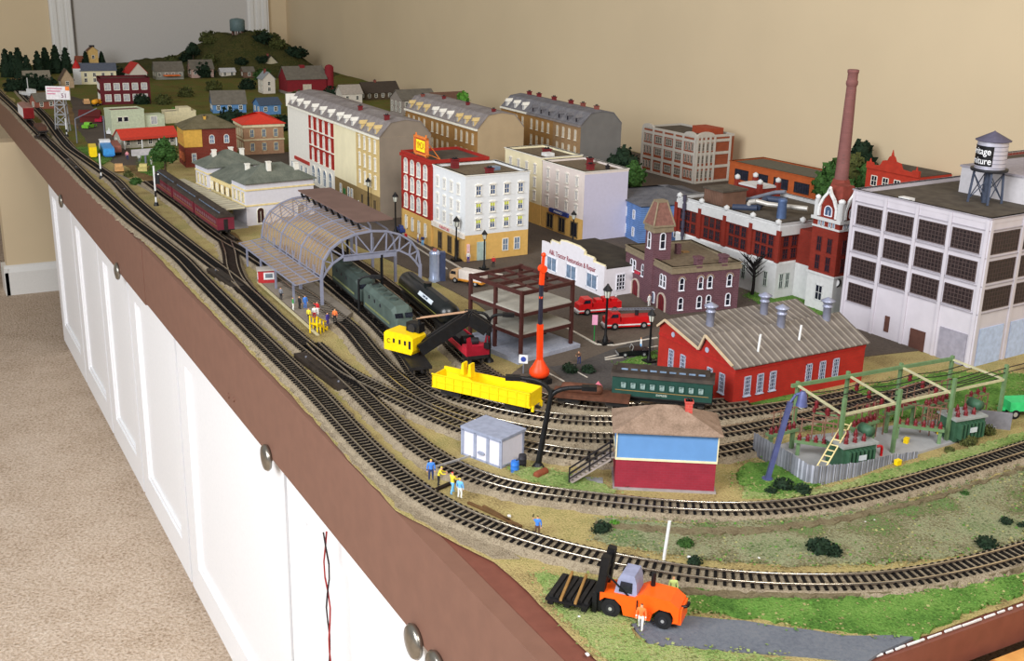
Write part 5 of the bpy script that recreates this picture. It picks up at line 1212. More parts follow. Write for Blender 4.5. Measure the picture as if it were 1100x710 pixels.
# tall yard lamp masts with two curved arms
def yard_mast(loc, rot, H, label, arms, r=.003, lean=0):
    t = thing('yard_lamp', label, 'lamp post', loc, rot, None)
    b = MB(); b.lathe([(.0075,0),(.006,.003),(r*1.1,.006)],BLACK,n=12); b.cyl((0,0,.004),(lean,0,H),r*1.05,BLACK,r*.8,12); b.build('mast', t)
    for dx_,h2 in arms:
        b = MB(); pts = [(lean*.9,0,H*.9)]+[(lean+dx_*(1-cos(q*pi/2)),0,H*.9+h2*sin(q*pi/2)) for q in (.2,.4,.6,.8,1)]; b.tube(pts,r*.8,BLACK,8)
        e = pts[-1]; s_ = 1 if dx_>0 else -1; b.tube([e,(e[0]+s_*.014,0,e[2]+.001)],r*.8,BLACK,8); b.build('arm', t)
        b = MB(); b.box(min(e[0]+s_*.006,e[0]+s_*.022),max(e[0]+s_*.006,e[0]+s_*.022),-.004,.004,e[2]-.002,e[2]+.003,BLACK); b.build('lamp_head', t)
    return t
yard_mast((*(0.1783,0.4346),0), radians(-32), .092, 'tall black yard lamp with two curved arms beside the white shed', ((-.028,.020),(.026,.012)), .0032, .012)
yard_mast((*(0.2902,0.7681),0), radians(-32), .062, 'black double armed yard lamp between red wagon and steel frame', ((-.012,.014),(.012,.012)), .0026)
yard_mast((*(0.2042,1.0369),0), radians(-32), .060, 'thin black lamp pole in front of the green locomotives', ((.012,.01),), .002)
# blue leaning floodlight by the substation
t = thing('flood_light', 'leaning blue grey floodlight post at left corner of the substation', 'lamp post', (*(0.3834,0.2962),0), radians(-32)); bl_ = mat('blue grey lamp metal', (84,90,134), .45, .2)
MB().cyl((0,0,0),(0,0,.004),.006,bl_,n=12).build('base', t); b = MB(); b.bar((0,0,.002),(.016,0,.092),.0058,bl_,.005); b.build('post', t); b = MB(); b.tube([(.016,0,.092),(.021,0,.101),(.028,0,.103)],.0016,bl_,8); b.build('arm', t)
b = MB(); b.lathe([(.0025,.105),(.0045,.101),(.0055,.093),(.0065,.089)],bl_,(.028,0,0),14); b.build('lamp_shade', t); MB().ball((.028,0,.088),.0035,WHITE,1).build('bulb', t)
# twin silver silos by the street
t = thing('silver_kiosk', 'tall silver rounded advertising column beside the black tank car', 'column', (*(0.3969,1.1766),0), radians(-20)); sil = mat('silver foil', (176,190,222), .25, .5, var=.1)
MB().lathe([(.0105,0),(.0105,.006),(.0095,.008),(.0095,.048),(.0105,.050),(.007,.054)],sil,n=20).build('drum', t); b = MB(); b.box(.009,.018,-.006,.006,0,.052,mat('slate blue panel',(70,80,112),.4,.3)); b.build('side_panel', t); MB().lathe([(.004,.054),(.003,.058)],mat('red brown cap',(150,90,80),.6),n=12).build('cap', t)
# signals and posts
def signal(loc, H, label, disc=True):
    t = thing('signal_post', label, 'railway signal', (*loc,0), radians(-30)); b = MB(); n_=6
    b.lathe([(.006,0),(.004,.008)],BLACK,n=10); b.build('base', t); b = MB()
    for i in range(n_): b.cyl((0,0,.006+(H-.006)*i/n_),(0,0,.006+(H-.006)*(i+1)/n_),.0021,WHITE if i!=1 else BLACK,n=8)
    b.build('post', t)
    if disc: b = MB(); b.box(.001,.011,-.001,.001,H*.55,H*.80,BLACK); b.build('backboard', t); b = MB(); b.ball((.010,-.003,H*.8),.0022,WHITE,1); b.build('lamp', t)
signal((0.0475,2.3621),.062,'white banded signal post by the blue truck',False); signal((0.0999,1.9893),.088,'white banded signal with black board at the tail of maroon coaches'); signal((0.0735,3.0968),.055,'thin white signal post under the billboard',False)
# white leaning post near the front track
t = thing('marker_post', 'thin white leaning post standing behind the orange forklift', 'post', (*(0.1825,0.2063),0), radians(-35)); MB().cyl((0,0,0),(.003,0,.040),.0016,WHITE,n=8).build('post', t)
# green sign by the kerb
t = thing('street_sign', 'small pink sign on thin green post by the fire engines', 'sign', (*(0.4699,0.7799),0), radians(-30)); MB().cyl((0,0,0),(0,0,.040),.0008,mat('sign green',(30,130,60),.5),n=8).build('post', t); MB().box(-.004,.004,-.001,.0002,.026,.041,mat('pink sign',(230,160,190),.5)).build('board', t)
t = thing('arrow_sign', 'small pink arrow sign standing left of the green coach', 'sign', (*(0.3505,0.583),0), radians(-32)); pnk = mat('arrow pink', (236,130,150), .5)
MB().box(-.0035,.0035,-.002,.002,0,.010,WHITE).build('base', t); b = MB(); b.ext([(-.007,.010),(.007,.010),(.005,.017),(0,.023),(-.005,.017)],'y',-.002,.002,pnk); b.build('board', t)

# ------------------------------------------------------------------ sheds, barrels, timber
shw = mat('lilac white shed panel', (214,212,224), .6, var=.03); shg = mat('grey shed frame', (146,152,172), .5)
t = thing('relay_shed', 'white relay shed with three panels, grey frame and oval badge', 'shed', (0.1403,0.4502), radians(129-90))
SX,SY,SH = .052,.0,.032
pA=Vector((0.1403,0.4502)); pB=Vector((0.1192,0.5016)); pC=Vector((0.1637,0.4634)); Lw=(pB-pA).length; Ls=(pC-pA).length; t.rotation_euler=(0,0,atan2((pA-pB).y,(pA-pB).x))
MB().box(-Lw,0,0,Ls+.012,0,SH,shw).build('wall', t); MB().box(-Lw-.002,.002,-.002,Ls+.014,SH,SH+.003,shg).build('roof', t)
b = MB()
for u in (0,1,2,3): x=-Lw+Lw*u/3; b.box(x-.0018,x+.0018,-.0012,0,0,SH,shg)
b.box(-Lw,0,-.0012,0,0,.002,shg); b.box(-Lw,0,-.0012,0,SH-.002,SH,shg); b.box(-.0005,.0012,-.001,Ls+.012,0,.002,shg); b.box(-.0005,.0012,Ls+.010,Ls+.012,0,SH,shg); b.build('frame', t)
b = MB(); b.ext([(-Lw/2+.005*cos(pi*k/8),.010+.0022*sin(pi*k/8)) for k in range(16)],'y',-.0018,-.0008,shg); b.build('badge', t)
for px,m_,lab,h_ in (((0.1495,0.4352),mat('barrel blue',(50,116,206),.4),'bright blue barrel in front of the relay shed',.013),((0.1638,0.4443),mat('barrel black',(44,42,48),.5),'black barrel behind the blue barrel',.014)):
    t = thing('barrel', lab, 'barrel', (*px,0)); b = MB(); b.lathe([(.0042,0),(.0046,h_*.3),(.0048,h_*.32),(.0046,h_*.35),(.0046,h_*.65),(.0048,h_*.68),(.0046,h_*.7),(.0042,h_)],m_,n=16); b.build('drum', t); MB().cyl((.002,0,h_),(.002,0,h_+.0008),.0009,IRON,n=8).build('bung', t)
t = thing('rusty_tank', 'rusty brown cylinder lying on the grass by the yard lamp', 'tank', (*(0.1691,0.4126),.0042), radians(20)); b = MB(); b.T = Matrix.Rotation(pi/2,4,'Y'); b.lathe([(.001,-.0095),(.0035,-.009),(.0042,-.0075),(.0042,.0075),(.0035,.009),(.001,.0095)],mat('red rust',(132,68,44),.8,var=.25),n=16); b.build('drum', t)
for a_,c_,lab in (((0.0702,0.3891),(0.0935,0.3194),'long brown timber lying beside the front track'),((0.0801,0.375),(0.0893,0.3345),'short brown timber lying on the longer one by the front track')):
    u = Vector(a_); v_ = Vector(c_); t = thing('timber', lab, 'timber', (*((u+v_)/2),0), atan2((v_-u).y,(v_-u).x)); k=(v_-u).length/2; MB().box(-k,k,-.0014,.0014,0,.0026,mat('timber brown',(104,76,46),.8,var=.2)).build('beam', t)
for (px,lab) in (((0.0932,0.3437),'small white stone beside the timbers'),((0.2048,0.1973),'white stone in the grass right of the marker post'),((0.2616,0.1655),'white stone at the left of the dark bush'),((0.3855,0.1789),'white pebble, left of a row on the bank'),((0.406,0.1755),'white pebble, middle of a row on the bank'),((0.4175,0.1743),'white pebble, right end of a row on the bank'),((0.4745,0.1715),'lone white pebble high on the bank'),((0.0582,0.155),'white stone under the pallet of the forklift'),((0.0356,0.1056),'white chip on the brown border at the near corner')):
    o = MB().ball((0,0,.0008),.0026,WHITE,1,.25,(1,.8,.55)).build('stone', None, (*px,.001), rnd(0,3)); tag(o, lab, 'stone', 'white stones')

# ------------------------------------------------------------------ road vehicles
tyre = mat('tyre rubber', (24,24,26), .8, var=.2); chrome = mat('wheel hub', (190,190,190), .35, .5)
def wheels(t, xs, y, r=.0048, w=.003):
    for x in xs:
        for s in (-1,1):
            b = MB(); b.cyl((x,s*y-w/2*s,r),(x,s*y+w/2*s,r),r,tyre,n=16); b.cyl((x,s*y+w/2*s,r),(x,s*(y+w/2+.0003),r),r*.5,chrome,n=12); b.build('wheel', t)
def fire_engine(px, rot, label, ladder=True):
    t = thing('fire_engine', label, 'fire engine', (*px,.002), rot, 'red fire engines'); wheels(t,(-.024,.022),.0095,.0055)
    MB().box(-.036,.036,-.010,.010,.004,.012,RED).build('chassis', t)
    b = MB(); b.ext([(.014,.012),(.036,.012),(.036,.017),(.030,.019),(.027,.026),(.014,.026)],'y',-.010,.010,RED); b.build('cab', t)
    b = MB(); b.ext([(.017,.019),(.029,.019),(.0265,.0245),(.017,.0245)],'y',-.0103,.0103,GLASS); b.build('cab_window', t)
    b = MB(); b.box(-.036,.012,-.010,.010,.012,.019,RED); b.build('body', t); MB().box(-.037,.037,-.0105,.0105,.0065,.0085,WHITE).build('white_band', t)
    MB().box(.036,.039,-.0105,.0105,.004,.007,chrome).build('bumper', t)
    if ladder:
        b = MB()
        for y in (-.004,.004): b.bar((-.042,y,.028),(.030,y,.030),.0012,GREYMETAL)
        for k in range(14): b.bar((-.040+.005*k,-.004,.0282),(-.040+.005*k,.004,.0282),.0008,GREYMETAL)
        b.cyl((-.015,0,.019),(-.015,0,.028),.003,IRON,n=10); b.build('ladder', t)
    else:
        b = MB(); 
        for k in range(3): b.box(-.03+.013*k,-.02+.013*k,-.007,.007,.019,.023+.002*(k%2),RED)
        b.ball((-.03,.0,.025),.003,chrome,1); b.build('pump_gear', t)
    return t
fire_engine((0.5492,0.8125), radians(164), 'red fire engine with long grey ladder standing before the firehouse arch')
fire_engine((0.5509,0.8965), radians(170), 'red fire engine without ladder, behind by the white garage', False)
def car(px, rot, m, label, L=.046, cat='car', open_=False, z=.002, k=1.0, name='car'):
    t = thing(name, label, cat, (*px,z), rot); wheels(t,(-L*.3,L*.3),.0075*k,.0038*k); w=.0085*k
    b = MB(); b.ext([(-L/2,.003),(L/2,.003),(L/2,.0075*k),(L*.18,.0095*k),(-L*.42,.0095*k),(-L/2,.008*k)],'y',-w,w,m); b.build('body', t)
    if open_:
        b = MB(); b.box(-L*.25,.002,-w*.8,w*.8,.009,.0115,mat('dark seat',(52,34,30),.7)); b.bar((L*.08,-w*.8,.0095),(L*.04,-w*.8,.015),.0008,chrome); b.bar((L*.08,w*.8,.0095),(L*.04,w*.8,.015),.0008,chrome); b.bar((L*.04,-w*.8,.015),(L*.04,w*.8,.015),.0008,chrome); b.build('seat', t)
    else:
        b = MB(); b.ext([(-L*.30,.0095*k),(L*.16,.0095*k),(L*.04,.0148*k),(-L*.22,.0148*k)],'y',-w*.85,w*.85,m); b.build('cabin', t)
        b = MB(); b.ext([(-L*.26,.0102*k),(L*.12,.0102*k),(L*.03,.0140*k),(-L*.20,.0140*k)],'y',-w*.87,w*.87,GLASS); b.build('window_band', t)
    MB().box(L/2,L/2+.001,-w,w,.0035,.005,chrome).build('bumper', t); return t
car((0.4845,0.7), radians(160), mat('car black',(18,18,22),.25), 'open black car with brown seat by the grass plot', open_=True)
car((0.4915,1.5382), radians(80), mat('car navy',(44,60,120),.3), 'small navy car behind the lamp at the red corner house', .036)
def lorry(px, rot, cabm, bodym, bedm, label, L=.062, tank=False, z=.002, name='lorry', h=.016, group=None):
    t = thing(name, label, 'lorry', (*px,z), rot, group); k = max(1,L/.10); w=.0095*k; wheels(t,(-L*.32,-L*.16,L*.32),w*.9,.0048)
    MB().box(-L/2,L/2,-w*.8,w*.8,.005,.0075,bedm).build('chassis', t)
    b = MB(); b.ext([(L*.24,.007),(L*.5,.007),(L*.5,.015*k),(L*.44,.022*k),(L*.24,.022*k)],'y',-w,w,cabm); b.build('cab', t); b = MB(); b.ext([(L*.30,.015*k),(L*.485,.015*k),(L*.437,.0205*k),(L*.30,.0205*k)],'y',-w*1.02,w*1.02,GLASS); b.build('cab_window', t)
    if tank:
        b = MB(); b.T = Matrix.Translation((-L*.14,0,.016)) @ Matrix.Rotation(pi/2,4,'Y'); b.lathe([(.002,-L*.36),(.0085,-L*.33),(.0085,L*.33),(.002,L*.36)],bodym,n=16); b.build('tank', t)
    else: MB().box(-L/2,L*.21,-w,w,.009,.009+h,bodym).build('box_body', t); MB().box(-L/2,L*.21,-w-.0006,w+.0006,.0075,.0095,bedm).build('side_rail', t)
    return t
lorry((0.4392,1.1317), radians(118), mat('lorry cab tan',(196,160,120),.5), mat('lorry white',(214,204,196),.5), mat('lorry orange bed',(226,150,50),.5), 'white box lorry on an orange chassis in front of the white flats', .066)
# far vehicles
hd2 = lambda a,c: atan2(c[1]-a[1],c[0]-a[0])
lorry((0.1241,2.7265), hd2((0.113,2.5686),(0.1496,3.0096)), WHITE, mat('lorry blue',(64,150,220),.45), mat('blue bed',(50,120,190),.5), 'blue lorry with white cab by the far signal post', .15, h=.018, z=.001)
lorry((0.0844,2.7078), hd2((0.0761,2.6139),(0.1213,2.9808)), YELLOW, YELLOW, YELLOW, 'yellow lorry parked left of the blue lorry', .10, h=.022, z=.001)
lorry((0.1507,2.7508), hd2((0.1361,2.5911),(0.1695,3.0024)), mat('brown cab',(140,84,70),.6), mat('brown load',(150,92,78),.8,var=.25), IRON, 'brown loaded lorry parked right of the blue lorry', .12, h=.018, z=.001)
lorry((0.2804,3.8277), radians(60), mat('tanker orange',(246,170,40),.4), mat('tanker orange2',(246,170,40),.4), IRON, 'orange tanker lorry in front of the burgundy block', .055, True, .001)
for px,m_,lab in (((0.1629,3.2561),mat('car lime',(120,190,60),.4),'lime green car beside the far road post'),((0.2178,3.3989),mat('car crimson',(200,30,70),.4),'crimson car left of two by the pale green building'),((0.2455,3.3895),mat('car rose',(190,40,80),.4),'crimson car right of two by the pale green building'),((0.1057,2.4514),mat('car tan',(196,150,96),.4),'tan car in front of the blue lorry'),((0.1633,2.4291),mat('car straw',(190,176,110),.4),'straw coloured car under the white sign board'),((0.2101,3.11),WHITE,'white car in front of the pale green building'),((0.2557,3.8944),mat('van tan',(206,160,110),.5),'tan van on the far road behind the billboard')):
    car(px, radians(rnd(20,110)), m_, lab, .05, z=.001, k=1.3)
t = thing('boat', 'white boat hull beside the far track', 'boat', (*(0.094,4.1938),.001), radians(115)); b = MB(); b.prism([(-.06,-.012),(.03,-.012),(.065,0),(.03,.012),(-.06,.012)],0,.016,WHITE); b.build('hull', t); MB().box(-.04,.0,-.008,.008,.016,.03,WHITE).build('cabin', t); MB().cyl((.0,0,.03),(.0,0,.07),.0015,WHITE,n=6).build('mast', t)
# green machine at the right edge
t = thing('green_wagon', 'bright green farm trailer at the right edge beside the substation', 'trailer', (*(0.7975,0.3089),0), radians(-20)); gm = mat('bright green', (60,200,120), .4)
MB().box(-.018,.03,-.012,.012,.010,.022,gm).build('body', t); wheels(t,(-.01,.02),.011,.006); MB().box(-.026,-.018,-.003,.003,.008,.011,gm).build('tow_bar', t)
t = thing('green_post', 'small green hydrant beside the green trailer', 'hydrant', (*(0.7606,0.2929),0)); MB().lathe([(.003,0),(.003,.006),(.0045,.007),(.0035,.011),(.001,.013)],gm,n=12).build('body', t)

# ------------------------------------------------------------------ orange forklift with pallet load
fo = mat('forklift orange', (250,94,22), .35, var=.05); fg = mat('forklift cab grey', (140,144,172), .45)
w1 = Vector((0.0815,0.1434)); w2 = Vector((0.1103,0.1086)); fd = (w1-w2).normalized(); fc = (w1+w2)/2 + Vector((fd.y,-fd.x))*.013
t = thing('forklift', 'big orange forklift with grey cab and black mast on the near grass', 'forklift', (fc.x,fc.y,.002), atan2(fd.y,fd.x)); wb = (w1-w2).length
# local x forward, viewer side is +y
HW = .013
for x,r in ((wb/2,.0082),(-wb/2,.0076)):
    for s in (-1,1):
        b = MB(); b.cyl((x,s*(HW-.006),r),(x,s*HW,r),r,tyre,n=24); b.cyl((x,s*HW,r),(x,s*(HW+.0006),r),r*.5,IRON,n=16); b.cyl((x,s*HW,r),(x,s*(HW+.001),r),r*.2,chrome,n=10); b.build('wheel', t)
b = MB(); X0=-wb/2-.013; X1=wb/2+.010
pts=[(X0,.008),(X0+.006,.006),(-wb/2-.0095,.010),(-wb/2-.006,.0162),(-wb/2+.004,.0168),(-wb/2+.0095,.011),(-wb/2+.011,.004),(wb/2-.011,.004),(wb/2-.009,.012),(wb/2-.003,.0172),(wb/2+.006,.0168),(X1,.013),(X1,.021),(wb/2-.002,.0225),(.003,.0225),(.001,.0245),(-.004,.0275),(X0+.008,.0265),(X0,.021)]
b.ext(pts,'y',-HW+.001,HW-.001,fo); b.build('body', t)
b = MB(); b.box(X0-.002,X0+.005,-HW+.002,HW-.002,.006,.020,fo); b.build('counterweight', t)
b = MB(); cp=[(.001,.022),(.021,.022),(.018,.036),(.0155,.041),(.004,.041),(.002,.034)]; b.ext(cp,'y',-.010,.010,fg); b.build('cab', t)
for s in (-1,1):
    b = MB(); b.ext([(.0055,.0245),(.017,.0245),(.0155,.0345),(.0055,.0345)],'y',min(s*.010,s*.0104),max(s*.010,s*.0104),GLASS); b.build('side_window', t)
b = MB(); b.add([(.0207,-.008,.024),(.0207,.008,.024),(.0182,.008,.0355),(.0182,-.008,.0355)],[(0,1,2,3)],GLASS); b.build('windscreen', t)
b = MB()
for s in (-1,1): b.bar((X1+.002,s*.0085,.003),(X1-.003,s*.0085,.054),.0065,BLACK,.007)
for z in (.014,.028,.040,.049): b.bar((X1-.0005-z*.05,-.0085,z),(X1-.0005-z*.05,.0085,z),.003,BLACK)
b.box(X1-.001,X1+.002,-.006,.006,.01,.044,IRON); b.build('mast', t)
b = MB(); b.bar((.008,.0105,.022),(X1-.003,.0105,.040),.0012,BLACK); b.bar((-.0,HW-.0006,.006),(-.0,HW-.0006,.021),.001,BLACK); b.build('tilt_strut', t)
b = MB()
for s in (-1,1): b.box(X1+.003,X1+.038,s*.007-.002,s*.007+.002,.002,.004,BLACK)
b.box(X1+.002,X1+.006,-.014,.014,.002,.020,BLACK); b.build('fork', t)
MB().cyl((-.008,-.006,.0235),(-.0085,-.006,.040),.0020,BLACK,n=10).build('exhaust', t); MB().tube([(X0,.004,.019),(X0-.005,.004,.021),(X0-.006,.004,.025)],.0014,BLACK,8).build('tow_hook', t)
pal = thing('loaded_pallet', 'black pallet stacked with two brown planks on the forklift forks', 'pallet', (0,0,0)); fw = Matrix.Translation((fc.x,fc.y,.002)) @ Matrix.Rotation(atan2(fd.y,fd.x),4,'Z')
pc = fw @ Vector((X1+.026,0,.0042)); pal.location = pc; pal.rotation_euler = (0,0,atan2(fd.y,fd.x))
b = MB()
for y in (-.018,-.009,0,.009,.018): b.box(-.019,.019,y-.0045,y+.0045,.004,.0062,BLACK)
for x in (-.015,0,.015): b.box(x-.0025,x+.0025,-.021,.021,.0,.004,BLACK)
for k in range(7): b.box(-.018+.0052*k,-.0145+.0052*k,-.019,.019,.0062,.0085,UNDER)
b.build('pallet', pal)
b = MB()
for x in (-.006,.007): b.bar((x+.003,-.022,.0095),(x-.003,.026,.0095),.0022,mat('plank brown',(150,112,62),.7))
b.build('plank_load', pal)

# ------------------------------------------------------------------ little figures: one skinned body each
random.seed(61)
def body_mesh(key, J):
    """J: joints of a 1.0 high figure; one continuous surface grown round the skeleton"""
    me = bpy.data.meshes.new('body'); names = list(J.keys()); idx = {n:i for i,n in enumerate(names)}
    E_ = [('pelvis','chest'),('chest','neck'),('neck','head'),('head','crown'),('chest','sl'),('sl','el'),('el','hl'),('hl','fl_'),('chest','sr'),('sr','er'),('er','hr'),('hr','fr_'),('pelvis','pl'),('pl','kl'),('kl','al'),('al','tl'),('pelvis','pr'),('pr','kr'),('kr','ar'),('ar','tr')]
    me.from_pydata([J[n] for n in names],[(idx[a],idx[b]) for a,b in E_],[])
    o = bpy.data.objects.new('tmp',me); COL.objects.link(o)
    m = o.modifiers.new('s','SKIN'); R_ = dict(pelvis=.085,chest=.10,neck=.035,head=.062,crown=.045,sl=.05,sr=.05,el=.036,er=.036,hl=.028,hr=.028,fl_=.020,fr_=.020,pl=.062,pr=.062,kl=.046,kr=.046,al=.034,ar=.034,tl=.026,tr=.026)
    for n,v in zip(names, me.skin_vertices[0].data): v.radius = (R_[n],R_[n]*(.8 if n in('chest','pelvis') else 1)); v.use_root = n=='pelvis'
    s2 = o.modifiers.new('d','SUBSURF'); s2.levels = 1
    bpy.context.view_layer.update(); r = bpy.data.meshes.new_from_object(o.evaluated_get(bpy.context.evaluated_depsgraph_get())); bpy.data.objects.remove(o)
    for _ in range(4): r.materials.append(SKIN)
    hz_ = J['head'][2]; 
    def near(c,keys): return min((c-Vector(J[k])).length for k in keys)
    for f in r.polygons:
        c = f.center; f.use_smooth = True
        arm = near(c,('hl','hr','fl_','fr_')); leg = min(near(c,('kl','kr','al','ar','tl','tr')),1)
        if c.z > hz_+.02: k = 3
        elif c.z > J['neck'][2]+.005: k = 2
        elif arm < .045: k = 2
        elif c.z < J['pelvis'][2]+.03 and near(c,('sl','sr','el','er','hl','hr')) > .06: k = 0
        else: k = 1
        f.material_index = k
    return r
def J(arms='down', legs='stand', bend=0):
    d = dict(pelvis=(0,0,.50),chest=(0,.02*0+bend*.6,.73-abs(bend)*.15),neck=(0,bend,.84-abs(bend)*.25),head=(0,bend+.005,.92-abs(bend)*.3),crown=(0,bend+.005,.985-abs(bend)*.3))
    z = d['chest'][2]+.05; y = d['chest'][1]
    for s,n in ((-1,'l'),(1,'r')):
        a = arms if isinstance(arms,str) else arms[0 if s<0 else 1]
        d['s'+n] = (s*.13,y,z)
        e,h = {'down':((s*.17,y-.01,z-.19),(s*.165,y-.05,z-.35)),'up':((s*.22,y-.03,z+.10),(s*.20,y-.05,z+.28)),'fwd':((s*.16,y-.10,z-.12),(s*.10,y-.26,z-.12)),'out':((s*.28,y-.04,z-.06),(s*.40,y-.08,z-.02))}[a]
        d['e'+n] = e; d['h'+n] = h; d['f'+n+'_'] = tuple(h[i]+(h[i]-e[i])*.35 for i in range(3))
        q = {'stand':(0,0),'walk':(s*.10,-s*.02)}[legs]
        d['p'+n] = (s*.065,0,.46); d['k'+n] = (s*.075,-.02-q[0]*.8,.26); d['a'+n] = (s*.08,-q[0]*1.2+.02,.045); d['t'+n] = (s*.085,-q[0]*1.2-.07,.02)
    return d
POSE = {k:body_mesh(k,v) for k,v in dict(stand=J(),walk=J('down','walk'),wave=J(('up','down')),both=J('up'),carry=J('fwd','walk'),work=J('fwd','stand',-.14),point=J(('down','out'))).items()}
cl = {n:mat('cloth '+n,c,.85,var=.1) for n,c in dict(blue=(70,130,220),yellow=(226,206,60),red=(190,40,44),white=(228,228,224),black=(36,36,40),green=(70,150,80),orange=(240,120,60),brown=(96,70,54),grey=(120,122,130),navy=(44,56,100),lightblue=(110,180,235),pink=(226,150,160),lime=(196,214,130),purple=(70,60,140)).items()}
hairs = [mat('hair '+n,c,.8) for n,c in dict(brown=(70,46,30),black=(30,24,22),fair=(170,130,80)).items()]; hat = mat('hard hat yellow',(240,210,50),.4)
def person(px, pose, top, leg, label, rot=None, h=.0205, z=.002, hair=None, group=None):
    t = thing('person', label, 'person', (*px,z), rnd(0,6.28) if rot is None else rot, group); me = POSE[pose]
    o = put('body', me, t); o.scale = (h,h,h)
    for i,m_ in enumerate((cl[leg],cl[top],SKIN,hair or random.choice(hairs))): o.material_slots[i].link = 'OBJECT'; o.material_slots[i].material = m_
    return t
person((0.0581,0.4534),'stand','blue','navy','person in blue shirt and yellow hard hat, first of the track gang',radians(-20),.024,hair=hat)
person((0.0585,0.4356),'work','yellow','black','person in yellow vest bending over the rail, second of track gang',radians(60),.024,.002,hair=hat)
person((0.0641,0.4134),'carry','yellow','lightblue','person in yellow vest and light blue trousers carrying a rail with red helmet',radians(100),.025,hair=mat('red helmet',(200,40,50),.4))
person((0.0663,0.4004),'stand','lightblue','white','person in light blue jacket and pale trousers, last of the track gang',radians(120),.023,hair=hat)
u = Vector((0.071,0.46)); v_ = Vector((0.098,0.4653)); t = thing('carried_rail', 'silver rail carried by the gang of track workers', 'rail', (*((u+v_)/2),.013), atan2((v_-u).y,(v_-u).x)); MB().box(-.028,.028,-.0008,.0008,-.001,.001,mat('silver rail',(196,196,200),.3,.6)).build('rail_bar', t)
u = Vector((0.0522,0.4289)); v_ = Vector((0.0728,0.4362)); t = thing('sleeper', 'dark sleeper lying at the feet of the track gang', 'sleeper', (*((u+v_)/2),.001), atan2((v_-u).y,(v_-u).x)); MB().box(-.02,.02,-.002,.002,0,.0022,tie_b).build('beam', t)
person((0.0999,0.2993),'wave','blue','brown','person in blue shirt waving beside the front track',radians(-30),.021,.0)
fq = fw @ Vector((-.006,.0195,0))
person((fq.x,fq.y),'walk','orange','white','person in orange jacket and white trousers climbing on the side of forklift',atan2(fd.y,fd.x)+pi,.024,.002)
person((0.1467,0.1441),'stand','lime','lime','pale lime figure standing on the grass behind the forklift',radians(-30),.022)
for px,po,a,b_,lab in (((0.116,1.0894),'stand','green','white','person in green coat near the kiosk on the platform'),((0.1266,1.0901),'stand','black','black','person in black clothes between green and blue coats on the platform'),((0.1361,1.0913),'stand','blue','blue','person in bright blue coat on the platform'),((0.1192,1.0245),'walk','yellow','black','person in yellow top and black trousers on the platform'),((0.1299,1.03),'stand','white','red','person in white top and red trousers on the platform'),((0.1416,1.0509),'point','red','white','person in red top standing beyond the one in white on platform'),((0.1529,1.0041),'stand','orange','black','person in orange vest by the last canopy post'),((0.1366,0.9913),'stand','purple','purple','person in purple coat behind the yellow step barrier'),((0.1162,1.1509),'stand','grey','black','person in grey and black beside the kiosk')):
    person(px,po,a,b_,lab,None,.021,.0072)
for px,po,a,b_,lab in (((0.4632,1.454),'walk','red','black','person in red jacket walking below the red corner house'),((0.4817,1.4376),'stand','white','purple','person in white top with purple trousers below the red corner house'),((0.4806,1.4131),'stand','navy','lightblue','person in navy jacket by the ochre ground floor'),((0.5041,1.2624),'stand','white','purple','person in white top by the white flats corner door'),((0.5308,1.2142),'stand','red','black','person in red by the lamp at the ochre shops'),((0.4984,1.7933),'stand','white','red','person in white shirt at the bench by the terrace'),((0.4905,1.8184),'walk','pink','grey','person in pink top walking along the terrace pavement'),((0.4993,1.7293),'stand','lightblue','navy','person in light blue standing behind the terrace lamp'),((0.4716,1.905),'stand','brown','grey','person in brown coat at the terrace shop door'),((0.5058,0.7124),'stand','white','lightblue','person in white shirt standing beside the black car'),((0.3297,1.1422),'stand','red','pink','person in red between the locomotives and tank car'),((0.6468,0.8927),'stand','white','white','person in white in front of the firehouse arches'),((0.3962,0.7021),'work','brown','navy','person in brown crouching by the parking bays')):
    person(px,po,a,b_,lab)
for px,po,a,b_,lab in (((0.1778,2.5595),'stand','white','grey','person in white in front of the red roofed diner'),((0.1573,2.6149),'walk','pink','navy','person in pink near the red roofed diner'),((0.1764,2.206),'stand','yellow','yellow','yellow figure by the tail of the maroon coaches'),((0.1978,2.5054),'stand','white','white','white figure beside the white sign board')):
    person(px,po,a,b_,lab,None,.024,.001)
# bench by the terrace
t = thing('bench', 'red brown bench on the pavement before the terrace', 'bench', (*(0.4855,1.7771),.002), radians(95)); bw_ = mat('bench wood',(140,64,52),.7)
MB().box(-.018,.018,-.003,.003,.005,.006,bw_).build('seat', t); MB().box(-.018,.018,.003,.004,.006,.012,bw_).build('backrest', t)
for x in (-.015,.015): MB().box(x-.001,x+.001,-.003,.004,0,.005,IRON).build('leg', t)

# ------------------------------------------------------------------ electrical substation
random.seed(71)
sg_ = mat('substation green', (104,132,92), .6, var=.12); tg_ = mat('transformer green', (58,92,70), .5, var=.15); crm = mat('cream beam', (190,186,150), .6); ins = mat('maroon insulator', (112,32,38), .4); wirem = mat('dark wire', (60,52,46), .5)
corr = strips('weathered corrugated fence', (122,124,132), (168,170,180), .0032, 0)
t = thing('substation_pad', 'pale concrete pad under the green substation', 'pad', (0,0,0)); MB().prism([(0.4195,0.3576),(0.4199,0.2812),(0.4664,0.2691),(0.5478,0.2733),(0.6442,0.2793),(0.7399,0.2897),(0.7576,0.321),(0.6941,0.3376),(0.5978,0.3509),(0.5098,0.3678)],0,.003,mat('pad concrete',(158,158,160),.9,var=.06)).build('slab', t)
t = thing('corrugated_fence', 'grey corrugated metal fence wrapped around front of substation', 'fence', (0,0,0))
fp = [Vector(q) for q in [(0.4156,0.3594),(0.4167,0.2984),(0.4136,0.2714),(0.4195,0.2634),(0.4803,0.2624),(0.5372,0.2701),(0.58,0.2692)]]
hs = [.027,.026,.025,.024,.017,.012,.008]
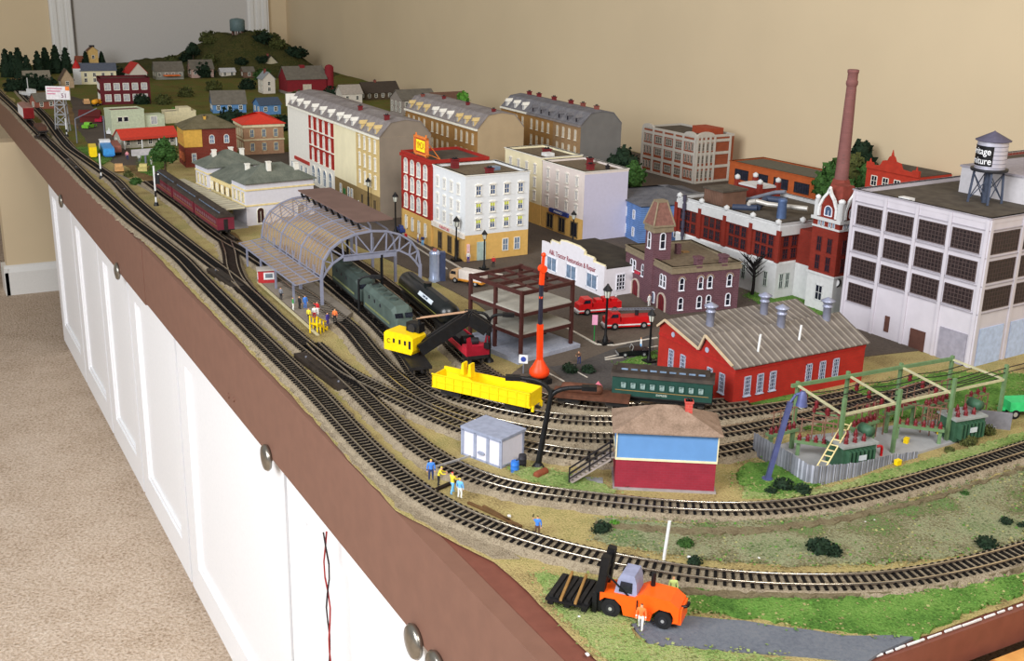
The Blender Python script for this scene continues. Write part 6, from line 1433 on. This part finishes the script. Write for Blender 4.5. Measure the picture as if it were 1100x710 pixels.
for i in range(len(fp)-1):
    a,c = fp[i],fp[i+1]; L=(c-a).length; b = MB(); n_=max(4,int(L/.0016)); v=[]
    for k in range(n_+1):
        q = a.lerp(c,k/n_); nn=Vector((-(c-a).y,(c-a).x)).normalized()*(.0007*sin(k*2.1)); h=hs[i]+(hs[i+1]-hs[i])*k/n_ + rnd(-.0008,.0008); v += [(q.x+nn.x,q.y+nn.y,0),(q.x+nn.x,q.y+nn.y,h)]
    b.add(v,[(2*k,2*k+2,2*k+3,2*k+1) for k in range(n_)],corr); b.build('fence_panel', t)
t = thing('fence', 'grey board fence section behind substation beside the green trailer', 'fence', (0,0,0)); a,c = Vector((0.7196,0.3058)),Vector((0.7486,0.2791)); d=(c-a).normalized(); nn=Vector((-d.y,d.x))*.001
MB().prism([tuple(a-nn),tuple(c-nn),tuple(c+nn),tuple(a+nn)],0,.022,mat('grey boards',(126,124,130),.8,var=.12)).build('fence_panel', t)
FB = [Vector(q) for q in ((0.4819,0.2939),(0.5606,0.2884),(0.6468,0.2871),(0.7439,0.2943))]; BB = [Vector(q) for q in ((0.4655,0.3889),(0.5234,0.4186),(0.6816,0.3985),(0.7693,0.3971))]
BB = [Vector(q) for q in ((0.4998,0.3862),(0.5802,0.3873),(0.6632,0.3818),(0.7452,0.3745))]
t = thing('substation_gantry', 'green steel gantry of tall posts with cream beams over the transformers', 'gantry', (0,0,0)); ZB = .061
for i in range(4):
    MB().bar((*FB[i],0),(*FB[i],.080),.0034,sg_,.0042).build('post', t); MB().bar((*BB[i],0),(*BB[i],.066),.0034,sg_,.0042).build('post', t)
    b = MB(); b.bar((*FB[i],ZB),(*BB[i],ZB),.0020,crm,.0028); b.build('cross_beam', t)
ex = FB[0]-(FB[1]-FB[0])*.02; exb = BB[0]-(BB[1]-BB[0])*.12
b = MB(); b.bar((*FB[0],ZB),(*FB[3],ZB),.0020,crm,.0028); b.build('long_beam', t)
b = MB(); b.bar((*exb,ZB+.001),(*BB[3],ZB+.001),.003,sg_,.0042); b.build('long_beam', t)
for k in range(5):
    f = (k+.7)/6; b = MB(); pts=[]
    p0 = FB[0].lerp(BB[0],f); p1 = FB[3].lerp(BB[3],f)
    for j in range(13): q=p0.lerp(p1,j/12); pts.append((q.x,q.y,ZB-.002-.003*abs(sin(j*pi/4))))
    b.tube(pts,.0006,wirem,6); b.build('bus_wire', t)
b = MB(); 
for j in range(2): b.tube([(*(FB[2].lerp(FB[3],0)),.074-.006*j),(*(FB[3]),.076-.006*j),(*(FB[3]+(FB[3]-FB[2])*1.5),.074-.006*j)],.0006,wirem,6)
b.build('bus_wire', t)
for i in range(3):
    for f in (.3,.55,.8):
        q = FB[i].lerp(BB[i],f); b = MB(); b.lathe([(.0022,ZB-.012),(.0030,ZB-.010),(.0018,ZB-.008),(.0030,ZB-.006),(.0016,ZB-.003)],ins,(q.x,q.y,0),8); b.build('insulator', t)
def transformer(px, rot, label):
    t = thing('transformer', label, 'transformer', (*px,.003), rot, 'green substation transformers')
    MB().box(-.022,.022,-.014,.014,0,.026,tg_).build('tank', t); MB().box(-.024,.024,-.016,.016,.026,.0285,mat('transformer lid',(148,152,150),.6)).build('lid', t)
    for s in (-1,1):
        b = MB()
        for k in range(7): b.box(-.018+.0055*k,-.0155+.0055*k,min(s*.014,s*.020),max(s*.014,s*.020),.004,.023,tg_)
        b.build('radiator', t)
    MB().box(-.005,.005,-.0209,-.0202,.012,.018,mat('name plate',(190,196,200),.5)).build('name_plate', t)
    for x in (-.014,-.002,.010):
        for y in (-.007,.007): MB().lathe([(.0028,.0285),(.0020,.0305),(.0028,.032),(.0018,.0335),(.0008,.037)],ins,(x,y,0),10).build('insulator', t)
    b = MB(); b.T = Matrix.Translation((.018,0,.038)) @ Matrix.Rotation(pi/2,4,'X'); b.lathe([(.001,-.009),(.006,-.008),(.006,.008),(.001,.009)],tg_,n=14); b.build('conservator', t)
    b = MB(); b.tube([(.018,.012,.038),(.024,.018,.034),(.026,.018,.022)],.0018,sg_,8); b.build('pipe', t)
transformer((0.4943,0.288), radians(-6), 'green transformer with name plate behind leaning cream ladder'); transformer((0.6724,0.2902), radians(-6), 'green transformer with name plate at right end of the substation')
def switch_rack(px, rot, label, n=6, L=.055, z=.022):
    t = thing('insulator_rack', label, 'insulator rack', (*px,.003), rot, 'racks of maroon insulators')
    for x in (-L/2+.004,L/2-.004): MB().bar((x,0,0),(x,0,z),.004,sg_).build('leg', t)
    MB().box(-L/2,L/2,-.005,.005,z,z+.003,sg_).build('rack_beam', t)
    for u in lerp(-L/2,L/2,n): MB().lathe([(.0028,z+.003),(.0018,z+.005),(.0028,z+.007),(.0016,z+.0085),(.0008,z+.011)],ins,(u,0,0),10).build('insulator', t)
    b = MB()
    for u in lerp(-L/2,L/2,4): b.bar((u,0,z+.012),(u,.0,z+.030),.0010,mat('pinkish rod',(132,96,80),.6))
    b.bar((-L/2,0,z+.028),(L/2,0,z+.028),.001,_M['pinkish rod']); b.build('rod_frame', t)
switch_rack((0.4688,0.3169), radians(-48), 'insulator rack in front of the left transformer',5,.045,.016); switch_rack((0.4464,0.3475), radians(3), 'insulator rack at the left rear by the flood light',6,.042,.022)
switch_rack((0.6134,0.3), radians(-45), 'insulator rack between the middle gantry posts',6,.055,.016); switch_rack((0.6236,0.3386), radians(8), 'insulator rack at the rear middle of substation',7,.06,.024); switch_rack((0.6713,0.3288), radians(8), 'insulator rack at the rear right of substation',6,.05,.026)
switch_rack((0.5451,0.3207), radians(8), 'insulator rack between left transformer and rear posts',6,.045,.024)
for px,rt,lab in (((0.5083,0.3443),radians(-48),'pinkish switch frame left of the left transformer'),((0.5756,0.3364),radians(8),'pinkish switch frame behind the left transformer'),((0.6508,0.313),radians(8),'pinkish switch frame left of the right transformer'),((0.7239,0.3136),radians(8),'pinkish switch frame behind the right transformer')):
    t = thing('switchgear', lab, 'switch frame', (*px,.003), rt, 'pinkish switch frames')
    for x in (-.014,0,.014):
        for y in (-.006,.006): MB().bar((x,y,0),(x,y,.036),.0012,_M['pinkish rod']).build('rod', t)
    b = MB()
    for z in (.022,.035):
        for y in (-.006,.006): b.bar((-.016,y,z),(.016,y,z),.0010,_M['pinkish rod'])
        for x in (-.014,0,.014): b.bar((x,-.006,z),(x,.006,z),.0010,_M['pinkish rod'])
    b.build('rod_grid', t)
    for x in (-.014,0,.014): MB().lathe([(.0024,.036),(.0016,.038),(.0024,.040),(.0014,.0415),(.0008,.043)],ins,(x,0,0),10).build('insulator', t); 
    MB().bar((-.016,0,.0355),(.016,0,.0355),.0016,sg_).build('cap_beam', t)
# ladder leaning on the left transformer
l0 = Vector((*(0.4306,0.2683),.016)); l1 = Vector((*(0.5051,0.3079),.043)); t = thing('ladder', 'cream ladder with coil leaning against the left transformer', 'ladder', tuple(l0)); d=(l1-l0); s_=Vector((-d.y,d.x,0)).normalized()*.0045; lm=mat('ladder cream',(222,204,150),.6)
for q in (-1,1): MB().bar(s_*q,d+s_*q,.0013,lm).build('rail', t)
for k in range(9): MB().bar(d*((k+.5)/9)-s_,d*((k+.5)/9)+s_,.0011,lm).build('rung', t)
for px,m_,lab in (((0.4286,0.2953),YELLOW,'yellow box on the pad near left rack'),((0.597,0.3018),YELLOW,'yellow box on the pad between the racks'),((0.6544,0.305),YELLOW,'yellow box in front of the right transformer'),((0.5439,0.2641),YELLOW,'yellow box on the grass outside the fence')):
    t = thing('yellow_box', lab, 'box', (*px,.003 if px[0]!=(0.5439,0.2641)[0] else .001), rnd(0,1)); MB().box(-.0035,.0035,-.0025,.0025,0,.005,m_).build('case', t); MB().box(-.0037,.0037,-.0027,.0027,.005,.006,m_).build('lid', t)
t = thing('hydrant', 'small red hydrant pipe standing on the substation pad', 'hydrant', (*(0.542,0.2874),.003)); MB().tube([(0,0,0),(0,0,.010),(-.001,.001,.012),(-.005,.003,.011)],.0016,RED,8).build('pipe', t)

# ------------------------------------------------------------------ trees, bushes
random.seed(81)
lg = mat('leaf mid green', (64,100,42), .8, c2=(36,66,26), scale=300); ld = mat('leaf dark green', (30,52,30), .85, c2=(16,32,20), scale=300); ly = mat('leaf bright green', (96,150,50), .8, c2=(60,110,34), scale=300); lo_ = mat('leaf olive', (88,92,44), .85, c2=(54,60,30), scale=300); bark = mat('bark brown', (70,52,38), .9, var=.25)
def tree(px, H, m, label, z=0., w=.42, group=None, trunk=.3, n=420):
    t = thing('tree', label, 'tree', (*px,z), rnd(0,6), group); b = MB(); b.cyl((0,0,-.001),(rnd(-.01,.01)*H,0,H*.6),H*.035,bark,H*.015,8); b.build('trunk', t)
    b = MB(); R_ = H*w
    cs = [(0,0,H*.66,R_*.78)]+[(R_*.5*cos(k*1.26),R_*.5*sin(k*1.26),H*(.55+.12*(k%2)),R_*.55) for k in range(5)]+[(0,0,H*.85,R_*.5)]
    for x,y,zc,r in cs: b.ball((x,y,zc),r*.86,m,2,.12); b.leaves((x,y,zc),r,m,n//7,H*.05)
    b.build('crown', t); return t
def conifer(px, H, label, z=0., group=None, m=None):
    t = thing('conifer', label, 'tree', (*px,z), rnd(0,6), group); m = m or ld; b = MB(); b.cyl((0,0,-.001),(0,0,H*.4),H*.03,bark,n=6); b.build('trunk', t)
    b = MB()
    for k in range(6): f=k/5; b.ball((rnd(-.02,.02)*H,rnd(-.02,.02)*H,H*(.18+.68*f)),H*(.17*(1-f)**.7+.05),m,1,.2,(1,1,1.5)); b.leaves((0,0,H*(.18+.68*f)),H*(.18*(1-f)**.7+.05),m,40,H*.05,(1,1,1.3))
    b.build('crown', t); return t
def bush(px, r, m, label, z=0., sq=(1,1,.7), n=220, group=None):
    b = MB(); b.ball((0,0,r*.4),r*.8,m,2,.15,sq); b.leaves((0,0,r*.45),r,m,n,r*.16,sq); o = b.build('bush', None, (*px,z), rnd(0,6)); return tag(o, label, 'bush', group)
bush((0.159,0.2768),.0095,ld,'dark green bush among the weeds left of the marker post'); bush((0.3246,0.1503),.013,ld,'dark bush in the middle of the bank, left lobe'); bush((0.3295,0.1419),.010,ld,'dark bush in the middle of the bank, right lobe'); bush((0.4751,0.0864),.0105,ld,'round dark bush at the right end of the bank')
bush((0.2031,0.1866),.007,ld,'small dark bush by the white stone near the front track'); bush((0.3849,0.2726),.011,ld,'dark bush beside the foot of the flood light, larger'); bush((0.3976,0.2566),.009,ld,'dark bush in front of fence corner beside flood light'); bush((0.3657,0.2696),.007,ld,'low dark bush left at the flood light foot')
bush((0.5332,0.1111),.007,ld,'small dark bush high at the right of the bank'); bush((0.5418,0.0981),.006,ld,'small dark bush at the frame edge on the bank'); bush((0.5491,0.1757),.005,lg,'small green bush on the bank under the second track'); bush((0.2375,0.3515),.0065,lo_,'pale green weed at the tower corner'); bush((0.2146,0.2163),.008,lg,'bright green weed clump right of the marker post'); bush((0.1768,0.2809),.006,ly,'bright weed clump beside dark bush under second track')
bush((0.3688,0.6817),.012,ld,'dark green hedge along the parking bays, left half',.0,(1.3,.8,.6)); bush((0.3898,0.6678),.010,ld,'dark green hedge along the parking bays, right half'); bush((0.6644,0.2696),.010,lo_,'olive bush behind the substation fence on right'); bush((0.7127,0.2835),.010,lo_,'olive bush in front of board fence by green trailer'); bush((0.6268,0.2639),.006,lo_,'small olive bush along the fence end')
tree((0.2068,2.3834),.085,lg,'round leafy green tree beside the dark red brick house',w=.40,n=900)
t = thing('bare_tree', 'black leafless tree standing before the brewery', 'tree', (*(0.846,0.875),0)); b = MB()
b.tube([(0,0,0),(.001,0,.03),(0,.001,.06)],[.003,.0024,.0018],bark_ := mat('black bark',(26,22,22),.9),8); b.build('trunk', t)
b = MB()
for k in range(22):
    a_=rnd(0,6.28); z0=rnd(.03,.06); l_=rnd(.015,.03); m1=(l_*.6*cos(a_),l_*.6*sin(a_),z0+l_*.55); e=(l_*cos(a_+.4),l_*sin(a_+.4),z0+l_*1.0)
    b.tube([(0,.0005,z0),m1,e],[.0012,.0008,.0003],bark_,5); b.tube([m1,(m1[0]+.008*cos(a_-1),m1[1]+.008*sin(a_-1),m1[2]+.008)],[.0007,.0003],bark_,5)
b.build('branches', t)
for px,H,m,lab,z in (((1.337,1.2206),.09,lg,'green tree behind the smokestack base',.06),((1.429,1.2551),.10,lo_,'olive green tree right of the smokestack',.055),((1.4414,1.2263),.09,lg,'green tree left of the bright red factory',.05),((1.6021,1.3147),.11,ld,'dark green tree rising over the bright red factory',.06),((1.114,1.6753),.12,ld,'tall dark tree between grey end wall and the mill',0.)):
    tree(px,H,m,lab,0. if z==0 else z*0,.36) if z==0 else tree((min(px[0],1.51),px[1]),H+z,m,lab,0.,.26)
tree((1.0977,1.6046),.10,lg,'green tree close beside the grey mill',0.,.3)
tree((1.1261,2.5552),.16,ly,'bright green tree top behind the second terrace row',0.,.22)

# ------------------------------------------------------------------ hill with tank
hillm = scatter('hill scrub', [(34,40,22),(60,62,34),(84,80,46),(52,62,30),(100,92,62)], 14, 130, bump=1., dist=.006)
def hh(x, y):
    a = .166*math.exp(-(((x-1.14)/.21)**2+((y-5.12)/.26)**2)**1.3) + .045*math.exp(-(((x-.80)/.22)**2+((y-5.2)/.25)**2)) + .085*math.exp(-(((x-1.36)/.12)**2+((y-5.0)/.22)**2))
    return a*(1+.16*noise.noise(Vector((x*9,y*9,0)))) + .010*noise.noise(Vector((x*22,y*22,3)))*min(1,a*25)
b = MB(); NX,NY = 90,64; X0_,X1_,Y0_,Y1_ = .42,1.555,4.55,5.56; v=[]
for j in range(NY+1):
    for i in range(NX+1): x=X0_+(X1_-X0_)*i/NX; y=Y0_+(Y1_-Y0_)*j/NY; v.append((x,y,max(.0,hh(x,y))-.0012))
b.add(v,[(j*(NX+1)+i,j*(NX+1)+i+1,(j+1)*(NX+1)+i+1,(j+1)*(NX+1)+i) for j in range(NY) for i in range(NX)],hillm,True); o = b.build('hill'); kind(tag(o,'rounded scrubby green hill in front of the far wall','hill'),'structure')
t = thing('hill_tank', 'grey blue water tank on legs crowning the far hill', 'water tank', (1.16,5.1,hh(1.16,5.1)-.003)); gb = mat('hill tank blue grey', (96,116,118), .5, var=.15)
MB().lathe([(.034,.028),(.036,.030),(.036,.078),(.030,.084),(.006,.088)],gb,n=20).build('tank', t)
for k in range(6): MB().cyl((.026*cos(k*pi/3),.026*sin(k*pi/3),0),(.026*cos(k*pi/3),.026*sin(k*pi/3),.029),.004,mat('hill tank legs',(120,92,80),.7),n=8).build('leg', t)
random.seed(83)
spots = [(.98,4.93,.05),(1.05,5.2,.06),(1.25,5.0,.06),(1.31,4.96,.055),(1.28,5.12,.06),(1.38,4.9,.06),(.90,5.05,.05),(1.33,5.1,.05),(1.10,4.85,.04),(1.2,4.84,.04),(.84,5.1,.045),(1.42,4.95,.05),(1.01,5.08,.05),(1.22,5.15,.05)]
hl = ['low bush at the left shoulder of hill','bush behind left of hill tank','bush right of the hill tank','bush on the right shoulder of hill','bush behind the right side of hill tank','bush at the far right foot of hill','bush on the left slope of hill','bush on the right crest of hill','bush at the front foot of hill','bush at the front foot of hill near the tall house','bush on the lower left ridge','bush low on the right foot of hill','bush on the left slope near crest','bush right behind the hill tank']
for (x,y,r),l_ in zip(spots,hl): bush((x,y),r*.8,random.choice([ld,lo_,ld]),'dark '+l_,hh(x,y)-.01,(1,1,.6),180,None)
tree((.915,5.0),.085,ld,'round dark tree standing alone on the left slope of the hill',hh(.915,5.0)-.002,.42)

# ------------------------------------------------------------------ far conifers and village
random.seed(85)
cl_ = ['tallest conifer of the left-hand pair by the rail bend','conifer leaning beside the tallest at the rail bend','broad dark conifer behind the grey roofed hut','smaller conifer right of the broad one','conifer standing behind the grey hut roof','slender conifer right of the hut','tall conifer before the white door trim','conifer right of the white door trim','small conifer right of the yellow tower house','conifer left of the yellow tower house']
CP = list(zip([(0.0977,4.9805),(0.1198,4.9746),(0.1447,4.925),(0.174,4.9171),(0.2285,4.9893),(0.2697,5.0681),(0.3178,5.1015),(0.3603,5.0905),(0.5566,5.3334),(0.4789,5.3018)],(.115,.105,.125,.095,.105,.115,.12,.11,.075,.08)))
for (px,h_),l_ in zip(CP,cl_): conifer((px[0],min(px[1],5.5)),h_*1.12,'dark '+l_,0.,'conifers at the far end')
def house(px, rot, dx, dy, h, wm, rm, label, rise=.022, along='x', chim=False, wins=True, z=0., cat='house', name='house', wm2=None):
    t = Bld(name, label, cat, (px[0],min(px[1],5.45),z), rot, dx, dy, h); t.walls([(0,h,wm)]).gable(rm, wm, rise, .004, along)
    if wins:
        me = window(.013,.017,winw,GLASS,2,2,fw=.0016); n_=max(1,int(dx/.03)); t.wins('S', lerp(0,dx,n_), [h*.5-.006] if h<.05 else [.010,h*.55], me); t.wins('W', lerp(0,dy,max(1,int(dy/.03))), [h*.5-.006] if h<.05 else [.010,h*.55], me)
    if chim: t.chim(dx*.4,dy*.5,h+rise*.6,.022,.008)
    return t

white2 = mat('white cottage', (216,208,196), .7, var=.05); greyr = mat('grey shingle far', (112,106,96), .9, var=.15, scale=80); redr = mat('red far roof', (190,36,36), .6, var=.1); blueh = mat('blue far siding', (92,136,184), .7, var=.1); barnr = mat('barn red', (132,34,42), .8, var=.12)
bn = house((1.0397,3.9749), radians(0), .165, .11, .062, barnr, greyr, 'large red barn with grey roof and round red silo', .045, 'x', wins=False, cat='barn', name='barn'); bn.bx('foundation', -.002,.167,-.002,.112,0,.012,mat('barn base',(140,130,120),.9)); bn.bx('barn_door', .065,.10,-.003,0,.012,.040,mat('barn door white',(206,196,176),.7)); MB().lathe([(.018,0),(.018,.105),(.012,.112),(.002,.115)],barnr,(.185,.02,0),16).build('silo', bn.t); bn.bx('cupola', .07,.09,.045,.065,.095,.112,barnr)
house((0.9581,4.0345), radians(0), .05, .07, .06, white2, mat('pale slate far',(150,156,160),.8), 'narrow grey white house close left of the barn', .025, 'y', True)
house((0.7551,3.3951), radians(4), .075, .07, .036, blueh, mat('navy roof far',(70,84,104),.8), 'small blue cottage with navy roof below the barn', .02)
house((0.6151,3.4949), radians(-8), .115, .08, .034, blueh, greyr, 'blue cottage with broad grey roof in the middle of the village', .040)
house((0.5401,4.5686), radians(8), .075, .085, .045, white2, redr, 'white house with bright red roof and gable porch', .040, 'y')
house((0.6758,4.6959), radians(0), .12, .07, .040, mat('grey siding far',(150,150,140),.8), greyr, 'grey two storey house behind an orange awning', .035).bx('awning', .03,.1,-.03,0,.018,.022,mat('orange awning',(230,110,40),.6))
house((0.8407,4.7378), radians(0), .10, .07, .042, mat('pinkish siding far',(190,160,150),.8), greyr, 'pale house behind a leafy tree at the hill foot', .035); house((0.9775,4.7456), radians(0), .065, .05, .024, white2, mat('white far roof',(196,196,200),.7), 'low white house at the foot of the hill', .014); house((1.0617,4.6783), radians(0), .05, .05, .03, mat('brown siding far',(120,90,74),.8), greyr, 'small brown hut at the foot of the hill', .018); house((1.2015,4.8252), radians(0), .07, .06, .05, mat('cream far',(196,186,160),.8), mat('dark far roof',(62,54,50),.9), 'dark roofed cream house on the right of the hill foot', .035, 'y', True)
ch = house((0.3464,4.5836), radians(-6), .14, .08, .058, creamw, mat('blue grey far roof',(92,98,112),.8), 'cream church with small red spire and arched windows', .026, 'x', cat='church', name='church'); MB().box(-.03,0,0,.035,0,.066,WHITE).build('tower', ch.t); MB().lathe([(.018,.066),(.010,.085),(.001,.102)],redr,(-.015,.018,0),6).build('spire', ch.t)
yt = house((0.4911,5.2988), radians(0), .045, .045, .085, mat('ochre tower wall',(222,184,116),.7), mat('tower roof far',(110,78,60),.8), 'tall yellow tower house rising above the church', .018, 'y'); yt.bx('roof_lantern', .012,.034,.012,.034,.100,.108,IRON)
house((0.4383,5.3119), radians(0), .06, .05, .035, mat('terracotta wall',(170,120,96),.8), mat('terracotta far roof',(150,84,62),.8), 'low terracotta cottage left of the yellow tower house', .022)
bb = Bld('burgundy_block', 'burgundy brick block with row of white windows in the far village', 'building', (0.3004,3.8506), radians(-4), .175, .11, .088); bur = brick('burgundy brick far', (112,34,44), (110,60,64), .004); bb.walls([(0,.088,bur)]).flat(mat('burgundy roof',(96,64,60),.9), bur, .007, .004, _M['burgundy brick far']); wbig = window(.022,.026,winw,litgl,2,2,fw=.002)
bb.wins('S', lerp(.01,.17,5), [.052], wbig); bb.wins('S', lerp(.01,.17,5), [.012], wbig); bb.wins('W', lerp(.006,.1,3), [.052,.012], wbig)
pg = mat('pale green wall', (196,204,176), .7); gb2 = Bld('pale_green_shop', 'pale green flat roofed shop with twin windows below the burgundy block', 'building', (0.2005,3.0719), radians(6), .10, .07, .072); gb2.walls([(0,.072,pg)]).flat(mat('pinkish roof',(130,100,92),.9), pg, .005); gb2.wins('S', [.026,.044], [.040], window(.016,.016,winw,GLASS,1,1,fw=.0016)); gb2.bx('side_wing', .1,.165,.01,.06,0,.055,pg); put('window', wbig, gb2.t, (.132,.01,.026), 0)
nb = Bld('navy_shop', 'low navy blue shop with pale windows beside the pale green shop', 'building', (0.2721,3.1305), radians(6), .09, .05, .042); nvy = mat('navy wall far', (58,66,92), .7); nb.walls([(0,.042,nvy)]).flat(mat('grey flat roof far',(130,132,136),.9), nvy, .004); nb.wins('S', [.025,.065], [.014], wbig)
dn = house((0.1816,2.8098), radians(8), .16, .07, .028, mat('diner wall',(180,176,160),.7), mat('diner red roof',(200,62,44),.6,var=.08), 'low building with long bright red orange roof in the village', .022, cat='diner', name='diner')
for x in (.0,.05,.1,.15): MB().cyl((x,-.018,0),(x,-.018,.028),.002,WHITE,n=6).build('porch_post', dn.t)
dn.bx('porch_roof', -.006,.166,-.024,0,.027,.030,_M['diner red roof'])
yb = Bld('cream_shop', 'cream flat roofed shop half hidden by green bushes', 'building', (0.4058,3.2871), radians(0), .10, .05, .036); yb.walls([(0,.036,CREAM)]).flat(greyr, CREAM, .004); yb.bx('upper_block', .045,.085,.0,.05,.036,.05,CREAM)
gh = house((0.1276,4.607), radians(0), .1, .07, .026, mat('hut grey wall',(110,104,90),.9), mat('hut grey roof',(136,128,112),.9,var=.1), 'grey roofed hut among the dark conifers', .03); house((0.2481,4.4599), radians(0), .05, .06, .035, mat('beige far wall',(186,160,130),.8), mat('brown far roof',(96,78,66),.8), 'small beige gabled house in front of the conifers', .04, 'y')
house((0.0735,3.781), radians(20), .07, .05, .03, mat('brick far',(150,90,74),.8), greyr, 'small brick house with grey roof left of the billboard', .024); house((0.1565,3.396), radians(-15), .06, .05, .022, mat('maroon far',(110,44,40),.8), mat('maroon far roof',(104,40,38),.8), 'low maroon shed between billboard and road', .016, wins=False)
# billboard
t = thing('billboard', 'white billboard with pink lettering on tall grey lattice tower beside the far tracks', 'billboard', (*(0.0802,3.2195),0), radians(-28)); gt = mat('lattice grey', (150,150,152), .6)
b = MB()
for x in (-.016,.016):
    for y in (-.01,.01): b.bar((x*1.2,y,0),(x*.8,y,.105),.0035,gt)
for z in (.02,.05,.08): b.box(-.018,.018,-.011,.011,z,z+.003,gt)
for k in range(3): b.bar((-.018,-.011,.02+.03*k),(.016,-.011,.05+.03*k),.0025,gt); b.bar((.018,-.011,.02+.03*k),(-.016,-.011,.05+.03*k),.0025,gt)
b.build('lattice_tower', t); MB().box(-.036,.036,-.015,-.009,.098,.138,mat('billboard white',(226,222,224),.5)).build('board', t); MB().box(.024,.036,-.0158,-.015,.126,.138,mat('billboard orange',(236,130,50),.5)).build('corner_patch', t)
pt = mat('billboard pink', (206,120,150), .5)
for z,w_ in ((.130,.045),(.122,.04),(.114,.025)): MB().box(-.032,-.032+w_,-.0156,-.015,z,z+.003,pt).build('text_line', t)
text('51', .018, mat('billboard maroon',(120,44,90),.5), t, (.018,-.0156,.110), (pi/2,0,0))
# gibbet road lamps of the far road
for px,lab,rot in (((0.0814,2.9571),'grey road lamp with long sloping arm beside far signal',radians(20)),((0.167,3.0033),'thin grey road post by the white car',radians(20))):
    t = thing('road_lamp', lab, 'lamp post', (*px,0), rot); b = MB(); b.cyl((0,0,0),(0,0,.07),.0018,GREYMETAL,n=8); b.build('post', t)
    if 'arm' in lab: b = MB(); b.cyl((0,0,.07),(.07,0,.095),.0018,GREYMETAL,n=8); b.build('arm', t)
t = thing('sign_board', 'white framed sign board on a post in front of the brick house', 'sign', (*(0.1846,2.5104),0), radians(10)); MB().cyl((0,0,0),(0,0,.03),.003,GREYMETAL,n=8).build('post', t); MB().box(-.035,.035,-.004,.004,.028,.044,mat('sign white grey',(196,192,196),.6)).build('board', t)
# village greenery
random.seed(87)
vil = [((0.1308,4.4216),.05,ld,'dark bush under the conifers at left'),((0.1777,4.4078),.045,ld,'dark bush right of the grey hut'),((0.4995,4.6608),.05,ld,'dark tree like bush right of church'),((0.8981,4.7668),.055,ld,'dark leafy bush before the pale hill foot house'),((1.1172,4.5754),.04,lg,'mid green bush by the hill foot cream house'),((0.4652,3.3888),.03,ly,'bright green bush in front of the cream shop'),((0.4213,3.3297),.022,lg,'green bush left in front of cream shop'),((0.5904,3.1765),.045,ld,'dark bush between the blue cottage and red roofed house'),((0.718,3.0178),.04,ld,'dark bush right of the red roofed house'),((0.109,2.2584),.014,lg,'low green bush beside the station track'),((0.1119,2.3642),.012,lo_,'low olive bush by far signal'),((0.5148,3.8125),.03,lo_,'olive bush on the village meadow'),((0.647,4.0255),.03,lo_,'olive bush below grey house'),((0.7988,4.1892),.035,lo_,'olive bush in the village meadow centre'),((0.9467,4.2198),.035,ld,'dark bush below the hill foot hut'),((1.0177,3.7799),.03,lo_,'olive bush in front of red barn'),((1.1541,3.7375),.045,ld,'dark bush right of the barn silo'),((0.0671,4.4049),.04,ld,'dark bush at far bend of the tracks'),((0.1617,4.0769),.03,lo_,'olive bush left above the billboard'),((0.4392,3.8364),.03,ld,'dark bush right of the burgundy block'),((0.2849,2.9609),.02,lg,'green bush beside the diner')]
for px,r,m,l_ in vil: bush((px[0],min(px[1],5.45)),r,m,l_,0.,(1,1,.8),240)
house((1.268,3.7022), radians(5), .15, .08, .030, mat('dark brown far wall',(84,70,54),.8), mat('dark brown far roof',(74,64,56),.9), 'dark brown lodge with twin pale chimneys behind the terrace', .036, 'x', True)
house((1.2213,3.2344), radians(5), .14, .09, .055, mat('grey far wall',(150,140,132),.8), greyr, 'grey roofed house behind the dark brown lodge', .03)
house((1.1391,3.6151), radians(0), .08, .07, .04, white2, mat('pale far roof',(170,160,150),.8), 'pale cottage right below the barn silo', .028)
house((1.2257,2.9469), radians(5), .12, .09, .075, mat('brown far wall two',(120,84,66),.8), mat('brown far roof two',(110,80,66),.9), 'brown roofed house behind the second terrace row', .03)

# ------------------------------------------------------------------ light and camera
def area(name, loc, tgt, sx, sy, power, col):
    L = bpy.data.lights.new(name, 'AREA'); L.shape = 'RECTANGLE'; L.size = sx; L.size_y = sy; L.energy = power; L.color = col
    o = bpy.data.objects.new(name, L); COL.objects.link(o); o.location = loc
    o.rotation_euler = (Vector(tgt)-Vector(loc)).to_track_quat('-Z','Y').to_euler(); return o
area('window_light', (-2.3,-.1,1.35), (.5,1.3,-.1), 1.9, 1.5, 118, (.94,.97,1.0))
area('room_lamp', (-.2,-1.5,1.75), (.6,1.2,0), 1.0, .6, 50, (1,.97,.93))
w = bpy.data.worlds.new('room'); S.world = w; w.use_nodes = True
bg = w.node_tree.nodes['Background']; bg.inputs[0].default_value = (.98,.97,.96,1); bg.inputs[1].default_value = .36
cam = bpy.data.cameras.new('camera'); co = bpy.data.objects.new('camera', cam); COL.objects.link(co)
cam.sensor_width = 36; cam.lens = 36*1226/1100; cam.clip_start = .01; cam.clip_end = 50
co.matrix_world = Matrix(((.87855039,.12735504,-.46035845,-.4035),(-.47712055,.27933981,-.83326181,-.5520),(.02247635,.95170897,.30617781,.525),(0,0,0,1)))
S.camera = co
S.view_settings.view_transform = 'Standard'; S.view_settings.look = 'None'
